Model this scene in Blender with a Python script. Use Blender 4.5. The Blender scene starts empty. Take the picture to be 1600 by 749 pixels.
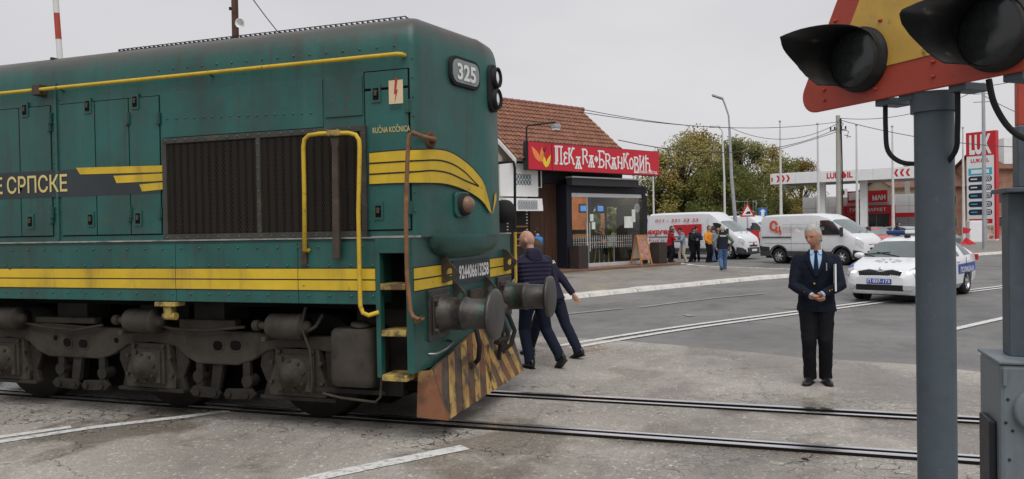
import bpy, bmesh, math, random
from mathutils import Vector, Matrix
random.seed(7)
R_ = math.radians
scene = bpy.context.scene
COL = scene.collection

# ------------------------------------------------------------------ camera
CF, CYAW, CPIT, CROLL, CH = 1203.0, 0.3263, -0.0136, -0.0175, 1.786
def _axes():
    cy, sy, cp, sp = math.cos(CYAW), math.sin(CYAW), math.cos(CPIT), math.sin(CPIT)
    F = Vector((-sy*cp, cy*cp, sp)); Rt = Vector((cy, sy, 0)); U = Rt.cross(F)
    c, s = math.cos(CROLL), math.sin(CROLL)
    return c*Rt + s*U, -s*Rt + c*U, F
CR, CU, CFW = _axes()
cam_d = bpy.data.cameras.new("camera"); cam = bpy.data.objects.new("camera", cam_d); COL.objects.link(cam)
cam_d.sensor_width = 36; cam_d.sensor_fit = 'HORIZONTAL'; cam_d.lens = 36*CF/1600
cam_d.clip_start = 0.05; cam_d.clip_end = 3000
m = Matrix((CR, CU, -CFW)).transposed().to_4x4(); m.translation = (0, 0, CH); cam.matrix_world = m
scene.camera = cam

# ------------------------------------------------------------------ overcast sky
SUN_EL, SUN_AZ = R_(60), R_(152)
world = bpy.data.worlds.new("World"); scene.world = world; world.use_nodes = True
wn = world.node_tree; wn.nodes.clear()
wo = wn.nodes.new('ShaderNodeOutputWorld'); wb = wn.nodes.new('ShaderNodeBackground'); wb.inputs[1].default_value = 0.0735
sky = wn.nodes.new('ShaderNodeTexSky'); sky.sky_type = 'NISHITA'; sky.sun_disc = False
sky.sun_elevation = SUN_EL; sky.sun_rotation = SUN_AZ; sky.air_density = 1.5; sky.dust_density = 3
tc = wn.nodes.new('ShaderNodeTexCoord'); mp = wn.nodes.new('ShaderNodeMapping'); mp.inputs['Scale'].default_value = (1, 1, 3.2)
nz = wn.nodes.new('ShaderNodeTexNoise'); nz.inputs['Scale'].default_value = 1.6; nz.inputs['Detail'].default_value = 5; nz.inputs['Roughness'].default_value = .5
cr = wn.nodes.new('ShaderNodeValToRGB')
cr.color_ramp.elements[0].position = .3; cr.color_ramp.elements[0].color = (6.2, 6.15, 6.45, 1)
cr.color_ramp.elements[1].position = .75; cr.color_ramp.elements[1].color = (7.75, 7.68, 7.85, 1)
mx = wn.nodes.new('ShaderNodeMixRGB'); mx.inputs[0].default_value = .94
wn.links.new(tc.outputs['Generated'], mp.inputs[0]); wn.links.new(mp.outputs[0], nz.inputs[0]); wn.links.new(nz.outputs[0], cr.inputs[0])
wn.links.new(sky.outputs[0], mx.inputs[1]); wn.links.new(cr.outputs[0], mx.inputs[2])
wn.links.new(mx.outputs[0], wb.inputs[0]); wn.links.new(wb.outputs[0], wo.inputs[0])
sd = bpy.data.lights.new("sun", 'SUN'); sd.energy = 1.5; sd.angle = R_(50); sd.color = (1, .985, .96)
so = bpy.data.objects.new("sun", sd); COL.objects.link(so); so.location = (0, 0, 40)
_d = Vector((math.sin(SUN_AZ)*math.cos(SUN_EL), math.cos(SUN_AZ)*math.cos(SUN_EL), math.sin(SUN_EL)))
so.rotation_euler = _d.to_track_quat('Z', 'Y').to_euler()
vs = scene.view_settings; vs.view_transform = 'Standard'; vs.look = 'None'; vs.exposure = 0.40; vs.gamma = 1; vs.use_curve_mapping = False
scene.cycles.use_denoising = True
scene.cycles.max_bounces = 6; scene.cycles.transparent_max_bounces = 12

# ------------------------------------------------------------------ measuring helpers (photo pixel -> point on a known plane)
def ray(px, py): return CFW + CR*((px-800)/CF) + CU*((374.5-py)/CF)
CAMP = Vector((0, 0, CH))
def onY(px, py, Y): d = ray(px, py); return CAMP + d*(Y/d.y)
def onX(px, py, X): d = ray(px, py); return CAMP + d*(X/d.x)
def onZ(px, py, Z=0.0): d = ray(px, py); return CAMP + d*((Z-CH)/d.z)
def atD(px, py, D): return CAMP + ray(px, py)*D

# ------------------------------------------------------------------ mesh builder
def V(*a): return Vector(a)
def frame_from(d, up=Vector((0, 0, 1))):
    d = d.normalized()
    if abs(d.dot(up)) > .98: up = Vector((1, 0, 0))
    a = d.cross(up).normalized(); return a, a.cross(d).normalized()
class MB:
    def __init__(s): s.v = []; s.f = []; s.sm = []
    def add(s, vs, fs, smooth=False):
        b = len(s.v); s.v += [Vector(p) for p in vs]; s.f += [[b+i for i in f] for f in fs]; s.sm += [smooth]*len(fs); return s
    def box(s, c, d, rz=0, M=None):
        x, y, z = d[0]/2, d[1]/2, d[2]/2
        vs = [V(a, b, e) for e in (-z, z) for a, b in ((-x, -y), (x, -y), (x, y), (-x, y))]
        if rz: vs = [Matrix.Rotation(rz, 3, 'Z') @ p for p in vs]
        if M is not None: vs = [M @ p for p in vs]
        return s.add([p+Vector(c) for p in vs], [(3, 2, 1, 0), (4, 5, 6, 7), (0, 1, 5, 4), (1, 2, 6, 5), (2, 3, 7, 6), (3, 0, 4, 7)])
    def bb(s, x0, x1, y0, y1, z0, z1): return s.box(((x0+x1)/2, (y0+y1)/2, (z0+z1)/2), (abs(x1-x0), abs(y1-y0), abs(z1-z0)))
    def cyl(s, p0, p1, r0, r1=None, n=14, caps=True):
        p0, p1 = Vector(p0), Vector(p1); r1 = r0 if r1 is None else r1; a, b = frame_from(p1-p0)
        vs = []
        for p, r in ((p0, r0), (p1, r1)):
            vs += [p + a*(r*math.cos(2*math.pi*i/n)) + b*(r*math.sin(2*math.pi*i/n)) for i in range(n)]
        s.add(vs, [(i, (i+1) % n, n+(i+1) % n, n+i) for i in range(n)], True)
        if caps:
            s.add(vs[:n], [tuple(range(n))[::-1]]); s.add(vs[n:], [tuple(range(n))])
        return s
    def lathe(s, p0, d, prof, n=20, caps=True):
        p0 = Vector(p0); d = Vector(d).normalized(); a, b = frame_from(d); rings = []
        for t, r in prof: rings.append([p0 + d*t + a*(r*math.cos(2*math.pi*i/n)) + b*(r*math.sin(2*math.pi*i/n)) for i in range(n)])
        return s.loft(rings, True, caps)
    def loft(s, rings, closed=True, caps=True, smooth=True):
        n = len(rings[0]); vs = [p for r in rings for p in r]; fs = []
        for k in range(len(rings)-1):
            for i in range(n if closed else n-1):
                j = (i+1) % n; fs.append((k*n+i, k*n+j, (k+1)*n+j, (k+1)*n+i))
        s.add(vs, fs, smooth)
        if caps and closed:
            s.add(rings[0], [tuple(range(n))[::-1]]); s.add(rings[-1], [tuple(range(n))])
        return s
    def tube(s, path, r, n=8, caps=True):
        path = [Vector(p) for p in path]; rings = []; N = len(path); up = None
        for k, p in enumerate(path):
            d = (path[min(k+1, N-1)] - path[max(k-1, 0)])
            if d.length < 1e-9: d = Vector((0, 0, 1))
            d.normalize()
            if up is None: a, b = frame_from(d)
            else:
                a = up - d*up.dot(d)
                if a.length < 1e-6: a, b = frame_from(d)
                a.normalize(); b = a.cross(d)*-1
            up = a; b = d.cross(a)
            rr = r[k] if isinstance(r, (list, tuple)) else r
            if isinstance(rr, (list, tuple)): ra, rb = rr
            else: ra = rb = rr
            rings.append([p + a*(ra*math.cos(2*math.pi*i/n)) + b*(rb*math.sin(2*math.pi*i/n)) for i in range(n)])
        return s.loft(rings, True, caps)
    def sphere(s, c, r, n=14, m=9, M=None):
        c = Vector(c); r = (r, r, r) if not isinstance(r, (tuple, list)) else r; rings = []
        for j in range(m+1):
            th = math.pi*(j/m)*.998 + .003; ring = []
            for i in range(n):
                p = V(r[0]*math.sin(th)*math.cos(2*math.pi*i/n), r[1]*math.sin(th)*math.sin(2*math.pi*i/n), r[2]*math.cos(th))
                ring.append(c + (M @ p if M is not None else p))
            rings.append(ring)
        return s.loft(rings, True, True)
    def prism(s, poly, vec):
        n = len(poly); vec = Vector(vec); poly = [Vector(p) for p in poly]
        return s.add(poly + [p+vec for p in poly], [tuple(range(n))[::-1], tuple(range(n, 2*n))] + [(i, (i+1) % n, n+(i+1) % n, n+i) for i in range(n)])
    def sheet(s, poly): return s.add(poly, [tuple(range(len(poly)))])
    def strip(s, A, B, smooth=False):
        n = len(A); return s.add(list(A)+list(B), [(i, i+1, n+i+1, n+i) for i in range(n-1)], smooth)
    def mesh(s, name, off=(0, 0, 0), fix=True, merge=0):
        o = Vector(off); me = bpy.data.meshes.new(name)
        me.from_pydata([p-o for p in s.v], [], s.f)
        for p, sm in zip(me.polygons, s.sm): p.use_smooth = sm
        if fix or merge:
            bm = bmesh.new(); bm.from_mesh(me)
            if merge: bmesh.ops.remove_doubles(bm, verts=bm.verts, dist=merge)
            if fix: bmesh.ops.recalc_face_normals(bm, faces=bm.faces)
            bm.to_mesh(me); bm.free()
        return me
    def build(s, name, mat, parent=None, off=None, bevel=0, fix=True, merge=0, **tags):
        if off is None: off = OFF.get(parent.name, (0, 0, 0)) if parent is not None else (0, 0, 0)
        return put(name, s.mesh(name, off, fix, merge), mat, parent, bevel, **tags)
OFF = {}
def put(name, me, mat, parent=None, bevel=0, loc=None, rz=None, **tags):
    o = bpy.data.objects.new(name, me); COL.objects.link(o)
    if mat is not None and not me.materials: me.materials.append(mat)
    if parent is not None:
        o.parent = parent
        if parent.name in OFF: OFF[o.name] = OFF[parent.name]
    if loc is not None: o.location = loc
    if rz is not None: o.rotation_euler = (0, 0, rz)
    if bevel:
        b = o.modifiers.new('bevel', 'BEVEL'); b.width = bevel; b.segments = 2; b.limit_method = 'ANGLE'; b.angle_limit = R_(40)
    for k, v in tags.items(): o[k] = v
    return o
def thing(name, label, cat, loc=(0, 0, 0), rz=0, group=None, world_off=False):
    o = bpy.data.objects.new(name, None); COL.objects.link(o); o.location = loc; o.rotation_euler = (0, 0, rz); o.empty_display_size = .2
    o['label'] = label; o['category'] = cat
    if group: o['group'] = group
    if world_off: OFF[o.name] = Vector(loc)
    return o
def copy_tree(o, parent=None):
    c = o.copy(); COL.objects.link(c); c.parent = parent
    for ch in list(o.children): copy_tree(ch, c)
    return c
def text(body, mat, parent, P, X, Y, h, width=None, bold=0.0, off=0.004, name='lettering', offv=None, shear=0, **tags):
    c = bpy.data.curves.new("t", "FONT"); c.body = body; c.size = 1; c.offset = bold; c.shear = shear; c.resolution_u = 3
    t = bpy.data.objects.new("t", c); COL.objects.link(t)
    me = bpy.data.meshes.new_from_object(t); bpy.data.objects.remove(t); bpy.data.curves.remove(c)
    xs = [v.co.x for v in me.vertices]; x0, x1 = min(xs), max(xs); k = h/.73
    X = Vector(X).normalized(); Y = Vector(Y).normalized(); N = X.cross(Y); P = Vector(P); kx = (width/(x1-x0)) if width else k
    o = Vector(OFF.get(parent.name, (0, 0, 0))) if parent else Vector((0, 0, 0))
    for v in me.vertices: v.co = P + X*((v.co.x-x0)*kx) + Y*(v.co.y*k) + N*off - o
    me.name = name
    return put(name, me, mat, parent, **tags)

# ------------------------------------------------------------------ materials
def mk(name, col, rough=.55, metal=0, var=.12, vs=3.0, layers=(), bump=0.0, bs=60, spec=.3, emis=0, ecol=None, coat=0, rv=.1, vstretch=(1, 1, 1)):
    m = bpy.data.materials.new(name); m.use_nodes = True; nt = m.node_tree; L = nt.links.new; N = nt.nodes.new
    b = nt.nodes['Principled BSDF']; tcn = N('ShaderNodeTexCoord')
    def noise(scale, st=(1, 1, 1), det=6, ro=.6):
        mpn = N('ShaderNodeMapping'); mpn.inputs['Scale'].default_value = st; L(tcn.outputs['Object'], mpn.inputs[0])
        n = N('ShaderNodeTexNoise'); n.inputs['Scale'].default_value = scale; n.inputs['Detail'].default_value = det; n.inputs['Roughness'].default_value = ro
        L(mpn.outputs[0], n.inputs['Vector']); return n
    n0 = noise(vs, vstretch); rmp = N('ShaderNodeValToRGB')
    e = rmp.color_ramp.elements; e[0].position = .3; e[1].position = .7
    e[0].color = tuple(max(0, c*(1-var)) for c in col)+(1,); e[1].color = tuple(min(1, c*(1+var)) for c in col)+(1,)
    L(n0.outputs[0], rmp.inputs[0]); cur = rmp.outputs[0]
    for (c2, sc, lo, hi, amt, st) in layers:
        nn = noise(sc, st); r2 = N('ShaderNodeMapRange'); r2.inputs[1].default_value = lo; r2.inputs[2].default_value = hi; r2.inputs[3].default_value = 0; r2.inputs[4].default_value = amt
        L(nn.outputs[0], r2.inputs[0]); mxn = N('ShaderNodeMixRGB'); mxn.inputs[2].default_value = tuple(c2)+(1,)
        L(r2.outputs[0], mxn.inputs[0]); L(cur, mxn.inputs[1]); cur = mxn.outputs[0]
    L(cur, b.inputs['Base Color'])
    b.inputs['Metallic'].default_value = metal; b.inputs['Specular IOR Level'].default_value = spec
    if rv:
        rr = N('ShaderNodeMapRange'); rr.inputs[1].default_value = .3; rr.inputs[2].default_value = .7; rr.inputs[3].default_value = max(.02, rough-rv); rr.inputs[4].default_value = min(1, rough+rv)
        L(n0.outputs[0], rr.inputs[0]); L(rr.outputs[0], b.inputs['Roughness'])
    else: b.inputs['Roughness'].default_value = rough
    if bump:
        nb = noise(bs); bn = N('ShaderNodeBump'); bn.inputs['Strength'].default_value = bump; bn.inputs['Distance'].default_value = .02
        L(nb.outputs[0], bn.inputs['Height']); L(bn.outputs[0], b.inputs['Normal'])
    if emis:
        b.inputs['Emission Color'].default_value = tuple(ecol or col)+(1,); b.inputs['Emission Strength'].default_value = emis
    if coat: b.inputs['Coat Weight'].default_value = coat; b.inputs['Coat Roughness'].default_value = .08
    return m
def glassmat(name, tint=(.8, .85, .85), alpha=.25, rough=.03):
    m = bpy.data.materials.new(name); m.use_nodes = True; nt = m.node_tree; nt.nodes.clear(); N = nt.nodes.new; L = nt.links.new
    o = N('ShaderNodeOutputMaterial'); tr = N('ShaderNodeBsdfTransparent'); tr.inputs[0].default_value = tuple(tint)+(1,)
    gl = N('ShaderNodeBsdfGlossy'); gl.inputs['Roughness'].default_value = rough; gl.inputs[0].default_value = (.95, .97, 1, 1)
    lw = N('ShaderNodeLayerWeight'); fr = N('ShaderNodeMath'); fr.operation = 'POWER'; fr.inputs[1].default_value = 4.0; L(lw.outputs['Facing'], fr.inputs[0]); ad = N('ShaderNodeMath'); ad.operation = 'ADD'; ad.inputs[1].default_value = alpha; ad.use_clamp = True
    mxn = N('ShaderNodeMixShader'); L(fr.outputs[0], ad.inputs[0]); L(ad.outputs[0], mxn.inputs[0]); L(tr.outputs[0], mxn.inputs[1]); L(gl.outputs[0], mxn.inputs[2]); L(mxn.outputs[0], o.inputs[0])
    return m
ONE = (1, 1, 1)
M = {}
def D(key, *a, **k): M[key] = mk(key, *a, **k)
GRIME = ((.026, .022, .018), 1.5, .46, .74, .6, (1, 1, .5))
STREAK = ((.045, .034, .024), 13, .54, .76, .65, (1, 1, .05))
CHIP = ((.11, .05, .025), 22, .64, .685, .9, ONE)
D('white', (.78, .78, .77), .4, var=.04)
D('white_dirty', (.68, .67, .65), .5, var=.1, layers=[((.35, .32, .28), 4, .6, .9, .4, (1, 1, .2))])
D('black', (.012, .012, .013), .5)
D('black_gloss', (.01, .01, .012), .2)
D('anthracite', (.02, .022, .028), .5)
D('rubber', (.018, .018, .018), .8)
D('yellow', (.60, .40, .035), .5, var=.15, layers=[((.10, .07, .03), 3, .5, .75, .7, ONE), ((.22, .10, .03), 22, .58, .70, .8, ONE)])
D('yellow_decal', (.62, .42, .03), .5, var=.14, vs=2, layers=[((.22, .14, .04), 6, .52, .8, .7, (1, 1, .15)), ((.32, .20, .05), 1.6, .5, .75, .6, ONE), ((.05, .04, .03), 22, .66, .71, .85, (.5, 1, 1))])
D('line_black', (.015, .018, .018), .6)
D('steel_bright', (.55, .55, .56), .22, metal=1, var=.1)
D('steel', (.3, .3, .3), .4, metal=1, var=.2)
D('chrome', (.7, .7, .72), .12, metal=1, var=.03)
D('galv', (.42, .44, .46), .45, metal=.6, var=.12)
D('rust', (.13, .06, .03), .8, var=.3, vs=12, layers=[((.05, .035, .025), 6, .5, .7, .7, ONE)], bump=.3)
# ================================================================== ground, road, track
def asphalt(name, dark, light, cracks=0.0, wet=0.0, rough=.8, speck=.35):
    m = bpy.data.materials.new(name); m.use_nodes = True; nt = m.node_tree; L = nt.links.new; N = nt.nodes.new
    b = nt.nodes['Principled BSDF']; t = N('ShaderNodeTexCoord'); P = t.outputs['Object']
    def noise(sc, det=6, ro=.6, st=None, rot=0):
        v = P
        if st:
            mpn = N('ShaderNodeMapping'); mpn.inputs['Scale'].default_value = st; mpn.inputs['Rotation'].default_value = (0, 0, rot); L(P, mpn.inputs[0]); v = mpn.outputs[0]
        n = N('ShaderNodeTexNoise'); n.inputs['Scale'].default_value = sc; n.inputs['Detail'].default_value = det; n.inputs['Roughness'].default_value = ro; L(v, n.inputs['Vector']); return n
    def mr(src, a, bb, c, d):
        n = N('ShaderNodeMapRange'); n.inputs[1].default_value = a; n.inputs[2].default_value = bb; n.inputs[3].default_value = c; n.inputs[4].default_value = d; L(src, n.inputs[0]); return n.outputs[0]
    def math_(op, x, y):
        n = N('ShaderNodeMath'); n.operation = op; n.use_clamp = True
        for i, q in enumerate((x, y)):
            if isinstance(q, (int, float)): n.inputs[i].default_value = q
            else: L(q, n.inputs[i])
        return n.outputs[0]
    def mix(f, a, bcol, typ='MIX'):
        n = N('ShaderNodeMixRGB'); n.blend_type = typ
        for i, q in enumerate((f, a, bcol)):
            if isinstance(q, (int, float)): n.inputs[i].default_value = q
            elif isinstance(q, tuple): n.inputs[i].default_value = q+(1,)
            else: L(q, n.inputs[i])
        return n.outputs[0]
    big = noise(.42, 8, .62); mid = noise(1.7, 7, .65); strk = noise(2.2, 5, .6, (1, .22, 1), R_(-57)); fine = noise(95, 2, .7); grit = N('ShaderNodeTexVoronoi'); grit.inputs['Scale'].default_value = 42; L(P, grit.inputs['Vector'])
    c = mix(mr(big.outputs[0], .32, .68, 0, 1), dark, light)
    c = mix(mr(mid.outputs[0], .5, .72, 0, .35), c, tuple(x*.62 for x in dark))
    c = mix(mr(strk.outputs[0], .52, .75, 0, .5), c, tuple(x*.7 for x in dark))
    blot = noise(.9, 5, .55, (1, .6, 1), R_(20)); c = mix(mr(blot.outputs[0], .54, .68, 0, .38), c, tuple(x*.5 for x in dark))
    c = mix(mr(grit.outputs['Color'], .78, .98, 0, speck), c, tuple(min(1, x*1.7) for x in light))
    c = mix(mr(fine.outputs[0], .35, .5, speck, 0), c, tuple(x*.45 for x in dark))
    hgt = fine.outputs[0]
    if cracks:
        wv = noise(3.0, 3); wob = N('ShaderNodeVectorMath'); wob.operation = 'SCALE'; wob.inputs['Scale'].default_value = .35; L(wv.outputs['Color'], wob.inputs[0])
        ad = N('ShaderNodeVectorMath'); ad.operation = 'ADD'; L(P, ad.inputs[0]); L(wob.outputs[0], ad.inputs[1])
        mp2 = N('ShaderNodeMapping'); mp2.inputs['Scale'].default_value = (.62, 1, 1); L(ad.outputs[0], mp2.inputs[0])
        sep = N('ShaderNodeSeparateXYZ'); L(P, sep.inputs[0])
        tot = None
        for sc, wdt, lo, hi in ((7.5, .035, .47, .56), (1.1, .006, .3, .35)):
            vo = N('ShaderNodeTexVoronoi'); vo.feature = 'DISTANCE_TO_EDGE'; vo.inputs['Scale'].default_value = sc; L(mp2.outputs[0], vo.inputs['Vector'])
            ck = mr(vo.outputs['Distance'], wdt*.4, wdt, 1, 0)
            if sc > 5:
                near = math_('SUBTRACT', 1.0, mr(math_('ABSOLUTE', math_('SUBTRACT', sep.outputs[1], 6.05), 0), .12, .5, 0, 1))
                dd = N('ShaderNodeMath'); dd.operation = 'SUBTRACT'; dd.inputs[1].default_value = 6.02; L(sep.outputs[1], dd.inputs[0])
                ab = N('ShaderNodeMath'); ab.operation = 'ABSOLUTE'; L(dd.outputs[0], ab.inputs[0])
                d2 = N('ShaderNodeMath'); d2.operation = 'SUBTRACT'; d2.inputs[1].default_value = 8.25; L(sep.outputs[1], d2.inputs[0])
                ab2 = N('ShaderNodeMath'); ab2.operation = 'ABSOLUTE'; L(d2.outputs[0], ab2.inputs[0])
                band = math_('MAXIMUM', mr(ab.outputs[0], .2, .62, 1, 0), mr(ab2.outputs[0], .1, .5, .8, 0))
                nmask = noise(.75, 3); msk = math_('MULTIPLY', band, mr(nmask.outputs[0], .4, .5, 0, 1))
            else:
                nmask = noise(.35, 3); msk = mr(nmask.outputs[0], .45, .6, 0, .8)
            ck = math_('MULTIPLY', ck, msk); tot = ck if tot is None else math_('MAXIMUM', tot, ck)
        tot = math_('MULTIPLY', tot, cracks)
        c = mix(tot, c, (.035, .032, .03)); hgt = math_('SUBTRACT', hgt, tot)
    rg = mr(mid.outputs[0], .3, .7, rough-.12, rough+.08)
    if wet:
        wn_ = noise(.75, 5, .55, (1, .8, 1)); sx_ = N('ShaderNodeSeparateXYZ'); L(P, sx_.inputs[0]); bias = mr(sx_.outputs[0], -3.0, 1.0, 0, .085); wa = N('ShaderNodeMath'); wa.operation = 'ADD'; L(wn_.outputs[0], wa.inputs[0]); L(bias, wa.inputs[1]); w = mr(wa.outputs[0], .52, .60, 0, wet)
        c = mix(w, c, (.70, .67, .63), 'MULTIPLY')
        rg = mix(w, rg, (.14, .14, .14))
    L(c, b.inputs['Base Color']); L(rg, b.inputs['Roughness'])
    bn = N('ShaderNodeBump'); bn.inputs['Strength'].default_value = .35; bn.inputs['Distance'].default_value = .012; L(hgt, bn.inputs['Height']); L(bn.outputs[0], b.inputs['Normal'])
    b.inputs['Specular IOR Level'].default_value = .45
    return m
M['road'] = asphalt('road_asphalt', (.130, .129, .126), (.215, .211, .204), cracks=.7, wet=.35, speck=.22)
M['apron'] = asphalt('apron_asphalt', (.245, .224, .196), (.465, .432, .388), cracks=1.0, wet=1.0, speck=.75)
M['pave'] = asphalt('pavement_asphalt', (.19, .175, .155), (.27, .255, .235), cracks=.5, wet=.5, speck=.3)
M['dirt'] = asphalt('ground_dirt', (.13, .12, .10), (.2, .19, .16), speck=.3)
D('paint', (.66, .66, .64), .6, var=.1, layers=[((.2, .19, .18), 22, .5, .66, .75, ONE), ((.25, .24, .22), 3, .5, .8, .5, ONE)])
D('paint_old', (.34, .335, .325), .8, var=.12, spec=.15, layers=[((.22, .216, .21), 9, .42, .6, .9, ONE)])
D('kerb', (.60, .58, .54), .8, var=.15, vs=2, layers=[((.2, .18, .16), 5, .5, .8, .6, ONE)], bump=.4, bs=40)
D('rail_head', (.78, .78, .80), .3, metal=1, var=.25, vs=2, vstretch=(.1, 4, 1), layers=[((.20, .17, .15), 3, .6, .8, .4, (.15, 2, 1))])
D('rail_side', (.012, .010, .009), .9, var=.3, spec=.1)
def structure(name, mb, mat, parent=None, **k):
    o = mb.build(name, mat, parent, **k)
    if parent is None: o['kind'] = 'structure'
    return o
structure('ground', MB().sheet([(-1500, -400, -.03), (1500, -400, -.03), (1500, 2000, -.03), (-1500, 2000, -.03)]), M['dirt'])
structure('road', MB().sheet([(-60, -40, -.004), (60, -40, -.004), (90, 160, -.004), (-60, 160, -.004)]), M['road'])
far_edge = [(60, 7.2), (6, 9.8), (2.32, 10.35), (1.67, 10.72), (.33, 10.95), (-1.0, 11.55), (-2.12, 11.93), (-3.2, 12.13), (-5, 12.5), (-60, 15)]
Y1, Y2 = 6.42, 7.84
ap = MB()
ap.bb(-60, 60, 3.95, Y1-.037, -.05, .004)
ap.bb(-60, 60, Y1+.168, Y2-.168, -.05, .004)
ap.sheet([(-60, Y2+.037, .004), (60, Y2+.037, .004)] + [(x, y, .004) for x, y in far_edge])
structure('crossing_apron', ap, M['apron'])
tr = bpy.data.objects.new('railway_track', None); COL.objects.link(tr); tr['kind'] = 'structure'
structure('flangeway', MB().bb(-60, 60, Y1-.04, Y1+.17, -.06, -.045).bb(-60, 60, Y2-.17, Y2+.04, -.06, -.045), M['rail_side'], tr)
for yc, sg in ((Y1, 1), (Y2, -1)):
    for nm, a_, c_, zt_ in (('rail', yc-.036, yc+.036, .028), ('check_rail', yc+sg*.112, yc+sg*.165, .022)):
        r = MB().bb(-60, 60, a_, c_, -.045, zt_).build(nm, M['rail_side'], tr, bevel=0)
        lo_, hi_ = min(a_, c_), max(a_, c_)
        MB().bb(-60, 60, lo_+.003, hi_-.003, zt_-.001, zt_+.0025).build('running_surface', M['rail_head'], r)
# ---- painted markings (thin sheets, measured on the ground)
def ribbon(pts, w, z=.010):
    P = [Vector((p[0], p[1], z)) for p in pts]; A = []; B = []
    for k, p in enumerate(P):
        d = (P[min(k+1, len(P)-1)] - P[max(k-1, 0)]).normalized(); n = Vector((-d.y, d.x, 0))
        A.append(p+n*w/2); B.append(p-n*w/2)
    return MB().strip(A, B)
def dens(pts, n=6):
    o = []
    for a, b in zip(pts[:-1], pts[1:]):
        for k in range(n): o.append(((a[0]*(n-k)+b[0]*k)/n, (a[1]*(n-k)+b[1]*k)/n))
    return o+[pts[-1]]
def gp(*px): return [tuple(onZ(x, y)[:2]) for x, y in px]
mark = bpy.data.objects.new('road_markings', None); COL.objects.link(mark); mark['kind'] = 'structure'
def smooth_path(P, n=5):
    P = [Vector(p) for p in P]; o = []
    for i in range(len(P)-1):
        p0, p1, p2, p3 = P[max(i-1, 0)], P[i], P[i+1], P[min(i+2, len(P)-1)]
        for k in range(n): t = k/n; o.append(.5*((2*p1)+(p2-p0)*t+(2*p0-5*p1+4*p2-p3)*t*t+(3*p1-p0-3*p2+p3)*t**3))
    return o+[P[-1]]
c1 = [tuple(p) for p in smooth_path(gp((880, 543.2), (1060, 514), (1249, 488.5), (1420, 466), (1600, 444.5)) + [(14.2, 35.8), (22, 47)])]
def side(pts, d):
    o = []
    for k, p in enumerate(pts):
        a = Vector(pts[max(k-1, 0)]); b = Vector(pts[min(k+1, len(pts)-1)]); t = (b-a).normalized(); o.append((p[0]-t.y*d, p[1]+t.x*d))
    return o
for d in (.14, -.14): ribbon(side(c1, d), .13).build('centre_line', M['paint'], mark)
ribbon(gp((-120, 704), (0, 684.4), (60, 676), (111, 668.6)), .11).build('centre_line', M['paint'], mark)
ribbon(gp((-120, 713), (0, 692), (70, 681), (144, 669.5), (215, 661), (281, 653.5), (359, 643.5)), .115).build('centre_line', M['paint'], mark)
ribbon(gp((430, 764), (500, 747), (610, 724), (727, 700.5)), .15).build('edge_line', M['paint'], mark)
ribbon(gp((1478, 518), (1558, 499.8), (1640, 482)), .15).build('edge_line', M['paint'], mark)
ribbon(gp((1000, 481), (1060, 473), (1115, 466.5), (1192, 459.5)), .13).build('lane_dash', M['paint_old'], mark)
ribbon(gp((870, 493), (972, 482.5)), .13).build('lane_dash', M['paint_old'], mark)
ribbon(gp((1509, 419.6), (1545, 418.8)), .13).build('lane_dash', M['paint_old'], mark)
ribbon(gp((1222, 482.8), (1246, 482.6)), .12).build('lane_dash', M['paint_old'], mark)
ribbon(gp((1070, 493.5), (1082, 493)), .3).build('paint_patch', M['paint_old'], mark)
# ---- pavement in front of the bakery with single kerb stones
KZ = .06
kl = [(-13.5, 5.6+1.0), (-9.0, 13.1), (-4.93, 19.0), (-3.0, 22.4), (-.9, 25.8), (.55, 27.75), (1.15, 28.9), (1.2, 29.9), (.75, 30.8), (-.4, 31.9), (-3.2, 34.0), (-4.2, 36.6)]
ks = []
seg = 0.98
path = [Vector((x, y, 0)) for x, y in kl]
def walk(path, step):
    out = [path[0].copy()]; acc = 0; cur = path[0].copy(); k = 1
    while k < len(path):
        d = (path[k]-cur).length
        if acc+d >= step: cur = cur + (path[k]-cur).normalized()*(step-acc); out.append(cur.copy()); acc = 0
        else: acc += d; cur = path[k].copy(); k += 1
    return out
kerb = bpy.data.objects.new('kerb', None); COL.objects.link(kerb); kerb['label'] = 'pale worn concrete kerb stones edging the pavement in front of the bakery'; kerb['category'] = 'kerb'
kpts = walk(path, seg)
kmesh = MB().add([(-.48, -.20, -.02), (.48, -.20, -.02), (.48, .16, -.02), (-.48, .16, -.02), (-.48, -.13, .085), (.48, -.13, .085), (.48, .16, .105), (-.48, .16, .105), ],
                 [(3, 2, 1, 0), (4, 5, 6, 7), (0, 1, 5, 4), (1, 2, 6, 5), (2, 3, 7, 6), (3, 0, 4, 7)]).mesh('kerb_stone')
for a, b in zip(kpts[:-1], kpts[1:]):
    d = b-a; o = put('kerb_stone', kmesh, M['kerb'], kerb, loc=(a+b)/2 + V(random.uniform(-.012, .012), random.uniform(-.012, .012), random.uniform(-.012, .008)), rz=math.atan2(d.y, d.x)+random.uniform(-.012, .012))
    o.scale = (d.length/.985, 1, 1)
    bv = o.modifiers.new('bevel', 'BEVEL'); bv.width = .018; bv.segments = 2
pv = MB().sheet([(p.x, p.y, KZ) for p in kpts] + [(-9, 42, KZ), (-60, 60, KZ), (-60, 20, KZ)])
structure('pavement', pv, M['pave'])
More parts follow.
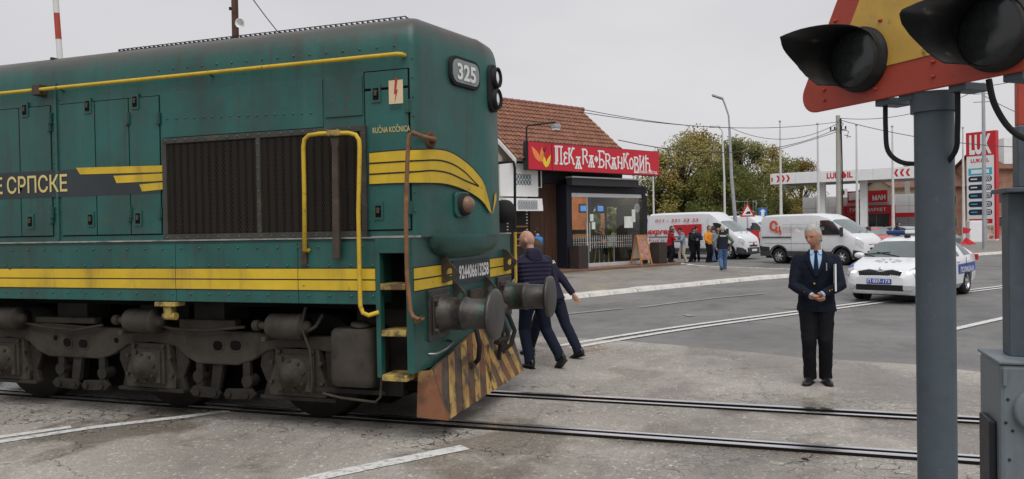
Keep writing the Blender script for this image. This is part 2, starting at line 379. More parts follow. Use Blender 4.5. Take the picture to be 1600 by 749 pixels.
# ---- far pavement and forecourt of the filling station
fl = [(5.6, 39.4), (7.4, 42.0), (9.57, 45.0), (11.4, 47.5), (20, 58.5), (40, 84)]
kerb2 = bpy.data.objects.new('kerb', None); COL.objects.link(kerb2); kerb2['label'] = 'white kerb on the far side of the road by the price totem'; kerb2['category'] = 'kerb'
kp2 = walk([Vector((x, y, 0)) for x, y in fl], 1.0)
for a, b in zip(kp2[:-1], kp2[1:]):
    d = b-a; o = put('kerb_stone', kmesh, M['kerb'], kerb2, loc=(a+b)/2, rz=math.atan2(d.y, d.x)); o.scale = (d.length/.985, 1, 1)
structure('forecourt', MB().sheet([(p.x, p.y, KZ) for p in kp2[::-1]] + [(2.0, 46, KZ), (-6, 60, KZ), (-20, 120, KZ), (60, 130, KZ)]), M['pave'])
# ================================================================== locomotive
YC, YS, YH, XB = 7.13, 5.77, 5.85, -2.82         # centre line, sill side, hood side, buffer beam face
GREEN = (.016, .100, .085)
def green_mat(name, soot=True, amt=1.0):
    m = mk(name, GREEN, .42, var=.18, vs=1.6, layers=[((.030, .07, .055), 2.2, .45, .75, .6, (1, 1, .5)), ((.05, .13, .115), 5, .55, .8, .5, (1, 1, .12)), GRIME, STREAK, CHIP], bump=.5, bs=2.2, spec=.45)
    if soot:
        nt = m.node_tree; N = nt.nodes.new; L = nt.links.new; b = nt.nodes['Principled BSDF']
        src = b.inputs['Base Color'].links[0].from_socket
        t = N('ShaderNodeTexCoord'); s = N('ShaderNodeSeparateXYZ'); L(t.outputs['Object'], s.inputs[0])
        n = N('ShaderNodeTexNoise'); n.inputs['Scale'].default_value = 2.5; n.inputs['Detail'].default_value = 6; L(t.outputs['Object'], n.inputs['Vector'])
        a = N('ShaderNodeMath'); a.operation = 'MULTIPLY_ADD'; a.inputs[1].default_value = .22; L(n.outputs[0], a.inputs[0]); L(s.outputs[2], a.inputs[2])
        r = N('ShaderNodeMapRange'); r.inputs[1].default_value = 3.50; r.inputs[2].default_value = 3.68; r.inputs[4].default_value = .9; L(a.outputs[0], r.inputs[0])
        x = N('ShaderNodeMixRGB'); x.inputs[2].default_value = (.072, .058, .050, 1); L(r.outputs[0], x.inputs[0]); L(src, x.inputs[1]); L(x.outputs[0], b.inputs['Base Color'])
    return m
M['green'] = green_mat('loco_green'); M['green2'] = green_mat('loco_green_sill', False)
D('band', (.035, .045, .05), .5, var=.12, layers=[GRIME])
D('soot', (.045, .038, .032), .8, var=.3, vs=4)
D('under', (.034, .030, .026), .75, spec=.15, var=.35, vs=5, layers=[((.012, .011, .010), 2.5, .45, .65, .8, ONE), ((.06, .05, .04), 9, .58, .8, .6, ONE)], bump=.3, bs=30)
D('under2', (.050, .043, .035), .7, spec=.2, var=.3, vs=4, layers=[((.02, .018, .016), 3, .5, .7, .8, ONE), ((.085, .07, .052), 7, .58, .78, .6, (1, 1, .3))], bump=.25, bs=25)
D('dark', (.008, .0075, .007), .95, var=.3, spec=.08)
D('buffer', (.075, .068, .062), .45, metal=.5, var=.3, vs=5, layers=[((.03, .10, .08), 4, .58, .68, .8, ONE), ((.012, .011, .01), 6, .5, .75, .8, ONE), ((.12, .07, .04), 14, .62, .75, .6, ONE)], bump=.25, bs=25)
D('disc', (.09, .085, .08), .42, metal=.6, var=.3, vs=4, layers=[((.2, .19, .18), 3, .55, .8, .5, ONE), ((.06, .04, .03), 9, .6, .75, .6, ONE)])
D('rustpipe', (.22, .105, .05), .6, var=.25, vs=9, layers=[((.10, .055, .03), 14, .5, .7, .7, ONE), ((.42, .26, .06), 6, .55, .7, .7, ONE)], bump=.2)
D('lug', (.06, .045, .035), .6, var=.3, vs=8, layers=[((.14, .07, .04), 12, .55, .7, .6, ONE)])
D('yellow_old', (.40, .29, .08), .7, var=.25, layers=[((.09, .065, .04), 9, .44, .58, .95, ONE), ((.14, .07, .03), 4, .5, .7, .7, ONE)])
D('plow_dark', (.085, .07, .055), .7, var=.25, vs=4, layers=[((.19, .085, .04), 2.6, .44, .62, .85, ONE), ((.03, .025, .02), 9, .5, .68, .8, ONE)], bump=.4, bs=8)
D('plow_yellow', (.46, .30, .085), .6, var=.25, vs=5, layers=[((.25, .11, .05), 2.2, .42, .60, .9, ONE), ((.07, .055, .045), 9, .50, .62, .9, ONE)], bump=.4, bs=8)
D('plow_orange', (.24, .10, .05), .65, var=.25, vs=5, layers=[((.10, .05, .03), 5, .42, .62, .85, ONE), ((.38, .24, .08), 3, .58, .7, .6, ONE)], bump=.4, bs=8)
D('letter_yellow', (.62, .50, .20), .6, var=.1, layers=[((.1, .09, .05), 25, .62, .72, .7, ONE)])
D('letter_white', (.75, .75, .72), .6, var=.08, layers=[((.1, .1, .1), 25, .65, .75, .6, ONE)])
D('numglass', (.22, .25, .25), .25, var=.2, layers=[((.3, .31, .3), 9, .5, .8, .5, ONE)])
D('lens_clear', (.75, .76, .74), .1, var=.1, metal=.7)
D('lens_brown', (.22, .13, .09), .25, var=.15)
D('plate_cream', (.66, .52, .33), .6, var=.1, layers=[((.3, .15, .08), 25, .6, .75, .6, ONE)])
D('red_paint', (.42, .035, .03), .5)
loco = thing('locomotive', 'green diesel locomotive with yellow stripes, buffers and striped plough at the crossing', 'locomotive', (-6, YC, 0), world_off=True)
XL = -14.0
# ---- hood outline in plan (near side first, round the nose, far side)
OUT = [(XL, 5.85), (-6.745, 5.85), (-2.875, 5.85), (-2.845, 5.858), (-2.82, 5.88), (-2.803, 5.915), (-2.795, 5.97), (-2.615, 6.90), (-2.595, 6.96), (-2.595, 7.28), (-2.615, 7.34), (-2.95, 8.18), (-3.02, 8.26), (-3.15, 8.3), (XL, 8.3)]
YM = 7.07
def inset(p, d):
    x, y = p; k = 1-d/1.23
    return ((x-d*.45) if x > -3.5 else x, YM+(y-YM)*k)
rings = []
for z, d in ((1.735, 0), (2.5, 0), (3.34, 0), (3.42, .008), (3.49, .03), (3.55, .07), (3.595, .13), (3.625, .21), (3.645, .34), (3.655, .6), (3.66, 1.0)):
    rings.append([Vector((*inset(p, d), z)) for p in OUT])
hood = MB().loft(rings, True, True).build('hood', M['green'], loco)
for e in (): pass
hood.data.set_sharp_from_angle(angle=R_(28))
def hit(px, py, off=.004):
    d = ray(px, py); best = None
    for (a, b) in zip(OUT[:-1], OUT[1:]):
        a = Vector((*a, 0)); b = Vector((*b, 0)); t = b-a; n = Vector((t.y, -t.x, 0)).normalized()
        k = d.dot(n)
        if abs(k) < 1e-6: continue
        s = (a-CAMP).dot(n)/k; P = CAMP + d*s; q = (P-a).dot(t)/t.length_squared
        if s > 0 and -.001 <= q <= 1.001 and (best is None or s < best[0]): best = (s, P + n*off)
    return best[1]
SX = lambda px, py=300: onY(px, py, YH).x
SZ = lambda px, py: onY(px, py, YH).z
# ---- side doors and panels: each a plate standing a little proud
ZB, ZT = 1.80, 3.10
def panel(name, x0, x1, z0, z1, mat='green', t=.012, parent=None):
    return MB().bb(x0, x1, YH-t, YH+.004, z0, z1).build(name, M[mat], parent or loco, bevel=.004)
seams = [XL+.05, -13.2, -12.4, -11.6, -10.8, -10.0, -9.4, -8.75, SX(-100), SX(-40), SX(34), SX(83), ]
seams2 = [SX(97), SX(152), SX(205), SX(253)]
latch_mesh = MB().bb(-.045, .045, -.012, .002, -.075, .075).mesh('latch')
hole_mesh = MB().bb(-.026, .026, -.016, 0, -.052, .045).mesh('recess')
knob_mesh = MB().bb(-.012, .012, -.024, -.01, -.018, .03).bb(-.022, .022, -.022, -.01, .012, .022).mesh('handle')
hinge_mesh = MB().bb(-.022, .022, -.014, .002, -.055, .055).cyl((0, -.014, -.055), (0, -.014, .055), .012, n=8).mesh('hinge')
def latch(door, x, z):
    o = put('latch', latch_mesh, M['green'], door, loc=(x+6, YH-YC-.010, z)); p = put('recess', hole_mesh, M['dark'], door, loc=(x+6, YH-YC-.010, z)); put('handle', knob_mesh, M['lug'], door, loc=(x+6, YH-YC-.010, z))
doors = []
MB().bb(XL+.1, SX(83), YH-.0035, YH+.01, ZB-.01, ZT+.008).build('door_recess', M['dark'], loco); MB().bb(SX(97), SX(253), YH-.0035, YH+.01, ZB-.01, ZT+.008).build('door_recess', M['dark'], loco); MB().bb(SX(572), SX(643), YH-.0035, YH+.01, 1.79, 3.15).build('door_recess', M['dark'], loco)
for k, (a, b) in enumerate(list(zip(seams[:-1], seams[1:])) + list(zip(seams2[:-1], seams2[1:]))):
    d = panel('door', a+.006, b-.006, ZB, ZT); doors.append(d)
    if k % 2 == 0:
        for z in (1.98, 2.9): put('hinge', hinge_mesh, M['green'], d, loc=(b+6-.01, YH-YC-.012, z))
lat = [(41, 172), (50, 346), (139, 166), (144, 343), (213, 159), (218, 341)]
for px, py in lat:
    p = onY(px, py, YH)
    d = min(doors, key=lambda q: abs(sum((q.matrix_local @ Vector(c)).x for c in q.bound_box)/8-(p.x+6)))
    latch(d, p.x, p.z)
for px in (83, 205, 252):
    for py in (185, 332): put('hinge', hinge_mesh, M['green'], doors[-1], loc=(SX(px)+6, YH-YC-.013, SZ(px, py)))
# panels above the grille
gx0, gx1, gz0, gz1 = SX(266), SX(568), 1.79, 2.64
panel('upper_panel', SX(257), SX(508), 2.70, 3.12); panel('upper_panel', SX(512), SX(570), 2.78, 3.12)
hb = panel('door', SX(574), SX(641), 1.80, 2.98); panel('upper_panel', SX(574), SX(641), 3.0, 3.14)
latch(hb, SX(589, 147), SZ(589, 147)); latch(hb, SX(593, 330), SZ(593, 330))
for z in (2.83, 1.98): put('hinge', hinge_mesh, M['lug'], hb, loc=(SX(641)+6, YH-YC-.012, z))
MB().bb(SX(609, 145), SX(631, 145), YH-.020, YH-.012, SZ(620, 163), SZ(620, 126)).build('warning_plate', M['plate_cream'], hb, bevel=.002)
q0, q1 = SX(609, 145), SX(631, 145); zc_ = (SZ(620, 163)+SZ(620, 126))/2; zz = [(.48, .16), (.42, .04), (.56, .05), (.44, -.10)]
bolt = MB(); bw = q1-q0
pl = [(q0+bw*.48, zc_+.115), (q0+bw*.66, zc_+.115), (q0+bw*.54, zc_+.02), (q0+bw*.66, zc_+.02), (q0+bw*.42, zc_-.09), (q0+bw*.50, zc_-.015), (q0+bw*.38, zc_-.015)]
bolt.prism([(x, YH-.0205, z) for x, z in pl], (0, -.002, 0)).build('lightning_symbol', M['red_paint'], hb)
text('OPASNO ZA ŽIVOT', M['line_black'], hb, (q0+.012, YH-.0225, zc_-.145), (1, 0, 0), (0, 0, 1), .028, bw-.024, name='plate_lettering')
text('RUČNA KOČNICA', M['letter_yellow'], hb, (SX(584, 208), YH-.0135, SZ(584, 209)), (1, 0, 0), (0, 0, 1), .050, SX(642)-SX(584), bold=.004)
# black band with lettering and stepped yellow wings
bz0, bz1 = SZ(150, 306), SZ(150, 263)
MB().bb(XL+.1, SX(253), YH-.0145, YH-.011, bz0, bz1).build('black_band', M['band'], loco)
text('СРПСКЕ', M['letter_yellow'], loco, (SX(14, 300), YH-.016, SZ(60, 301)), (1, 0, 0), (0, 0, 1), SZ(60, 275)-SZ(60, 301), SX(108)-SX(14), bold=.012)
text('РЕПУБЛИКЕ', M['letter_yellow'], loco, (SX(7)-1.42, YH-.016, SZ(60, 301)), (1, 0, 0), (0, 0, 1), SZ(60, 275)-SZ(60, 301), 1.42, bold=.012)
for (pa, pb, sl) in (((122, 262), (262, 274.5), 8), ((180, 274.5), (262, 288), 6), ((220, 288), (262, 301), 5)):
    x0, x1 = SX(pa[0]), SX(262); za, zb_ = SZ(pa[0], pa[1]), SZ(pa[0], pb[1]); sp = sl/160
    MB().prism([(x0, YH-.0155, za-.004), (x1, YH-.0155, SZ(262, pa[1]-4)-.004), (x1, YH-.0155, SZ(262, pb[1]-4)+.008), (x0+sp, YH-.0155, zb_+.008)], (0, -.002, 0)).build('stripe', M['yellow_decal'], loco)
# ---- radiator grille
gr = MB().bb(gx0-.02, gx1+.02, YH-.012, YH+.002, gz0-.02, gz1+.02).build('grille', M['dark'], loco)
fr = MB()
fr.bb(gx0-.05, gx1+.05, YH-.045, YH-.0125, gz1, gz1+.05).bb(gx0-.05, gx1+.05, YH-.045, YH-.0125, gz0-.06, gz0).bb(gx0-.05, gx0, YH-.044, YH-.0125, gz0, gz1).bb(gx1, gx1+.05, YH-.044, YH-.0125, gz0, gz1)
xm = SX(409)
fr.bb(xm-.022, xm+.022, YH-.046, YH-.0125, gz0, gz1); xq = SX(341)
D('grille_frame', (.05, .047, .04), .6, var=.3, layers=[((.13, .10, .07), 7, .55, .75, .6, ONE)])
D('slat', (.030, .025, .020), .8, var=.3, vs=3, spec=.15)
D('mesh_wire', (.040, .033, .027), .8, spec=.15)
fr.build('grille_frame', M['grille_frame'], gr, bevel=.004)
nsl = 26; slm = MB().add([(-.026, 0, gz0), (.026, -.016, gz0), (.03, -.012, gz0), (-.022, .0, gz0), (-.026, 0, gz1), (.026, -.016, gz1), (.03, -.012, gz1), (-.022, .0, gz1)], [(0, 1, 5, 4), (1, 2, 6, 5), (3, 2, 1, 0), (4, 5, 6, 7), (2, 3, 7, 6), (3, 0, 4, 7)]).mesh('slat')
for i in range(nsl):
    x = gx0+.03+(gx1-gx0-.06)*i/(nsl-1)
    put('slat', slm, M['slat'], gr, loc=(x+6, YH-YC-.0125, 0))
wm = MB(); k = 0; Yw = YH-.036
stp = .026
def wire(a, b): 
    d = (b-a); n = Vector((-d.z, 0, d.x)).normalized()*.0026
    wm.add([a+n, b+n, b-n, a-n], [(0, 1, 2, 3)])
H_ = gz1-gz0; W_ = gx1-gx0; n_ = int((W_+H_*.6)/stp)
for i in range(n_):
    for sg in (1, -1):
        x0 = gx0 + i*stp - (H_*.6 if sg > 0 else 0); x1 = x0 + sg*H_*.6
        if sg < 0: x0, x1 = gx0+i*stp, gx0+i*stp-H_*.6
        za, zb_ = gz0, gz1
        def clip(xa, za, xb, zb):
            pts = []
            for (x, z, X, Z) in ((xa, za, xb, zb), (xb, zb, xa, za)):
                if x < gx0: t = (gx0-x)/(X-x); x, z = gx0, z+(Z-z)*t
                if x > gx1: t = (gx1-x)/(X-x); x, z = gx1, z+(Z-z)*t
                pts.append((x, z))
            return pts
        if max(x0, x1) <= gx0 or min(x0, x1) >= gx1: continue
        (a, b_), (c, d_) = clip(x0, za, x1, zb_)
        wire(Vector((a, Yw, b_)), Vector((c, Yw, d_)))
wm.build('wire_mesh', M['mesh_wire'], gr, fix=False, kind='stuff')
# ---- rivets (joined: far too many and a few pixels each)
rv = MB()
def rivet(x, y, z, n=(0, -1, 0), r=.012):
    n = Vector(n); a, b = frame_from(n); c = Vector((x, y, z)); p = []
    for i in range(6): p.append(c + a*r*math.cos(i*1.047) + b*r*math.sin(i*1.047))
    for i in range(6): p.append(c + n*.008 + a*r*.55*math.cos(i*1.047) + b*r*.55*math.sin(i*1.047))
    rv.add(p, [(i, (i+1) % 6, 6+(i+1) % 6, 6+i) for i in range(6)]+[(6, 7, 8, 9, 10, 11)], True)
x = SX(253)
while x < SX(640): rivet(x, YH-.001, 3.345); x += .165
x = XL
while x < -3.2:
    rivet(x, YS-.013, 1.66); rivet(x+.1, YS-.013, 1.50); rivet(x+.1, YS-.013, 1.24); x += .21
x = gx0
while x < gx1: rivet(x, YH-.046, gz1+.028); rivet(x, YH-.046, gz0-.03, r=.011); x += .115
for i in range(8): rivet(xm, YH-.047, gz0+.06+i*.105, r=.01)
for px, py in [(263+14*i, 186-.55*i) for i in range(17)]: rivet(SX(px, py), YH-.013, SZ(px, py), r=.011)
for i in range(14): rivet(SX(97), YH-.002, 1.85+i*.1, r=.01); rivet(SX(83)+.035, YH-.002, 1.83+i*.1, r=.01)
for i in range(9): rivet(SX(647), YH-.0+.012, 1.95+i*.16, r=.009)
rv.build('rivets', M['green'], loco, fix=False, kind='stuff')
MB().bb(-6.775, -6.745, YH-.018, YH+.01, 1.76, 3.32).build('seam_strip', M['green'], loco, bevel=.004)
# ---- long yellow handrail with clamps
hp = [onY(x_, y_, 5.78) for x_, y_ in ((-420, 190.5), (0, 150), (320, 118.5), (600, 90.5))]
zr = 3.255
rail_path = [Vector((x_, 5.775, zr)) for x_ in (XL+.2, -9, -7, -5, -3.1, -2.93)] + [Vector((-2.90, 5.80, zr)), Vector((-2.90, 5.86, zr))]
MB().tube(rail_path, .0175, 10).build('handrail', M['yellow'], loco)
for x_ in (SX(72), SX(338), -8.9):
    MB().bb(x_-.05, x_+.05, 5.755, 5.85, zr-.055, zr+.055).build('handrail_clamp', M['lug'] if x_ < -6 else M['green'], loco, bevel=.01) if x_ < -6 else MB().tube([(x_, 5.775, zr), (x_, 5.84, zr-.02)], .012, 8).build('handrail_clamp', M['green'], loco)
MB().tube([(SX(104), 5.775, zr), (SX(104), 5.85, zr-.02)], .012, 8).build('handrail_clamp', M['green'], loco)
# ---- roof grating
rg = MB()
X0, X1 = -6.3, -3.05
for yy in (6.20, 6.62): rg.bb(X0, X1, yy-.006, yy+.006, 3.60, 3.648)
rg.bb(X0, X1, 6.19, 6.20, 3.684, 3.690); rg.bb(X0, X1, 6.40, 6.41, 3.684, 3.690); rg.bb(X0, X1, 6.61, 6.62, 3.684, 3.690)
x = X0
while x < X1: rg.bb(x, x+.008, 6.19, 6.64, 3.645, 3.684); x += .055
rg.build('roof_grating', M['anthracite'], loco, kind='stuff')
MB().bb(-7.0, -6.97, 6.0, 8.1, 3.56, 3.63).build('roof_joint', M['soot'], loco)
# ---- side sill, ledge, stripes
ZS0, ZS1 = 1.167, 1.728
xs_end = -3.165
MB().bb(XL, xs_end, YS, YS+.35, ZS0, ZS1).build('side_sill', M['green2'], loco, bevel=.006)
D('ledge', (.30, .29, .27), .6, var=.3, vs=6, layers=[((.05, .07, .06), 5, .5, .7, .8, ONE)])
MB().bb(XL, xs_end, YS-.022, YH+.02, ZS1, ZS1+.012).build('ledge', M['ledge'], loco)
jx = [XL+.02, -11.6, -9.4, SX(-30), onY(276, 435, YS).x, onY(467, 435, YS).x, xs_end]
for a, b in zip(jx[:-1], jx[1:]):
    MB().bb(a+.003, b-.003, YS-.010, YS+.002, ZS0+.004, ZS1-.03).build('sill_plate', M['green2'], loco, bevel=.003)
    for z0, z1 in ((1.288, 1.372), (1.384, 1.472)):
        MB().bb(a+.003, b-.003, YS-.0135, YS-.0105, z0, z1).build('stripe', M['yellow_decal'], loco)
    MB().bb(a+.003, b-.003, YS-.0125, YS-.0105, 1.278, 1.482).build('stripe_outline', M['line_black'], loco)
# jacking bracket
p = onY(262, 480, YS)
MB().bb(p.x-.12, p.x+.12, YS-.04, YS+.1, ZS0-.045, ZS0-.004).bb(p.x-.035, p.x+.05, YS-.02, YS+.06, ZS0-.16, ZS0-.045).cyl((p.x-.06, YS+.02, ZS0-.14), (p.x+.08, YS+.02, ZS0-.14), .035).build('jacking_bracket', M['yellow_old'], loco, bevel=.006)
# ---- step well with three treads
MB().bb(-3.168, -3.125, YS-.012, YS+.06, .555, ZS1).build('step_post', M['green2'], loco, bevel=.004)
MB().bb(-2.885, XB-.001, YS-.012, YS+.5, .60, 1.72).build('step_post', M['green2'], loco, bevel=.004)
MB().bb(-3.6, -2.9, YS+.42, YS+.46, .45, 1.70).bb(-3.165, -2.83, YS-.01, YS+.45, 1.60, 1.73).build('step_well', M['under'], loco)
MB().bb(-3.165, -2.83, YS-.014, YS-.0105, 1.605, 1.725).build('sill_plate', M['green2'], loco)
for z in (1.325, .935, .56):
    MB().bb(-3.120, -2.89, YS-.02, YS+.22, z-.03, z+.022).build('step', M['yellow_old'], loco, bevel=.006)
# ---- hood foot at the nose: platform edge and the rounded apron under the nose
def nose_ring(z, d, sc):
    pts = []
    for i in range(25):
        a = math.pi*i/24; y = 6.86 - (.80*sc)*math.cos(a); x = XB + (.235*sc-d)*math.sin(a)**.75 if 0 < i < 24 else XB
        pts.append(Vector((x-.02, y, z)))
    return pts + [Vector((-3.0, 6.86+.80*sc, z)), Vector((-3.0, 6.86-.80*sc, z))]
MB().loft([nose_ring(z, d, s_) for z, d, s_ in ((1.745, 0, 1.0), (1.72, 0, 1.0), (1.64, .01, .96), (1.58, .03, .84), (1.535, .07, .62), (1.515, .1, .4))], True, True).build('nose_apron', M['green'], loco)
# ---- buffer beam
YB1 = 8.27
bm_ = MB().bb(XB-.06, XB, YS, YB1, .62, 1.735).build('buffer_beam', M['green2'], loco, bevel=.006)
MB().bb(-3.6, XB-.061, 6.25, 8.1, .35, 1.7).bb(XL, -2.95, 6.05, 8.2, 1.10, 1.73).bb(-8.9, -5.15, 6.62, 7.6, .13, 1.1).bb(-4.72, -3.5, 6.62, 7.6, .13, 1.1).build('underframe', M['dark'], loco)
MB().bb(-3.2, XB+.012, YS-.012, YB1+.01, 1.730, 1.747).build('ledge', M['ledge'], loco)
def fbox(name, y0, y1, z0, z1, t, mat, par=bm_, x=XB): return MB().bb(x+.001, x+t, y0, y1, z0, z1).build(name, M[mat], par)
fbox('stripe_outline', YS+.003, YB1-.003, 1.276, 1.484, .003, 'line_black')
for (a, b) in ((YS+.003, 6.57), (7.58, YB1-.003)):
    for z0, z1 in ((1.286, 1.372), (1.386, 1.474)): MB().bb(XB+.003, XB+.006, a, b, z0, z1).build('stripe', M['yellow_decal'], bm_)
MB().bb(XB+.003, XB+.007, 6.585, 7.565, 1.262, 1.498).build('number_panel', M['band'], bm_)
text('924406613258', M['letter_white'], bm_, (XB+.008, 6.72, 1.325), (0, 1, 0), (0, 0, 1), .125, .80, bold=.035, name='number')
def lug(y, z, s=1.0, par=bm_):
    pts = [(XB, y, z-.10*s), (XB+.10*s, y, z-.06*s), (XB+.15*s, y, z-.01*s), (XB+.155*s, y, z+.03*s), (XB+.12*s, y, z+.065*s), (XB, y, z+.20*s)]
    hole = []
    o = MB(); n = 12; c = Vector((XB+.085*s, y, z+.012*s)); outer = []
    for i in range(24):
        a = 2*math.pi*i/24; d = V(math.cos(a), 0, math.sin(a)); best = 9
        for p0, p1 in zip(pts, pts[1:]+pts[:1]):
            p0 = Vector(p0); p1 = Vector(p1); e = p1-p0; den = d.x*e.z-d.z*e.x
            if abs(den) < 1e-9: continue
            t = ((p0.x-c.x)*e.z-(p0.z-c.z)*e.x)/den; u = ((p0.x-c.x)*d.z-(p0.z-c.z)*d.x)/den
            if t > 0 and -1e-6 <= u <= 1+1e-6: best = min(best, t)
        outer.append(c+d*best); hole.append(c+d*.036*s)
    for dy in (-.014, .014):
        o.add([p+V(0, dy, 0) for p in outer+hole], [(i, (i+1) % 24, 24+(i+1) % 24, 24+i) for i in range(24)])
    for rr in (outer, hole): o.add([p+V(0, -.014, 0) for p in rr]+[p+V(0, .014, 0) for p in rr], [(i, (i+1) % 24, 24+(i+1) % 24, 24+i) for i in range(24)])
    return o.build('lifting_lug', M['lug'], par)
lug(6.34, 1.40); lug(8.02, 1.41); lug(6.62, 1.17, .8); lug(7.42, 1.17, .85)
# buffers
for yb in (6.255, 8.005):
    b = MB().bb(XB+.001, XB+.03, yb-.24, yb+.20, .83, 1.27).bb(XB+.03, XB+.045, yb-.19, yb+.17, .88, 1.22).build('buffer', M['buffer'], loco, bevel=.006)
    zb = 1.05
    MB().lathe((XB+.04, yb, zb), (1, 0, 0), [(0, .165), (.02, .165), (.035, .148), (.20, .142), (.21, .148), (.24, .148), (.245, .136), (.46, .130), (.50, .12)], 28).build('housing', M['buffer'], b)
    for k in range(4):
        MB().cyl((XB+.045, yb+(.145 if k % 2 else -.165), zb+(.125 if k < 2 else -.135)), (XB+.075, yb+(.145 if k % 2 else -.165), zb+(.125 if k < 2 else -.135)), .022, n=6).build('bolt', M['lug'], b)
    MB().lathe((XB+.535, yb, zb), (1, 0, 0), [(-.04, .09), (-.022, .215), (0, .224), (.012, .222), (.022, .19), (.028, .1), (.030, .01)], 36).build('disc', M['disc'], b)
# drawhook, screw coupling, hoses
hk = MB().bb(XB+.001, XB+.035, 6.96, 7.30, .88, 1.2).build('drawgear', M['lug'], loco, bevel=.005)
MB().tube([(XB, 7.13, 1.05), (XB+.18, 7.13, 1.05), (XB+.27, 7.13, 1.06), (XB+.31, 7.13, 1.02), (XB+.30, 7.13, .96), (XB+.24, 7.13, .95)], [.05, .045, .04, .04, .035, .02], 10).build('hook', M['lug'], hk)
MB().tube([(XB+.24, 7.06, 1.0), (XB+.27, 7.05, .85), (XB+.27, 7.06, .70)], .018).tube([(XB+.24, 7.2, 1.0), (XB+.27, 7.21, .85), (XB+.27, 7.2, .70)], .018).cyl((XB+.27, 7.02, .69), (XB+.27, 7.24, .69), .03).tube([(XB+.27, 7.13, .69), (XB+.25, 7.13, .5)], .022).build('screw_coupling', M['under'], hk)
for y0, sg in ((7.50, 1), (7.72, 1), (6.80, -1)):
    MB().tube([(XB, y0, .98), (XB+.08, y0, .96), (XB+.15, y0+.02*sg, .86), (XB+.2, y0+.06*sg, .70), (XB+.17, y0+.02*sg, .56), (XB+.1, y0-.05*sg, .50)], .024, 10).build('brake_hose', M['rubber'], loco)
    MB().bb(XB+.001, XB+.09, y0-.035, y0+.035, .94, 1.03).build('brake_cock', M['lug'], loco, bevel=.008); MB().cyl((XB+.1, y0-.06, .50), (XB+.1, y0+.0, .50), .035).build('hose_coupling', M['lug'], loco)
MB().tube([(XB+.0, 6.04, .72), (XB+.06, 6.06, .72), (XB+.07, 6.25, .735), (XB+.07, 6.42, .77), (XB+.0, 6.46, .78)], .012).build('uncoupling_handle', M['steel'], loco)
MB().bb(XB+.001, XB+.02, 6.30, 6.42, 1.60, 1.71).build('socket', M['lug'], bm_)
# ---- plough
XP = XB+.02
def pf(y, z): return Vector((XP+.03+(.66-z)*.26, y, z))
pl = [(5.97, .60), (7.20, .80), (8.12, .60), (8.17, .20), (6.02, .165)]
plow = MB().prism([pf(y, z) for y, z in pl], (-.03, 0, 0)).add([pf(5.97, .60), pf(6.02, .165), V(XP-.06, 5.86, .22), V(XP-.04, 5.86, .60)], [(0, 1, 2, 3)]).build('plough', M['plow_dark'], loco, bevel=.004)
MB().add([pf(5.965, .602)+V(.003, -.003, 0), pf(6.015, .163)+V(.003, -.003, 0), V(XP-.055, 5.856, .215), V(XP-.035, 5.856, .603)], [(0, 1, 2, 3)]).build('side_plate', M['plow_orange'], plow)
def clip_poly(poly, f):
    out = []
    for a, b in zip(poly, poly[1:]+poly[:1]):
        fa, fb = f(a), f(b)
        if fa >= 0: out.append(a)
        if fa*fb < 0: t = fa/(fa-fb); out.append((a[0]+(b[0]-a[0])*t, a[1]+(b[1]-a[1])*t))
    return out
sl = .55
for k in range(0, 9):
    c0 = 5.78 + k*.30; w = .145 if k % 2 == 0 else .14
    if k >= 5: sl2 = -.55; c0 = 7.18+(k-5)*.27
    else: sl2 = .55
    poly = pl[:]
    # stripes lean towards the middle of the plate
    poly = clip_poly(poly, lambda p: (p[0] - sl2*(p[1]-.2)) - c0)
    poly = clip_poly(poly, lambda p: c0 + w - (p[0] - sl2*(p[1]-.2))) if poly else []
    if k >= 5: poly = clip_poly(poly, lambda p: p[0]-7.12) if poly else []
    if k == 4: poly = clip_poly(poly, lambda p: .62-p[1]) if poly else []
    if len(poly) < 3: continue
    MB().sheet([pf(y, z)+V(.0035, 0, 0) for y, z in poly]).build('stripe', M['plow_orange'] if k in (0,) else M['plow_yellow'], plow)
# ---- swoosh on the nose
def curve(pts, n=40):
    xs_ = [p[0] for p in pts]; o = []
    for i in range(n+1):
        x = xs_[0]+(xs_[-1]-xs_[0])*i/n; k = max(j for j in range(len(pts)-1) if xs_[j] <= x+1e-9)
        p0 = pts[max(k-1, 0)]; p1 = pts[k]; p2 = pts[k+1]; p3 = pts[min(k+2, len(pts)-1)]; t = (x-p1[0])/(p2[0]-p1[0])
        m1 = (p2[1]-p0[1])/(p2[0]-p0[0])*(p2[0]-p1[0]); m2 = (p3[1]-p1[1])/(p3[0]-p1[0])*(p2[0]-p1[0])
        h = (2*t**3-3*t**2+1)*p1[1]+(t**3-2*t**2+t)*m1+(-2*t**3+3*t**2)*p2[1]+(t**3-t**2)*m2
        o.append((x, h))
    return o
top = curve([(579, 240), (612, 237), (646.5, 235), (682, 234.5), (701, 239), (720, 250.5), (739.5, 268), (755.5, 292), (764.5, 331)])
bot = curve([(579, 288), (612, 286.5), (646.5, 285.8), (688, 286.7), (710.7, 292), (733, 301.8), (752, 316), (764.5, 335)])
SO = .022
MB().strip([hit(*p, SO) for p in top], [hit(*p, SO) for p in bot], True).build('swoosh', M['yellow_decal'], loco, fix=False)
for ln in ([(579, 256), (612, 254), (646.5, 252), (682, 251), (704, 257), (723.5, 269.7), (736, 282.6), (745, 291.5)], [(579, 273), (612, 271), (646.5, 269), (672, 267), (698, 271), (723.5, 282.6), (745, 291.5)]):
    c = curve(ln); MB().strip([hit(x, y-1.2, SO+.003) for x, y in c], [hit(x, y+1.2, SO+.003) for x, y in c], True).build('swoosh_line', M['line_black'], loco, fix=False)
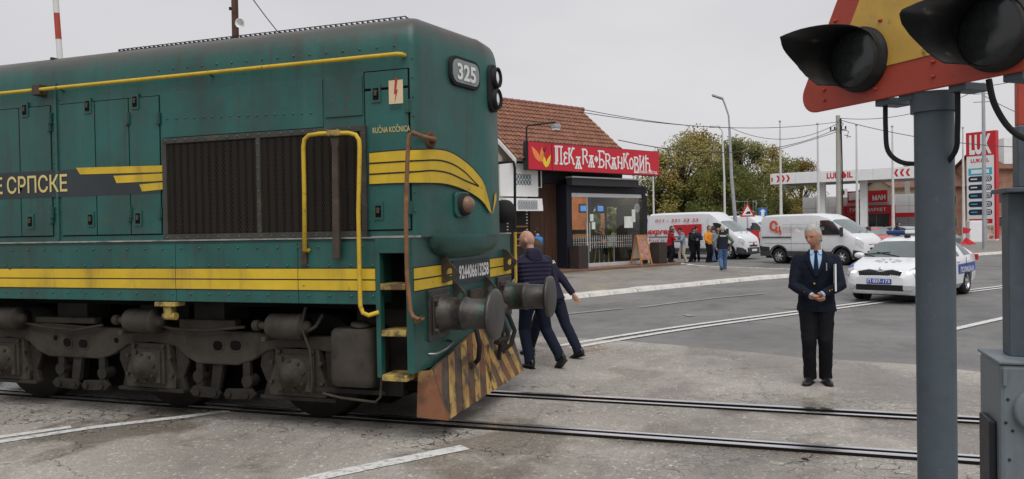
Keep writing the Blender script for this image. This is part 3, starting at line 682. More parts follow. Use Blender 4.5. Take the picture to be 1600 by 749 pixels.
for cc, s_ in ((top, -1), (bot, 1)): MB().strip([hit(x, y, SO+.001) for x, y in cc], [hit(x, y+s_*1.6, SO+.001) for x, y in cc], True).build('swoosh_line', M['line_black'], loco, fix=False)
MB().add([hit(771, 306, .012), hit(773.5, 300, .012), hit(774, 312, .012), hit(768, 336, .012)], [(0, 1, 2, 3)]).build('swoosh', M['yellow_decal'], loco, fix=False)
# ---- number board, marker lamp, headlamps on the nose
fn = Vector((.93, -.18, 0)).normalized(); ft = Vector((.18, .93, 0)).normalized()     # face normal / along the face
def rounded(c, X, Y, w, h, r, n=6):
    o = []
    for cx, cy, a0 in ((w/2-r, h/2-r, 0), (-w/2+r, h/2-r, 90), (-w/2+r, -h/2+r, 180), (w/2-r, -h/2+r, 270)):
        for i in range(n+1): a = R_(a0+90*i/n); o.append(c + X*(cx+r*math.cos(a)) + Y*(cy+r*math.sin(a)))
    return o
UZ = V(0, 0, 1)
nc = hit(724, 115, 0)
nb = MB().prism(rounded(nc, ft, UZ, .50, .27, .10), fn*.03).build('number_board', M['rubber'], loco, bevel=.008)
MB().prism(rounded(nc+fn*.0305, ft, UZ, .44, .21, .08), fn*.004).build('glass', M['numglass'], nb)
text('325', M['letter_white'], nb, nc+fn*.036-ft*.155-UZ*.072, ft, UZ, .145, .31, bold=.03, name='number')
mc = hit(721, 320, 0)
ml = MB().prism(rounded(mc-ft*.015, ft, UZ, .24, .23, .05), fn*.03).build('marker_lamp', M['green'], loco, bevel=.008)
MB().lathe(mc+fn*.03, fn, [(0, .105), (.03, .10), (.035, .082)], 24).build('bezel', M['rubber'], ml)
MB().sphere(mc+fn*.055, .078, 16, 10).build('lens', M['lens_brown'], ml)
cx_ = -2.595
hlh = MB().prism(rounded(V(cx_, 7.12, 3.165), V(0, 1, 0), UZ, .26, .46, .11), (.035, 0, 0)).build('headlamp', M['rubber'], loco, bevel=.008)
for z in (3.27, 3.06):
    MB().lathe((cx_+.035, 7.12, z), (1, 0, 0), [(0, .10), (.045, .098), (.05, .088), (.03, .08)], 24, False).build('bezel', M['rubber'], hlh)
    MB().sphere((cx_+.045, 7.12, z), (.03, .085, .085), 16, 10).build('lens', M['lens_clear'], hlh)
fl = MB().lathe((-2.80, 8.0, 1.98), (.4, .9, 0), [(-.12, .02), (-.1, .11), (-.02, .13), (.05, .13), (.06, .1)], 20).build('marker_lamp', M['rubber'], loco)
# ---- grab rails
YR = 5.69
def rp(*px): return [onY(x_, y_, YR) for x_, y_ in px]
gl = rp((476, 392), (475.5, 300), (474, 230), (476, 218), (483, 211.5), (500, 209), (545, 208), (556, 211), (561, 219), (562, 232), (560, 330), (562, 440), (563, 478), (567, 489), (576, 493))
MB().tube([V(gl[0].x, YS-.02, gl[0].z)]+gl+[V(gl[-1].x+.06, YS-.02, gl[-1].z+.02)], .0185, 10).build('grab_rail', M['yellow'], loco)
q = onY(477, 398, YS); MB().bb(q.x-.03, q.x+.03, YS-.03, YS-.011, q.z-.1, q.z+.1).build('rail_foot', M['lug'], loco, bevel=.004)
q = rp((515, 214), (530, 214), (527, 232), (530, 405), (519, 405), (518, 232))
MB().prism(q, (0, .04, 0)).build('rail_bracket', M['lug'], loco, bevel=.006)
q = onY(522, 209, YR); MB().bb(q.x-.06, q.x+.06, YR-.025, YR+.012, q.z-.022, q.z+.028).build('rail_clamp', M['yellow_old'], loco, bevel=.006)
MB().tube([hit(672, 219, .0), hit(672, 219, .05), *[onY(x_, y_, 5.66) for x_, y_ in ((658, 213), (645, 207), (639.5, 212), (637, 240), (634, 330), (636, 430), (641, 486), (645, 495), (653, 499), (660, 497))], V(-2.80, 5.77, 1.03)], .0185, 10).build('grab_rail', M['rustpipe'], loco)
MB().lathe(hit(672, 219, 0), fn, [(0, .075), (.012, .07), (.014, .05)], 18).sphere(hit(672, 219, .03), .035, 12, 8).build('rail_socket', M['rust'], loco)
MB().tube([(-2.97, 8.19, 2.53), (-2.84, 8.29, 2.55), (-2.78, 8.32, 2.55), (-2.77, 8.33, 2.48), (-2.78, 8.33, 1.75)], .016, 8).build('grab_rail', M['rubber'], loco)
MB().tube([(-2.78, 8.33, 1.75), (-2.78, 8.33, 1.2), (-2.80, 8.30, 1.1)], .018, 8).build('grab_rail', M['yellow'], loco)
# ---- bogie
bog = MB()
ax = [-4.12, -5.80, -7.70]; YF = 6.02
def frame_profile():
    t = [(-8.7, .80), (-8.3, .88), (-7.1, .90), (-6.4, .86), (-5.3, .88), (-4.6, .86), (-3.75, .84), (-3.6, .78)]
    b = [(-3.6, .66), (-3.75, .70), (-4.12, .735), (-4.45, .70), (-4.62, .60), (-4.80, .545), (-5.25, .545), (-5.38, .60), (-5.52, .70), (-5.80, .735), (-6.10, .70), (-6.28, .60), (-6.45, .545), (-7.15, .545), (-7.30, .60), (-7.42, .69), (-7.70, .73), (-8.0, .69), (-8.2, .58), (-8.7, .55)]
    return t+b
bg = MB().prism([(x, YF, z) for x, z in frame_profile()], (0, .09, 0)).build('bogie', M['under2'], loco, bevel=.015)
hm = MB()
for px, py, w, h in ((106, 535, .10, .085), (131, 537, .115, .085), (341, 540, .105, .09), (369, 540, .12, .09)):
    p = onY(px, py, YF); o = rounded(V(p.x, YF-.006, p.z), V(1, 0, 0), UZ, w+.035, h+.035, .05); i = rounded(V(p.x, YF-.006, p.z), V(1, 0, 0), UZ, w, h, .04); n = len(o)
    MB().prism(o, (0, .004, 0)).build('hole_rim', M['under2'], bg); MB().prism([q+V(0, -.004, 0) for q in i], (0, .004, 0)).build('hole', M['dark'], bg)
for px, py in ((87, 528), (182, 532)): p = onY(px, py, YF); MB().cyl((p.x, YF-.004, p.z), (p.x, YF, p.z), .028).build('hole', M['dark'], bg)
whm = MB().lathe((0, -.07, 0), (0, 1, 0), [(0, .30), (0, .49), (.02, .505), (.10, .508), (.125, .535), (.15, .53), (.15, .3)], 48).lathe((0, -.04, 0), (0, 1, 0), [(0, .45), (.02, .42), (.05, .2), (.04, .12), (-.02, .11), (-.02, .02)], 40, True).mesh('wheel')
D('wheel', (.018, .016, .014), .6, metal=.1, var=.3, vs=3, spec=.2)
boxm = MB()
boxm.prism([(-.30, 0, -.21), (.30, 0, -.21), (.31, 0, -.12), (.25, 0, .05), (.23, 0, .22), (-.23, 0, .22), (-.25, 0, .05), (-.31, 0, -.12)], (0, .16, 0))
boxm.bb(-.20, .20, -.035, 0, -.16, .17).bb(-.17, -.12, -.06, -.03, -.15, .16).bb(.12, .17, -.06, -.03, -.15, .16)
boxm.lathe((0, -.03, 0), (0, -1, 0), [(0, .16), (.05, .15), (.06, .115), (.10, .11), (.115, .06), (.14, .055), (.145, .02)], 20)
for i in range(8): a = i*math.pi/4+.2; boxm.cyl((.128*math.cos(a), -.08, .128*math.sin(a)), (.128*math.cos(a), -.105, .128*math.sin(a)), .017, n=6)
for dx, dz in ((-.26, .1), (.26, .1), (-.27, -.08), (.27, -.08), (-.18, .2), (.18, .2)): boxm.cyl((dx, 0, dz), (dx, -.03, dz), .02, n=6)
boxme = boxm.mesh('axle_box')
for a in ax:
    put('wheel', whm, M['wheel'], loco, loc=(a+6, Y1-YC, .525)); put('wheel', whm, M['wheel'], loco, loc=(a+6, Y2-YC, .525)).rotation_euler = (0, 0, math.pi)
    MB().cyl((a, Y1, .525), (a, Y2, .525), .09).build('axle', M['dark'], loco)
    put('axle_box', boxme, M['under2'], loco, loc=(a+6, YF-YC-.02, .505))
# pedestal tie bars, brake rigging
for a in ax:
    MB().bb(a-.40, a+.40, YF-.03, YF+.05, .255, .29).build('tie_bar', M['under'], loco, bevel=.006)
    for s_ in (-1, 1): MB().prism([(a+s_*.27, YF+.02, .70), (a+s_*.40, YF+.02, .72), (a+s_*.43, YF+.02, .55), (a+s_*.36, YF+.02, .40), (a+s_*.40, YF+.02, .27), (a+s_*.30, YF+.02, .27)], (0, .05, 0)).build('pedestal', M['under'], loco, bevel=.008)
for c in (-4.83, -6.75, -5.02):
    pass
for c in (-4.97, -6.72):
    o = MB()
    o.prism([(c-.33, YF-.01, .33), (c-.05, YF-.01, .32), (c-.02, YF-.01, .27), (c-.05, YF-.01, .22), (c-.33, YF-.01, .23), (c-.38, YF-.01, .28)], (0, .04, 0))
    o.prism([(c+.05, YF-.01, .32), (c+.33, YF-.01, .33), (c+.38, YF-.01, .28), (c+.33, YF-.01, .23), (c+.05, YF-.01, .22), (c+.02, YF-.01, .27)], (0, .04, 0))
    for q in (-.28, -.08, .08, .28): o.cyl((c+q, YF-.03, .275), (c+q, YF+.03, .275), .035, n=12)
    o.bb(c-.31, c-.23, YF+.01, YF+.06, .30, .60).bb(c+.23, c+.31, YF+.01, YF+.06, .30, .60).prism([(c-.16, YF+.03, .30), (c-.06, YF+.03, .30), (c+.0, YF+.03, .60), (c-.12, YF+.03, .60)], (0, .05, 0)).cyl((c-.28, YF+.0, .42), (c-.28, YF+.12, .42), .06, n=12).cyl((c+.28, YF+.0, .40), (c+.28, YF+.12, .40), .06, n=12)
    o.build('brake_rigging', M['under'], loco, bevel=.006)
    for q in (-.46, .46):
        s_ = 1 if q > 0 else -1
        MB().prism([(c+q*.75, YF+.3, .25), (c+q*1.0, YF+.3, .30), (c+q*.9, YF+.3, .62), (c+q*.65, YF+.3, .60)], (0, .12, 0)).build('brake_block', M['under'], loco, bevel=.01)
# brake cylinders and air pipe
for px, py in ((450, 510), (225, 501), (14, 497)):
    p = onY(px, py, YF-.09); 
    MB().lathe((p.x-.20, YF-.09, p.z), (1, 0, 0), [(0, .03), (.0, .085), (.03, .115), (.33, .118), (.35, .125), (.375, .125), (.38, .06), (.43, .045), (.44, .01)], 24).build('brake_cylinder', M['under2'], loco)
    MB().cyl((p.x-.34, YF-.09, p.z), (p.x-.20, YF-.09, p.z), .035).cyl((p.x-.36, YF-.09, p.z), (p.x-.30, YF-.09, p.z), .05).bb(p.x-.21, p.x-.17, YF-.2, YF+.02, p.z-.13, p.z-.09).build('piston_rod', M['under2'], loco)
MB().tube([(-8.6, YF-.05, .90), (-7.6, YF-.06, .92), (-7.1, YF-.06, .86), (-6.7, YF-.06, .84), (-6.35, YF-.06, .90)], .014).build('air_pipe', M['under2'], loco)
MB().tube([(-5.72, YF-.06, .93), (-5.5, YF-.06, .885), (-5.1, YF-.06, .875), (-4.85, YF-.06, .90), (-4.65, YF-.06, .92)], .014).build('air_pipe', M['under2'], loco)
MB().tube([(-4.05, YF-.1, .92), (-3.95, YF-.1, .90), (-3.86, YF-.1, .95), (-3.82, YF-.05, 1.05)], .016).build('air_pipe', M['under2'], loco)
MB().tube([(-3.95, YF-.12, 1.12), (-3.99, YF-.14, .95), (-3.90, YF-.14, .75), (-3.89, YF-.13, .5), (-3.92, YF-.1, .36)], .014).build('air_pipe', M['under2'], loco)
for q_ in ((-7.3, -6.5, YF-.02, YF+.08, .90, .96), (-5.45, -4.8, YF-.01, YF+.08, .88, .97)): MB().bb(*q_).build('spring_plank', M['under2'], loco, bevel=.01)
for q_ in ((-7.1, -6.7, 6.1, 6.4, .93, 1.13), (-5.3, -4.95, 6.05, 6.4, .95, 1.13), (-6.1, -5.5, 6.2, 6.5, .9, 1.1)): MB().bb(*q_).build('side_bearer', M['under'], loco)
# sand box beside the step well
p0 = onY(513, 600, 5.83); p1 = onY(583, 600, 5.83)
sb = [rounded(V((p0.x+p1.x)/2-.005, 6.02, z), V(1, 0, 0), V(0, 1, 0), (p1.x-p0.x-.01)*s_, .38*s_, .07) for z, s_ in ((.44, .90), (.47, .98), (.52, 1), (.86, 1), (.92, .96), (.945, .86))]
tank = MB().loft(sb, True, True).build('sand_box', M['under2'], loco)
tank.data.set_sharp_from_angle(angle=R_(50))
MB().lathe((p0.x+.26, 5.95, .935), (.15, -.1, 1), [(0, .05), (.03, .05), (.03, .09), (.05, .085), (.06, .02)], 18).build('filler_cap', M['under2'], tank)
MB().tube([(p0.x-.1, 5.9, .36), (p0.x+.1, 5.86, .34), (p1.x, 5.86, .32), (p1.x+.04, 5.88, .36), (p1.x+.05, 5.9, .55)], .012).build('air_pipe', M['under2'], loco)
MB().bb(-3.65, -3.15, 6.2, 6.3, .30, .45).bb(-4.0, -3.2, 5.95, 6.0, .36, .40).build('sand_pipe_bracket', M['under'], loco)
# ================================================================== bakery
BK = (-7.84, 30.11, 0); BA = R_(59)
D('tile', (.25, .115, .075), .8, var=.3, vs=2.5, layers=[((.12, .06, .045), 3, .5, .7, .6, ONE), ((.42, .22, .14), 5, .58, .75, .6, ONE)])
D('ridge_tile', (.20, .085, .07), .8, var=.3)
D('plaster', (.48, .42, .34), .9, var=.12, layers=[((.25, .2, .16), 2, .55, .8, .5, (1, 1, .3))])
D('navy', (.014, .016, .024), .55, var=.15)
D('sign_red', (.56, .022, .040), .4, var=.05)
D('awning', (.055, .052, .055), .8, var=.1)
D('wood_clad', (.075, .036, .022), .65, var=.35, vs=3, vstretch=(6, 6, .3))
D('deck', (.17, .095, .065), .7, var=.25, vs=3, vstretch=(.4, 5, 5), layers=[((.25, .2, .16), 4, .55, .8, .5, ONE)])
D('planter', (.045, .034, .030), .6, var=.2)
D('alu', (.62, .63, .64), .35, metal=.4, var=.06)
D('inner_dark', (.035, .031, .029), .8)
D('inner_glow_orange', (.40, .15, .045), .7, var=.25)
D('curtain', (.25, .33, .24), .9, var=.35, vs=6, vstretch=(6, 6, .4))
D('lace', (.34, .34, .33), .7, var=.2)
D('wood_light', (.42, .20, .07), .55, var=.2, vs=6, vstretch=(3, 3, .5))
D('yellow_leg', (.5, .42, .06), .5)
D('screen', (.02, .05, .12), .2, emis=.5, ecol=(.12, .32, .9))
D('bread', (.45, .23, .08), .8, var=.3)
D('orange_leaf', (.85, .27, .07), .5, var=.1)
D('yellow_leaf', (.85, .62, .05), .5, var=.1)
D('cyan', (.18, .52, .58), .6); D('dark_red', (.12, .03, .03), .6); D('poster', (.38, .2, .15), .5, var=.5, vs=8)
D('paper', (.72, .76, .70), .6)
M['shop_glass'] = glassmat('shop_glass', (.86, .9, .9), .03)
bk = thing('bakery', 'bakery with red sign, brown tiled roof and black glazed front box', 'shop', BK, BA)
def bkb(name, mat, x0, x1, y0, y1, z0, z1, par=None, bevel=.01): return MB().bb(x0, x1, y0, y1, z0, z1).build(name, M[mat], par or bk, bevel=bevel)
# platform
for a, b in ((-1.4, 2.4), (2.41, 6.15)): bkb('platform', 'deck', a, b, -.92, .4, .0, .15)
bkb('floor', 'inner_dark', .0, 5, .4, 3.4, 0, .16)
# house body
HW = MB(); HW.bb(-2.75, -.01, .72, 5.5, 0, 4.55).bb(-.01, 3.95, 3.45, 5.5, 0, 4.55).bb(-.01, 3.95, .72, 3.45, 3.62, 4.55)
RS, RT, RZ = .82, 3.1, 7.27
def rz_(t): return RZ-RS*abs(RT-t)
HW.prism([(-2.75, .72, 4.55), (-2.75, 5.5, 4.55), (-2.75, RT, RZ-.15)], (6.7, 0, 0))
hw = HW.build('wall', M['plaster'], bk)
rf = MB()
for sgn in (1, -1):
    t1 = -.35 if sgn > 0 else 6.55
    for k, (s0, s1) in enumerate(((-3.0, 4.15),)):
        z1 = rz_(t1); rf.prism([(s0, t1, z1), (s1, t1, z1), (s1, RT, RZ), (s0, RT, RZ)], (0, 0, -.10))
roof = rf.build('roof', M['plaster'], bk)
# barge boards
for s in (-3.02, 4.15): MB().prism([(s, -.4, rz_(-.4)-.16), (s, RT, RZ-.16), (s, 6.6, rz_(6.6)-.16), (s, 6.6, rz_(6.6)), (s, RT, RZ+.01), (s, -.4, rz_(-.4))], (.04, 0, 0)).build('barge_board', M['white_dirty'], roof)
# pantiles: barrel courses, every tile real, joined because each is under ten pixels
tl = MB(); L_ = math.hypot(RT+.4, RS*(RT+.4)); cw = .205; nrow = 14; rowl = L_/nrow; dirn = Vector((0, -1, -RS)).normalized(); nrm = Vector((0, -RS, 1)).normalized()
ncol = int(7.15/cw)
for c in range(ncol):
    xc = -2.98+cw*(c+.5)
    for r in range(nrow):
        p = Vector((xc+random.uniform(-.008, .008), RT, RZ)) + dirn*(r*rowl) + nrm*.02; A = []; B = []
        lift = random.uniform(.0, .012)
        for i in range(7):
            a = math.pi*i/6; h = math.sin(a)*.062; o = Vector((-math.cos(a)*.072, 0, 0))
            A.append(p+o+nrm*h*.8); B.append(p+o*1.15+dirn*(rowl+.05)+nrm*(h+.032+lift))
        tl.strip(A, B, True); tl.add([*B, *[b-nrm*.02 for b in B]], [(i, i+1, 7+i+1, 7+i) for i in range(6)])
        A = [p+Vector((.5*cw-.035, 0, -.0)), p+Vector((.5*cw+.035, 0, -.0))]
        tl.strip(A, [q+dirn*rowl+nrm*.012 for q in A])
tl.build('tiles', M['tile'], roof, fix=False, kind='stuff')
rt_mesh = MB().lathe((0, 0, 0), (1, 0, 0), [(0, .10), (.36, .125), (.38, .11)], 12).mesh('ridge_tile')
for i in range(20): put('ridge_tile', rt_mesh, M['ridge_tile'], roof, loc=(-3.0+i*.36, RT, RZ+.03))
# glazed box
fb = MB().bb(0, .30, 0, .7, .15, 3.55).build('frame_post', M['navy'], bk, bevel=.01)
bkb('frame_post', 'navy', 4.70, 5.0, 0, .3, .15, 3.55)
bkb('frame_head', 'navy', .30, 4.70, 0, .7, 3.22, 3.55)
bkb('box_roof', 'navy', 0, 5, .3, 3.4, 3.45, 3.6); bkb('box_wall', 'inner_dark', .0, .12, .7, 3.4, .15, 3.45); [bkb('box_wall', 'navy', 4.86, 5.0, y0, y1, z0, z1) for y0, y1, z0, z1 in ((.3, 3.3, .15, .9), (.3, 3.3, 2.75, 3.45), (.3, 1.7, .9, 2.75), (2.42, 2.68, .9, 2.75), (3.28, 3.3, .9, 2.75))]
for y0, y1 in ((1.7, 2.42), (2.68, 3.28)): MB().bb(4.92, 4.93, y0, y1, .9, 2.75).build('side_pane', M['shop_glass'], bk)
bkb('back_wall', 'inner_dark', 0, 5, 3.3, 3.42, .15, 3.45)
bkb('upper_wall', 'anthracite', -2.7, 3.9, .45, .72, 3.6, 4.4)
bkb('header_rail', 'alu', .30, 4.70, .05, .17, 3.05, 3.22); bkb('sill_rail', 'alu', .30, 4.70, .05, .17, .15, .30)
px = [.30, 1.28, 2.28, 3.1, 3.92, 4.70]
for a, b in zip(px[:-1], px[1:]):
    pane = MB().bb(a+.006, b-.006, .10, .112, .30, 3.05).build('pane', M['shop_glass'], bk)
MB().cyl((1.20, .05, .95), (1.20, .05, 2.0), .02).build('door_handle', M['alu'], bk); MB().cyl((1.37, .05, .8), (1.37, .05, 2.0), .02).build('door_handle', M['alu'], bk)
MB().bb(1.265, 1.295, .085, .13, .30, 3.05).build('mullion', M['alu'], bk)
for s, z in ((1.42, 2.05), (1.52, 1.72), (4.05, 2.0), (3.55, 1.75)):
    w, h = ((.2, .3) if s < 2 else ((.22, .55) if s > 4 else (.55, .5))); bkb('paper_notice', 'paper', s, s+w, .07, .08, z, z+h, bevel=0)
# lace frieze printed on the glass
lc = MB(); s = .34
while s < 4.0:
    for (dz, w) in ((0, .05), (.09, .035), (.16, .05), (.24, .03), (-.09, .03), (-.16, .045), (-.23, .025)):
        z = 1.18+dz; lc.add([(s-w, .094, z), (s, .094, z-.04), (s+w, .094, z), (s, .094, z+.04)], [(0, 1, 2, 3)])
    s += .135
lc.build('lace_frieze', M['lace'], bk, kind='stuff')
em = MB(); c = V(4.42, .094, 2.62)
for a in range(8):
    d = V(math.cos(a*math.pi/4), 0, math.sin(a*math.pi/4)); q = V(-d.z, 0, d.x); em.add([c+d*.03-q*.03, c+d*.2-q*.055, c+d*.2+q*.055, c+d*.03+q*.03], [(0, 1, 2, 3)])
em.build('emblem', M['galv'], bk)
# interior
bkb('inner_glow_panel', 'inner_glow_orange', 3.3, 4.5, 3.2, 3.28, 1.7, 3.3); bkb('counter', 'inner_dark', 2.6, 3.9, 2.3, 2.9, .16, 1.3); bkb('display_case', 'bread', 3.0, 3.9, 2.5, 2.8, 1.32, 1.5)  # orange panel on the back wall: warm lamp glow put into its colour
for z in (1.0, 1.35, 1.7): bkb('shelf', 'wood_light', 3.2, 4.3, 2.95, 3.2, z, z+.04)
bkb('poster', 'poster', 4.82, 4.855, 2.44, 2.66, 1.0, 2.45)
for s in (2.55, 3.65):
    sc_ = bkb('menu_screen', 'black_gloss', s, s+.5, 1.8, 1.86, 2.45, 2.85); bkb('display', 'screen', s+.06, s+.44, 1.795, 1.799, 2.52, 2.76, sc_, 0)
bkb('bar_table', 'wood_light', 1.6, 4.0, .55, .95, 1.12, 1.16); MB().cyl((2.0, .75, .16), (2.0, .75, 1.12), .03).build('table_leg', M['alu'], bk); MB().cyl((3.6, .75, .16), (3.6, .75, 1.12), .03).build('table_leg', M['alu'], bk)
for k, s in enumerate((1.75, 3.2, 3.8)):
    st = thing('bar_stool', ['bar stool with yellow legs nearest the bakery door', 'bar stool with yellow legs under the seated customer', 'bar stool with yellow legs behind the menu board'][k], 'stool', group='bar stools behind the bakery glass')
    st.location = Matrix.Translation(BK) @ Matrix.Rotation(BA, 4, 'Z') @ V(s, 1.25, .16); st.rotation_euler = (0, 0, BA)
    MB().cyl((0, 0, .70), (0, 0, .76), .19, n=18).build('seat', M['inner_dark'], st)
    for a in range(4): c_, s_ = math.cos(a*1.571+.78), math.sin(a*1.571+.78); MB().cyl((c_*.13, s_*.13, .70), (c_*.24, s_*.24, 0), .02, n=8).build('leg', M['yellow_leg'], st)
D('lamp_warm', (.9, .7, .4), .4, emis=140, ecol=(1, .74, .42))
for s in (.8, 1.9, 3.0, 4.0): MB().lathe((s, 1.6, 3.40), (0, 0, -1), [(0, .02), (.1, .05), (.16, .12), (.165, .01)], 14).build('pendant_lamp', M['lamp_warm'], bk)
# awning cassette
aw = bkb('awning', 'awning', .0, 4.05, -.35, .0, 3.50, 3.80); bkb('cassette', 'alu', -.02, 4.07, -.37, .02, 3.80, 3.86, aw)
bkb('camera', 'white', 4.86, 4.94, -.08, .0, 3.15, 3.25)
# wood cladding beside the box
wc = MB(); s = -1.45
while s < -.01: wc.bb(s, s+.122, .60+random.uniform(0, .01), .72, .05, 4.05); s += .13
wc.build('wood_cladding', M['wood_clad'], bk, kind='stuff')
# serving hatch
ht = bkb('serving_hatch', 'inner_dark', -3.4, -1.34, .66, .73, .2, 2.6)
for z in (1.1, 1.35, 1.6, 1.85): bkb('bread_shelf', 'bread', -2.25, -1.55, .62, .66, z, z+.06, ht)
ck = MB()
for s0 in (-2.62, -1.62):
    z = .3
    while z < 2.55: ck.bb(s0, s0+.07, .63, .66, z, z+.045); z += .12
ck.build('lace_strip', M['white'], ht, kind='stuff')
wb_ = bkb('white_board', 'white', -3.5, -1.62, -.10, -.02, 3.02, 4.28)
def lattice(par, x0, x1, z0, z1, y, n, cols):
    b1 = MB(); b2 = MB(); w = (x1-x0)/n; h = (z1-z0)/2
    for i in range(n):
        for j in range(2):
            cx, cz = x0+w*(i+.5), z0+h*(j+.5)
            for sg in (1, -1):
                d = V(w/2, 0, sg*h/2); q = V(-d.z, 0, d.x).normalized()*.013; c0 = V(cx, y, cz); b1.add([c0-d-q, c0+d-q, c0+d+q, c0-d+q], [(0, 1, 2, 3)])
            for (ex, ez) in ((0, h*.30), (0, -h*.30), (w*.3, 0), (-w*.3, 0)):
                r = .028; c0 = V(cx+ex, y-.001, cz+ez); b2.add([c0+V(-r, 0, 0), c0+V(0, 0, -r), c0+V(r, 0, 0), c0+V(0, 0, r)], [(0, 1, 2, 3)])
    b1.build('ornament', M[cols[0]], par, kind='stuff'); b2.build('ornament', M[cols[1]], par, kind='stuff')
lattice(wb_, -2.86, -1.98, 3.45, 3.88, -.104, 6, ('dark_red', 'cyan'))
wb2 = MB().prism([(-3.4, -.35, 2.46), (-3.4, .60, 2.58), (-3.4, .60, 2.96), (-3.4, -.30, 2.94)], (1.80, 0, 0)).build('white_awning_box', M['white'], bk, bevel=.01)
lattice(wb2, -2.9, -1.9, 2.52, 2.88, -.358, 8, ('galv', 'galv'))
MB().tube([(-1.62, -.06, 3.40), (-1.42, -.06, 3.38), (-1.42, -.06, 4.1), (-1.62, -.06, 4.12)], .025).build('board_bracket', M['white'], bk)
# red fascia sign
S0, S1, T0, Z0, Z1 = -2.62, 5.08, -.62, 4.0, 5.07
sg = bkb('fascia_sign', 'anthracite', S0, S1, T0, -.38, Z0, Z1)
SD = -1.37
bkb('logo_panel', 'sign_red', S0+.04, SD-.02, T0-.02, T0, Z0+.02, Z1-.02, sg, 0); bkb('name_panel', 'sign_red', SD+.02, S1-.01, T0-.02, T0, Z0+.02, Z1-.02, sg, 0)
Yt = T0-.024
def leaf(c, ang, l, w, mat):
    u = V(math.cos(ang), 0, math.sin(ang)); q = V(-u.z, 0, u.x); c = V(c[0], Yt, c[1]); A = []; B = []
    for i in range(9): t = i/8; ww = w*math.sin(math.pi*t**.8)*.5; A.append(c+u*l*t+q*ww); B.append(c+u*l*t-q*ww)
    MB().strip(A, B).build('wheat_leaf', M[mat], sg)
leaf((-1.98, 4.32), R_(128), .72, .24, 'orange_leaf'); leaf((-1.92, 4.30), R_(86), .62, .20, 'orange_leaf'); leaf((-1.70, 4.12), R_(108), .55, .17, 'yellow_leaf'); leaf((-1.68, 4.12), R_(64), .55, .17, 'yellow_leaf'); leaf((-1.78, 4.68), R_(66), .26, .06, 'anthracite'); leaf((-1.78, 4.68), R_(112), .26, .06, 'anthracite')
# hand-drawn capitals: strokes in a unit box (width, list of polylines)
GL = {
 'П': (.62, [[(.0, 1), (.62, 1)], [(.08, 1), (.08, 0)], [(.5, 1), (.5, .0)], [(0, 0), (.18, 0)], [(.4, 0), (.62, 0)], [(.2, 1), (.2, .12)]]),
 'Е': (.36, [[(.34, .62), (.2, .7), (.06, .6), (.12, .42), (.26, .38), (.1, .34), (.04, .14), (.16, 0), (.36, .06)]]),
 'К': (.5, [[(.06, .95), (.06, .1)], [(.0, .95), (.16, .95)], [(.06, .5), (.2, .62), (.36, 1.0), (.5, .95)], [(.16, .58), (.36, .3), (.4, .05), (.5, .05)]]),
 'А': (.54, [[(.1, .62), (.44, .62)], [(.27, .62), (.06, -.02)], [(.27, .62), (.48, -.02)], [(.13, .24), (.41, .24)], [(0, -.02), (.14, -.02)], [(.4, -.02), (.54, -.02)], [(.27, .24), (.27, -.06)]]),
 'Р': (.46, [[(.08, .98), (.08, .1)], [(0, .98), (.3, .98), (.42, .86), (.4, .66), (.26, .56), (.08, .56)], [(.26, .56), (.46, .2)]]),
 '+': (.22, [[(.11, .62), (.11, .30)], [(-.02, .46), (.24, .46)], [(.03, .55), (.19, .37)], [(.03, .37), (.19, .55)]]),
 'Б': (.56, [[(.0, .98), (.5, .98), (.52, .86)], [(.12, .98), (.12, 0)], [(.0, 0), (.36, 0), (.5, .14), (.5, .32), (.36, .46), (.12, .46)]]),
 'Н': (.5, [[(.08, .72), (.08, .02)], [(.42, .72), (.42, .02)], [(.08, .42), (.42, .30)], [(0, .72), (.16, .72)], [(.34, .02), (.5, .02)]]),
 'О': (.42, [[(.21, .72), (.06, .58), (.04, .3), (.14, .06), (.28, .06), (.38, .3), (.36, .58), (.21, .72)]]),
 'В': (.44, [[(.06, .95), (.06, 0)], [(0, .95), (.3, .95), (.38, .8), (.32, .6), (.1, .5), (.34, .44), (.42, .24), (.34, .0), (0, 0)]]),
 'И': (.5, [[(.08, .92), (.08, .02)], [(.42, .92), (.42, .02)], [(.08, .1), (.42, .8)], [(0, .92), (.16, .92)]]),
 'Ћ': (.56, [[(.1, 1.0), (.1, .02)], [(0, .80), (.34, .80)], [(.1, .42), (.28, .54), (.44, .44), (.46, .02)], [(.38, .02), (.56, .02)]]),
}
word = 'ПЕКАРА+БРАНКОВИЋ'; tw = sum(GL[c][0]+.06 for c in word); W_ = 5.75; k = W_/tw; x = -1.22; H_ = .66; zb = 4.29
for i, ch in enumerate(word):
    w, st = GL[ch]; b = MB(); drop = -.10 if (i % 5 == 3) else 0; zo = zb-i*.006
    for pl_ in st:
        for a, c in zip(pl_[:-1], pl_[1:]):
            p0 = V(x+a[0]*k, Yt, zo+a[1]*H_+drop); p1 = V(x+c[0]*k, Yt, zo+c[1]*H_+drop); d = (p1-p0).normalized(); q = V(-d.z, 0, d.x)*.036; e = d*.02
            b.add([p0-e-q, p1+e-q, p1+e+q, p0-e+q], [(0, 1, 2, 3)])
            Yt_ = Yt
    for j, p in enumerate(b.v): p.y -= .0006*(j//4)
    b.build('letter', M['white'], sg, fix=False)
    x += (w+.06)*k
text('Основано 1982 год.', M['white'], sg, (3.55, Yt, 4.09), (1, 0, 0), (0, 0, 1), .13, 1.40, bold=.03)
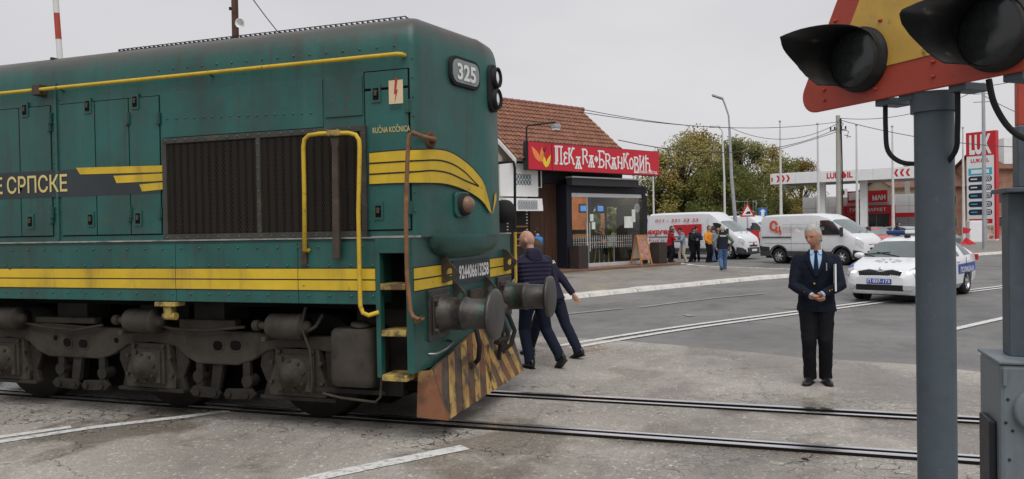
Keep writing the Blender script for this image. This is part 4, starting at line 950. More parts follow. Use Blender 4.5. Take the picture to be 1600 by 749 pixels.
# flood light on its arm
fl_ = thing('flood_light', 'black flood light on a bent arm above the red bakery sign', 'lamp', BK, BA)
MB().tube([(-2.67, -.65, 4.0), (-2.67, -.65, 5.55), (-2.64, -.7, 5.64), (-1.7, -1.1, 5.78), (-1.62, -1.12, 5.78)], .035).build('arm', M['black'], fl_)
MB().bb(-1.75, -1.45, -1.25, -1.0, 5.55, 5.72).build('lamp_head', M['galv'], fl_, bevel=.03); MB().bb(-1.72, -1.48, -1.22, -1.03, 5.50, 5.555).build('lens', M['lens_clear'], fl_)
BM = Matrix.Translation(BK) @ Matrix.Rotation(BA, 4, 'Z')
# planters
for s, lab in ((0.02, 'dark brown square planter left of the bakery glass front'), (5.02, 'dark brown square planter right of the bakery front, behind the menu board')):
    p = thing('planter', lab, 'planter', BM @ V(s+.27, -.36, .15), BA, 'planters flanking the bakery front')
    MB().bb(-.27, .27, -.27, .27, 0, .92).build('box', M['planter'], p, bevel=.012); MB().bb(-.22, .22, -.22, .22, .9, .935).build('soil', M['inner_dark'], p)
# A-board
ab = thing('menu_board', 'wooden A-frame menu board standing on the bakery platform', 'menu board', BM @ V(3.95, -.50, .15), BA-.10)
for sg_ in (-1, 1):
    f = MB()
    for xx in (-.31, .31): f.prism([(xx-.03, sg_*.33-.02, 0), (xx+.03, sg_*.33-.02, 0), (xx+.03, sg_*.33+.02, 0), (xx-.03, sg_*.33+.02, 0)], (-xx*.18, -sg_*.30, 1.28))
    f.bb(-.27, .27, sg_*.03-.02, sg_*.03+.02, 1.20, 1.29).bb(-.30, .30, sg_*.27-.02, sg_*.27+.02, .22, .28)
    f.build('frame', M['wood_light'], ab)
MB().add([(-.26, -.285, .28), (.26, -.285, .28), (.23, -.055, 1.2), (-.23, -.055, 1.2)], [(0, 1, 2, 3)]).build('menu_sheet', M['poster'], ab)
MB().add([(-.23, -.075, 1.08), (.23, -.075, 1.08), (.22, -.058, 1.17), (-.22, -.058, 1.17)], [(0, 1, 2, 3)]).build('header_plate', M['black'], ab)
MB().add([(.26, .285, .28), (-.26, .285, .28), (-.23, .055, 1.2), (.23, .055, 1.2)], [(0, 1, 2, 3)]).build('menu_sheet', M['white'], ab)
# ================================================================== filling station and background
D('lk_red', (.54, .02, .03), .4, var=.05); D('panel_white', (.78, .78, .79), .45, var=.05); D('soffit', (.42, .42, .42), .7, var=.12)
D('win_dark', (.05, .055, .06), .15, var=.4, vs=1.5); D('concrete', (.34, .33, .30), .85, var=.15, layers=[((.2, .19, .17), 3, .5, .8, .5, (1, 1, .2))])
D('blind', (.32, .33, .35), .6, var=.1); D('blue_sign', (.03, .14, .42), .4); D('price_dark', (.02, .025, .06), .5); D('teal', (.05, .42, .55), .5)
D('brick_house', (.30, .16, .11), .85, var=.3, vs=1.5, layers=[((.4, .3, .22), 6, .55, .7, .5, (1, 1, 4))]); D('house_roof', (.17, .085, .06), .85, var=.3); D('house_plaster', (.42, .35, .25), .9, var=.15)
D('wood_pole', (.10, .05, .035), .85, var=.3, vstretch=(4, 4, .3)); D('cable', (.02, .02, .022), .6); D('conc_pole', (.40, .385, .34), .85, var=.12)
A_ = atD(1206, 285, 68); B_ = atD(1452, 276, 61); A_.z = B_.z = 0; d_ = B_-A_; FL = d_.length; FA = math.atan2(d_.y, d_.x)
FM = Matrix.Translation(A_) @ Matrix.Rotation(FA, 4, 'Z')
cp = thing('station_canopy', 'white filling station canopy with red chevrons and lettering', 'canopy', A_, FA)
CZ0, CZ1 = 5.30, 6.25
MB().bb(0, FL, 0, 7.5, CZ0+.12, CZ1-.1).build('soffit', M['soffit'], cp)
for i in range(6): MB().bb(FL*i/6+.004, FL*(i+1)/6-.004, -.10, .0, CZ0, CZ1).build('fascia_panel', M['panel_white'], cp, bevel=.02)
MB().bb(-.1, 0, -.1, 7.5, CZ0, CZ1).build('fascia_panel', M['panel_white'], cp); MB().bb(FL, FL+.1, -.1, 7.5, CZ0, CZ1).build('fascia_panel', M['panel_white'], cp)
def chev(x, dr):
    for k in range(3):
        xx = x+k*.42; w = .16*dr; m_ = (CZ0+CZ1)/2
        MB().add([(xx, -.106, m_+.30), (xx+.17, -.106, m_+.30), (xx+.17+w, -.106, m_), (xx+.17, -.106, m_-.30), (xx, -.106, m_-.30), (xx+w, -.106, m_)], [(0, 1, 2, 5), (5, 2, 3, 4)]).build('chevron', M['lk_red'], cp)
chev(.42, 1); chev(FL-2.35, -1)
MB().add([(-.01, -.106, 5.95), (.12, -.106, 5.85), (.12, -.106, 5.6), (-.01, -.106, 5.5)], [(0, 1, 2, 3)]).build('chevron', M['lk_red'], cp)
lx = 4.62
text('LUK', M['lk_red'], cp, (lx, -.104, 5.60), (1, 0, 0), (0, 0, 1), .48, 1.05, bold=.04); text('IL', M['lk_red'], cp, (lx+1.62, -.104, 5.60), (1, 0, 0), (0, 0, 1), .48, .44, bold=.04)
dr = [V(lx+1.34, -.108, 5.62+.30)+V(math.sin(a)*.23*(1 if math.cos(a) < .2 else .8-.5*math.cos(a)), 0, -.08-math.cos(a)*-.3+ (0)) for a in [i*math.pi/8 for i in range(16)]]
MB().sheet(dr).build('drop_emblem', M['lk_red'], cp)
for x in (3.6, 6.95): MB().bb(x, x+.55, 1.2, 1.75, 0, CZ0+.12).build('column', M['panel_white'], cp, bevel=.03)
MB().prism([(.4, 1.2, CZ0+.12), (.7, 1.2, CZ0+.12), (1.1, 1.2, 4.6), (.95, 1.2, 4.6)], (0, .2, 0)).build('brace', M['panel_white'], cp)
# shop
sp = thing('station_shop', 'white panelled filling station shop with red framed windows', 'shop', A_, FA)
KY = 9.0; KH = 4.35; K0, K1 = .35, 12.2
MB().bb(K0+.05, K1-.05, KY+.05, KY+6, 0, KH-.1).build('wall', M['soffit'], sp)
for r in range(4):
    for c in range(3):
        for (a, b) in ((K0, 3.9), (8.4, K1)):
            w = (b-a)/3
            if r < 2 and c > 0 and a < 1: continue
            if r < 2 and c < 2 and a > 5: continue
            MB().bb(a+w*c+.012, a+w*(c+1)-.012, KY-.02, KY+.05, 1.0*r+.3*(r > 0)+.0, 1.0*r+1.0+.3*(r >= 0)-.03 if r < 3 else KH).build('cladding_panel', M['panel_white'], sp)
MB().bb(1.3, 5.6, KY-.08, KY-.02, 2.15, 2.5).build('window_head', M['lk_red'], sp); MB().bb(8.55, 11.7, KY-.08, KY-.02, 2.25, 2.65).build('window_head', M['lk_red'], sp); MB().bb(8.30, 8.55, KY-.08, KY-.02, 0, 3.4).build('window_frame', M['lk_red'], sp, bevel=.05)
MB().bb(3.5, 4.4, KY-.3, KY-.02, 0, 3.45).build('pillar', M['lk_red'], sp, bevel=.12)
for a, b in ((1.35, 2.3), (2.35, 3.4)): MB().bb(a, b, KY-.05, KY-.02, .6, 2.15).build('window', M['win_dark'], sp)
for a, b in ((8.6, 9.6), (9.66, 10.6), (10.66, 11.6)):
    w_ = MB().bb(a, b, KY-.05, KY-.02, .4, 2.25).build('window', M['blind'], sp)
    for k in range(9): MB().bb(a+.03, b-.03, KY-.07, KY-.05, .5+k*.19, .5+k*.19+.02).build('blind_slat', M['win_dark'], w_)
# entrance
MB().bb(4.45, 8.28, KY-.5, KY-.02, 2.6, 3.4).build('sign_board', M['lk_red'], sp); MB().bb(4.6, 8.0, KY-.8, KY-.55, 3.65, 4.75).build('banner', M['lk_red'], sp)
MB().prism([(4.75, KY-.82, 3.9), (6.1, KY-.82, 4.05), (6.15, KY-.82, 4.7), (4.7, KY-.82, 4.6)], (0, .02, 0)).build('poster', M['panel_white'], sp)
text('МАН', M['white'], sp, (6.75, KY-.805, 3.85), (1, 0, .06), (0, 0, 1), .42, 1.1, bold=.04); text('ГИПЕРМАРКЕТ', M['white'], sp, (4.75, KY-.505, 2.85), (1, 0, 0), (0, 0, 1), .30, 3.1, bold=.02)
MB().bb(4.5, 8.2, KY-.45, KY-.1, 3.42, 3.62).build('canopy_strip', M['soffit'], sp)
for a in (4.6, 5.8, 7.0): MB().bb(a, a+1.1, KY-.05, KY-.02, .1, 2.55).build('glass_door', M['win_dark'], sp)
MB().bb(8.05, 8.25, KY-.3, KY-.02, 0, 2.6).build('door_frame', M['lk_red'], sp)
for x in (4.35, 6.6+5.5): 
    ac = MB().bb(x-.9, x, KY+.5, KY+.9, KH, KH+.75).build('air_conditioner', M['panel_white'], sp, bevel=.03); MB().lathe((x-.5, KY+.495, KH+.38), (0, -1, 0), [(0, .27), (.01, .25)], 20).build('fan_grille', M['win_dark'], ac)
MB().bb(9.2, 9.55, KY+1, KY+1.4, KH, KH+2.6).bb(9.1, 9.65, KY+.9, KY+1.5, KH+2.6, KH+2.75).build('chimney', M['concrete'], sp)
# price totem
TA = atD(1511, 376, 69); TB = atD(1557, 376, 67); TA.z = TB.z = 0; td = TB-TA; TW = td.length; tt = thing('price_totem', 'tall white and red fuel price totem beside the road', 'sign', TA, math.atan2(td.y, td.x))
TH = 10.0; H0 = .3
def tz(y): return CH + (344-y)/1203*68.5
tb = MB().bb(0, TW, 0, .5, 0, tz(207)).build('body', M['panel_white'], tt, bevel=.04)
MB().bb(-.01, TW+.01, -.02, .52, tz(243), tz(206)).build('top_panel', M['lk_red'], tt); MB().bb(TW-.14, TW+.02, -.015, .51, .2, tz(243)).build('edge_strip', M['lk_red'], tt)
text('LUK', M['white'], tt, (.28, -.03, tz(239)), (1, 0, 0), (0, 0, 1), tz(210)-tz(239), TW-.6, bold=.045); text('LUKOIL', M['lk_red'], tt, (.38, -.006, tz(253)), (1, 0, 0), (0, 0, 1), .33, TW-.9, bold=.035)
MB().bb(.18, TW-.3, -.012, 0, tz(273), tz(262)).build('brand_strip', M['teal'], tt); MB().bb(.4, TW-.55, -.016, -.012, tz(270.5), tz(264.5)).build('brand_text_strip', M['panel_white'], tt)
for k, (y, pr) in enumerate(((279, '200'), (292, '203'), (305, '200'), (318, '400'), (330.5, '190'))):
    z = tz(y); pp = MB().prism(rounded(V(TW*.5-.08, -.001, z), V(1, 0, 0), V(0, 0, 1), TW-.5, .50, .2), (0, -.012, 0)).build('price_panel', M['price_dark'], tt)
    MB().bb(TW*.56, TW-.45, -.02, -.0135, z-.17, z+.17).build('display', M['panel_white'], pp); text(pr, M['price_dark'], pp, (TW*.58, -.021, z-.13), (1, 0, 0), (0, 0, 1), .26, TW*.22, bold=.03, off=.004)
    MB().bb(.35, .9, -.018, -.0135, z-.05, z+.05).build('fuel_name', M['teal'] if k > 1 else M['panel_white'], pp)
MB().bb(.2, TW-.3, -.012, 0, tz(348), tz(341)).build('market_panel', M['lk_red'], tt); text('Мини Маркет', M['white'], tt, (.45, -.014, tz(346.5)), (1, 0, 0), (0, 0, 1), .2, TW-1.1, bold=.02)
D('burger_ad', (.62, .55, .45), .5, var=.5, vs=1.2, layers=[((.5, .08, .04), 1.6, .55, .6, .9, ONE), ((.6, .4, .05), 2.2, .6, .64, .9, ONE)])
MB().bb(.15, TW-.2, -.012, 0, tz(372), tz(351)).build('advert', M['burger_ad'], tt)
# ---- poles
def pole(name, label, cat, px, D_, ytop, r0, r1, mat, group=None, yb=None, lean=0):
    b = atD(px, 374, D_); b.z = 0; t = atD(px, ytop, D_); o = thing(name, label, cat, b, group=group)
    h = t.z; MB().cyl((0, 0, 0), (lean, 0, h), r0, r1, n=12).build('shaft', M[mat], o); return o, h
D('pole_white', (.60, .60, .58), .5, var=.1)
fl_names = ['flagpole in front of the left end of the station canopy', 'flagpole just left of the concrete utility pole, before the canopy column', 'flagpole just right of the canopy lettering', 'flagpole before the right end of the station canopy', 'flagpole left of the price totem']
for k, px in enumerate((1221, 1279.5, 1340, 1396, 1506)):
    o, h = pole('flagpole', 'bare white '+fl_names[k], 'flagpole', px, 57+k*.3, (190, 194, 196, 198, 200)[k], .13, .05, 'pole_white', 'bare white flagpoles before the filling station')
    MB().sphere((0, 0, h), .09, 8, 6).build('finial', M['galv'], o)
o, h = pole('utility_pole', 'grey concrete utility pole with cable cluster at its top, right of the white van', 'pole', 1311.5, 50, 181, .19, .13, 'conc_pole')
MB().bb(-.5, .5, -.05, .05, h-1.0, h-.9).build('crossarm', M['galv'], o)
for x in (-.45, -.2, .2, .45): MB().cyl((x, 0, h-.9), (x, 0, h-.72), .05).build('insulator', M['anthracite'], o)
MB().tube([(.05, -.2, h-.3), (.3, -.25, h-.6), (.1, -.25, h-.9), (.6, -.3, h-1.1), (.5, -.2, h-1.5), (.75, -.2, h-1.45), (.35, -.2, h-1.3)], .025, 6).build('cable_tangle', M['cable'], o)
MB().tube([(.16, -.1, h-.2), (.2, -.14, h-3), (.2, -.16, 0.2)], .05, 6).build('cable_riser', M['cable'], o)
def lamp(px, D_, ybot, ytop, label, hx, mat='galv', r=.11, two=False):
    b = atD(px, 374, D_); b.z = 0; o = thing('street_lamp', label, 'street lamp', b, CYAW, group='street lamps behind the vans'); zt = atD(px, ytop, D_).z; z1 = atD(px, ybot, D_).z
    MB().tube([(.35*(r > .1), 0, 0), (0, 0, z1*.6), (-.1, 0, z1)], [r, r*.8, r*.6], 10).build('shaft', M[mat], o)
    MB().tube([(-.1, 0, z1), (-.14, 0, z1+(zt-z1)*.4), (-.14+hx*.45, 0, z1+(zt-z1)*.8), (hx, 0, zt)], r*.45, 8).build('arm', M[mat], o)
    MB().prism(rounded(V(hx-.32, -.1, zt-.03), V(1, 0, -.35 if not two else 0).normalized(), V(0, 1, 0), .75, .32, .1), (0, 0, .12)).build('lamp_head', M[mat], o, bevel=.02)
    return o
lamp(1144.5, 50, 200, 153, 'tall grey street lamp with bent arm above the vans', -.55, 'galv', .13)
lamp(1133, 56, 206, 199, 'slim white street lamp left of the tall bent one', -.35, 'pole_white', .09, True)
lamp(1156, 74, 258, 252, 'low white street lamp behind the warning sign', -.7, 'pole_white', .09, True)
o, h = pole('utility_pole', 'thin pale pole just right of the bakery sign', 'pole', 1022, 62, 268, .09, .06, 'pole_white')
o, h = pole('utility_pole', 'thin grey pole standing in front of the price totem', 'pole', 1538.5, 47.5, 130, .14, .09, 'galv')
for z in (h-1.2, h-.7): MB().bb(-.55, .55, -.03, .03, z, z+.05).build('crossarm', M['galv'], o)
for x in (-.5, .5): MB().cyl((x, 0, h-.66), (x, 0, h-.5), .04).build('insulator', M['anthracite'], o)
# wooden pole with a horn loudspeaker behind the locomotive
o, h = pole('utility_pole', 'brown wooden pole with a white horn loudspeaker, behind the locomotive roof', 'pole', 375, 19, -70, .095, .08, 'wood_pole')
p = atD(379.5, 38.5, 18.8)-o.location
MB().lathe(p+V(-.03, .06, 0), V(.25, -1, 0), [(0, .03), (.04, .035), (.12, .07), (.2, .115), (.21, .12), (.205, .105), (.14, .07), (.06, .02)], 24).build('loudspeaker', M['white'], o)
MB().tube([(0, -.1, p.z+.35), (.12, -.12, p.z+.25), (.14, -.1, p.z+.4), (.1, -.1, p.z+.6)], .008, 5).build('cable_loop', M['cable'], o)
MB().bb(-.1, -.05, -.1, -.05, p.z+.38, p.z+.45).build('bracket', M['anthracite'], o)
# overhead wires: each span one thing
wires = [((1313, 190, 50), (905, 175, 33), .55, .017), ((1311, 200, 50), (966, 219, 33.5), 1.0, .02), ((1311, 205, 50), (1028, 264, 64), .5, .02), ((1313, 188, 50), (1700, 230, 45), .6, .022), ((1311, 192, 50), (1142, 200, 50), .9, .018), ((1313, 185, 50), (1538, 135, 47.5), .7, .02), ((1142, 200, 50), (895, 168, 36), .2, .018), ((1538, 135, 47.5), (1720, 80, 40), .3, .02), ((1538, 150, 47.5), (1720, 210, 40), .4, .02), ((375, -30, 19), (470, 90, 24), .1, .014)]
D('wire', (.05, .05, .055), .6)
WL = ['upper overhead wire from the bakery ridge to the concrete utility pole', 'lower overhead wire from the bakery verge to the concrete utility pole', 'thin overhead wire sagging behind the trees to the concrete utility pole', 'dark overhead wire running right from the concrete pole behind the signal post', 'overhead wire between the bent street lamp and the concrete utility pole', 'faint overhead wire between the concrete pole and the thin grey pole', 'topmost faint wire from the bakery roof to the bent street lamp', 'upper wire leaving the thin grey pole to the right edge', 'lower wire leaving the thin grey pole to the right edge', 'wire slanting down from the wooden loudspeaker pole behind the locomotive']
for k, (a, b, sag, r) in enumerate(wires):
    P0 = atD(*a); P1 = atD(*b); pts = [P0.lerp(P1, i/16) - V(0, 0, sag*4*(i/16)*(1-i/16)) for i in range(17)]
    o = MB().tube(pts, r, 5).build('overhead_wire', M['wire']); o['category'] = 'wire'; o['group'] = 'overhead wires'; o['label'] = WL[k]
# warning sign
wsb = atD(1168.5, 374, 46); wsb.z = 0; ws = thing('warning_sign', 'red and white triangular warning sign on a post between the two vans', 'sign', wsb, CYAW)
zt = atD(1168, 317, 46).z; zb = atD(1168, 339, 46).z; hw_ = .46
MB().cyl((0, .03, 0), (0, .03, zt-.1), .035).build('post', M['galv'], ws)
tri = lambda s, y: [(-hw_*s, y, zb+(1-s)*.27), (hw_*s, y, zb+(1-s)*.27), (0, y, zb+(1-s)*.27+.84*s)]
MB().prism(tri(1, 0), (0, .02, 0)).build('plate', M['lk_red'], ws, bevel=.008); MB().prism(tri(.68, -.004), (0, .003, 0)).build('white_field', M['white'], ws)
MB().prism([(-.16, -.006, zb+.17), (.18, -.006, zb+.17), (.18, -.006, zb+.32), (.02, -.006, zb+.32)], (0, .002, 0)).build('pictogram', M['black'], ws)
bsb = atD(1192, 374, 60); bsb.z = 0; bs = thing('road_sign', 'small blue road sign on a thin post left of the filling station', 'sign', bsb, CYAW)
z1 = atD(1192, 325, 60).z; MB().cyl((0, 0, 0), (0, 0, z1), .04).build('post', M['galv'], bs); MB().bb(-.34, .34, -.05, -.03, z1-.85, z1).build('plate', M['blue_sign'], bs, bevel=.02); MB().add([(-.12, -.055, z1-.7), (.12, -.055, z1-.7), (.12, -.055, z1-.3), (.24, -.055, z1-.3), (0, -.055, z1-.08), (-.24, -.055, z1-.3), (-.12, -.055, z1-.3)], [(0, 1, 2, 3, 4, 5, 6)]).build('arrow', M['white'], bs)
# scaffold
scb = atD(1150, 374, 66); scb.z = 0; sc = thing('scaffold', 'grey steel scaffold frame standing behind the white vans', 'scaffold', scb, CYAW)
for x in (0, 1.0, 1.75):
    for y in (0, .8): MB().cyl((x, y, 0), (x, y, 3.9), .03, n=6).build('upright', M['galv'], sc)
for z in (.9, 1.9, 2.9, 3.8): 
    for y in (0, .8): MB().cyl((0, y, z), (1.75, y, z), .025, n=6).build('rail', M['galv'], sc)
MB().cyl((0, 0, .9), (1.75, 0, 1.9), .025, n=6).build('brace', M['galv'], sc); MB().cyl((1.75, 0, 1.9), (0, 0, 2.9), .025, n=6).build('brace', M['galv'], sc)
# red cabinet and red barrier by the vans
rb = atD(1173, 374, 55); rb.z = 0; rc = thing('red_container', 'red upright container with white edges between the two white vans', 'container', rb, CYAW)
MB().bb(0, .62, 0, .5, .1, 1.30).build('body', M['lk_red'], rc, bevel=.04); MB().bb(-.03, .65, -.02, .52, 1.30, 1.36).build('lid', M['lk_red'], rc, bevel=.02)
for x in (-.12, .74): MB().tube([(x, .1, .1), (x-.04, .1, .5), (x, .1, .95), (x+.06, .1, 1.2)], .05, 8).build('edge_rail', M['white'] if x < 0 else M['lk_red'], rc)
# houses behind the station
def house(name, label, px0, px1, D_, y_e, y_r, wall, ridge=True):
    a = atD(px0, 374, D_); b = atD(px1, 374, D_); a.z = b.z = 0; d = b-a; L = d.length; h = thing(name, label, 'house', a, math.atan2(d.y, d.x)); ze = atD((px0+px1)/2, y_e, D_).z; zr = atD((px0+px1)/2, y_r, D_).z
    MB().bb(0, L, 0, 8, 0, ze).prism([(0, 0, ze), (0, 8, ze), (0, 4, zr-.1)], (L, 0, 0)).build('wall', M[wall], h)
    r = MB().prism([(-.4, -.5, ze-.2), (L+.4, -.5, ze-.2), (L+.4, 4, zr), (-.4, 4, zr)], (0, 0, .15)).prism([(-.4, 8.5, ze-.2), (L+.4, 8.5, ze-.2), (L+.4, 4, zr), (-.4, 4, zr)], (0, 0, .15)).build('roof', M['house_roof'], h)
    MB().bb(L*.3, L*.3+.6, 3.4, 4.0, zr-.5, zr+.9).build('chimney', M['brick_house'], h)
    rows = int(ze/2.9)
    for j in range(rows):
        n = max(2, int(L/2.6))
        for i in range(n):
            x = L*(i+.5)/n; z = 1.0+j*2.8
            w = MB().bb(x-.55, x+.55, -.06, -.01, z, z+1.3).build('window', M['house_plaster'], h); MB().bb(x-.46, x-.03, -.08, -.06, z+.08, z+1.22).build('pane', M['win_dark'], w); MB().bb(x+.03, x+.46, -.08, -.06, z+.08, z+1.22).build('pane', M['win_dark'], w)
    return h, L, ze
h1, L1, z1 = house('house', 'brick house with brown roof behind the price totem', 1548, 1660, 92, 262, 236, 'brick_house')
h2, L2, z2 = house('house', 'low brick house seen between the grey post and the totem', 1470, 1545, 96, 290, 262, 'brick_house')
h3, L3, z3 = house('house', 'beige house with wooden balcony behind the right end of the station canopy', 1398, 1466, 88, 292, 275, 'house_plaster')
for z in (2.6,):
    bc = MB().bb(0, L3, -1.2, 0, z, z+.12).build('balcony', M['wood_light'], h3)
    for i in range(int(L3/.4)): MB().bb(i*.4, i*.4+.05, -1.2, -1.15, z+.12, z+1.0).build('baluster', M['wood_light'], bc)
    MB().bb(0, L3, -1.2, -1.12, z+1.0, z+1.08).build('rail', M['wood_light'], bc)
MB().bb(2, 4.5, .5, 2.5, z1+.5, z1+3.6).build('roof_box', M['panel_white'], h1)
# low red boat-shaped banner near the totem
rbn = atD(1502, 378, 56); rbn.z = KZ; rn = thing('red_banner', 'red cloth banner fallen against the flagpole foot by the totem', 'banner', rbn, CYAW)
MB().add([(-.1, 0, .05), (.5, -.1, .0), (1.1, 0, .05), (.35, 0, .55), (.15, .05, .3)], [(0, 1, 2, 3, 4)]).add([(.15, .05, 1.3), (.75, .02, 1.15), (.55, .0, .85), (.15, .05, .8)], [(0, 1, 2, 3)]).build('cloth', M['lk_red'], rn)
MB().cyl((.1, .06, 0), (.1, .06, 1.7), .02, n=6).build('stick', M['galv'], rn)
ubb = atD(1523, 374, 62); ubb.z = KZ; ub = thing('utility_box', 'pale grey utility box in front of the price totem', 'box', ubb, CYAW)
MB().bb(-.55, .55, -.25, .25, .0, 1.75).build('body', M['panel_white'], ub, bevel=.03); MB().bb(-.5, .5, -.265, -.25, .1, 1.65).build('door', M['panel_white'], ub, bevel=.01)
# ---- trees
def leafmat(name, cols):
    m = bpy.data.materials.new(name); m.use_nodes = True; nt = m.node_tree; N = nt.nodes.new; L = nt.links.new; b = nt.nodes['Principled BSDF']
    at = N('ShaderNodeAttribute'); at.attribute_name = 'leafc'; r = N('ShaderNodeValToRGB'); el = r.color_ramp.elements
    el[0].color = cols[0]+(1,); el[1].color = cols[-1]+(1,)
    for i, c in enumerate(cols[1:-1]): e = el.new((i+1)/(len(cols)-1)); e.color = c+(1,)
    L(at.outputs['Fac'], r.inputs[0]); L(r.outputs[0], b.inputs['Base Color']); b.inputs['Roughness'].default_value = .6
    tl_ = N('ShaderNodeBsdfTranslucent'); L(r.outputs[0], tl_.inputs[0]); mxs = N('ShaderNodeMixShader'); mxs.inputs[0].default_value = .3
    L(b.outputs[0], mxs.inputs[1]); L(tl_.outputs[0], mxs.inputs[2]); L(mxs.outputs[0], nt.nodes['Material Output'].inputs[0]); return m
M['leaf_olive'] = leafmat('leaf_olive', [(.07, .095, .026), (.15, .16, .036), (.26, .23, .05), (.34, .26, .06), (.28, .17, .06)])
M['leaf_green'] = leafmat('leaf_green', [(.065, .095, .028), (.13, .16, .042), (.22, .22, .055), (.30, .25, .07)])
M['leaf_yellow'] = leafmat('leaf_yellow', [(.10, .105, .03), (.20, .175, .04), (.30, .23, .05), (.26, .16, .06)])
D('bark', (.055, .042, .032), .9, var=.3, bump=.4, bs=20)
def tree(name, label, px, D_, W, H, z0, mat, n, seed, hole=.0, size=.23):
    rn_ = random.Random(seed); b = atD(px, 374, D_); b.z = 0; t = thing(name, label, 'tree', b, rn_.uniform(0, 6), group='autumn trees behind the vans')
    tk = MB(); tk.tube([(0, 0, -.1), (.05, .05, H*.18), (.0, .1, H*.4), (.1, .0, H*.8)], [.32, .25, .18, .05], 9)
    clumps = []
    for i in range(46):
        a = rn_.uniform(0, 6.283); u = rn_.random()**.6; zf = rn_.random()
        rad = W/2*(math.sin(math.pi*min(1, .18+.80*zf))**.7)*u
        c = V(math.cos(a)*rad, math.sin(a)*rad, z0+(H-z0)*zf); clumps.append((c, rn_.uniform(.55, 1.2)*W*.13, rn_.random()))
        s = V(0, .05, H*min(.75, .15+.5*zf*.9)); mid = s.lerp(c, .55)+V(0, 0, .3)
        tk.tube([s, mid, c], [.09, .055, .02], 5)
        for q in range(3):
            e = c+V(rn_.uniform(-1, 1), rn_.uniform(-1, 1), rn_.uniform(.1, 1.3))*W*.09; tk.tube([c.lerp(mid, .3), c.lerp(e, .5), e], [.03, .02, .008], 4)
    tk.build('trunk', M['bark'], t, fix=False)
    vs_ = []; fs = []; cols = []
    for k in range(n):
        c, r, cc = clumps[rn_.randrange(len(clumps))]
        d = V(rn_.gauss(0, 1), rn_.gauss(0, 1), rn_.gauss(0, .8)); d = d.normalized()*r*(rn_.random()**.45)*1.15; p = c+d
        u = V(rn_.gauss(0, 1), rn_.gauss(0, 1), rn_.gauss(0, 1)).normalized(); w = u.orthogonal().normalized(); s = size*rn_.uniform(.5, 1.15)
        i0 = len(vs_); vs_ += [p-u*s*.6, p+w*s*.38+u*s*.05, p+u*s*.6, p-w*s*.38+u*s*.02]; fs.append((i0, i0+1, i0+2, i0+3))
        v = min(1, max(0, cc*.55+rn_.random()*.45)); cols += [v]*4
    me = bpy.data.meshes.new('crown'); me.from_pydata(vs_, [], fs); at = me.attributes.new('leafc', 'FLOAT', 'POINT'); at.data.foreach_set('value', cols)
    put('crown', me, M[mat], t)
    return t
tree('tree', 'large olive-brown autumn tree right of the bakery sign', 1068, 72, 9.5, 9.5, .8, 'leaf_olive', 16000, 1)
tree('tree', 'tall thin-topped tree behind the express van, left of the street lamps', 1098, 80, 9.5, 10.9, 2.0, 'leaf_yellow', 12000, 2)
tree('tree', 'yellow-green tree directly behind the street lamps', 1160, 74, 8.5, 9.7, 1.0, 'leaf_green', 16000, 3)
tree('tree', 'green tree touching the left end of the station canopy', 1203, 82, 8.5, 9.9, 1.2, 'leaf_olive', 15000, 4)
tree('tree', 'small pale green tree above the left part of the station canopy', 1252, 100, 7.5, 9.8, 3, 'leaf_yellow', 8000, 5)
tree('tree', 'low dark bushy tree behind the white vans', 1128, 68, 8, 6.5, .4, 'leaf_green', 12000, 6)
tree('tree', 'low brown-green tree just right of the bakery box', 1032, 70, 6, 8.0, .5, 'leaf_olive', 10000, 8)
# far hedge line closing the horizon
hd = MB(); 
rn2 = random.Random(5); hv = []; hf = []; hc = []
for k in range(26000):
    x = rn2.uniform(-120, 160); y = 150+rn2.uniform(0, 10); z = rn2.random()**1.3*(4.5+2.5*math.sin(x*.11)+1.5*math.sin(x*.37+1)); s = rn2.uniform(.4, .9)
    u = V(rn2.gauss(0, 1), rn2.gauss(0, 1), rn2.gauss(0, 1)).normalized(); w = u.orthogonal(); p = V(x, y, z); i0 = len(hv); hv += [p-u*s, p+w*s*.6, p+u*s, p-w*s*.6]; hf.append((i0, i0+1, i0+2, i0+3)); hc += [rn2.random()]*4
me = bpy.data.meshes.new('far_hedge'); me.from_pydata(hv, [], hf); at = me.attributes.new('leafc', 'FLOAT', 'POINT'); at.data.foreach_set('value', hc)
o = put('far_hedge', me, M['leaf_green']); o['kind'] = 'stuff'; o['label'] = 'far belt of dull green trees on the horizon'; o['category'] = 'trees'
# ================================================================== crossing signal and barrier machines in the foreground
D('sig_grey', (.075, .095, .11), .45, var=.14, vs=4, layers=[((.04, .045, .05), 7, .55, .8, .6, ONE), ((.16, .17, .18), 26, .66, .72, .6, ONE), ((.10, .055, .03), 11, .68, .74, .7, ONE)], bump=.15, bs=9)
D('sig_grey2', (.16, .185, .20), .5, var=.14, vs=4, layers=[((.06, .065, .07), 5, .5, .8, .6, (1, 1, .4)), ((.22, .22, .22), 20, .66, .74, .5, ONE)], bump=.08, bs=14)
D('sig_red', (.42, .065, .04), .5, var=.14, vs=4, layers=[((.2, .05, .04), 5, .55, .8, .5, ONE), ((.12, .06, .04), 30, .68, .74, .6, ONE)], bump=.1, bs=18)
D('sig_yellow', (.60, .37, .075), .5, var=.12, vs=5, layers=[((.35, .24, .08), 4, .5, .75, .6, ONE), ((.12, .07, .03), 16, .64, .72, .7, ONE), ((.45, .36, .22), 2.2, .6, .7, .6, ONE)], bump=.15, bs=10)
D('hood_black', (.014, .014, .014), .65, var=.3, vs=6, layers=[((.075, .065, .055), 3, .5, .72, .6, ONE), ((.16, .14, .12), 14, .62, .75, .5, ONE)])
D('signal_lens', (.02, .022, .022), .18, var=.2, vs=40, spec=.5)
SP = V(.600, 3.37, 0)
e_ = V(.65, -.76, 0).normalized(); n_ = V(-.76, -.65, 0).normalized()
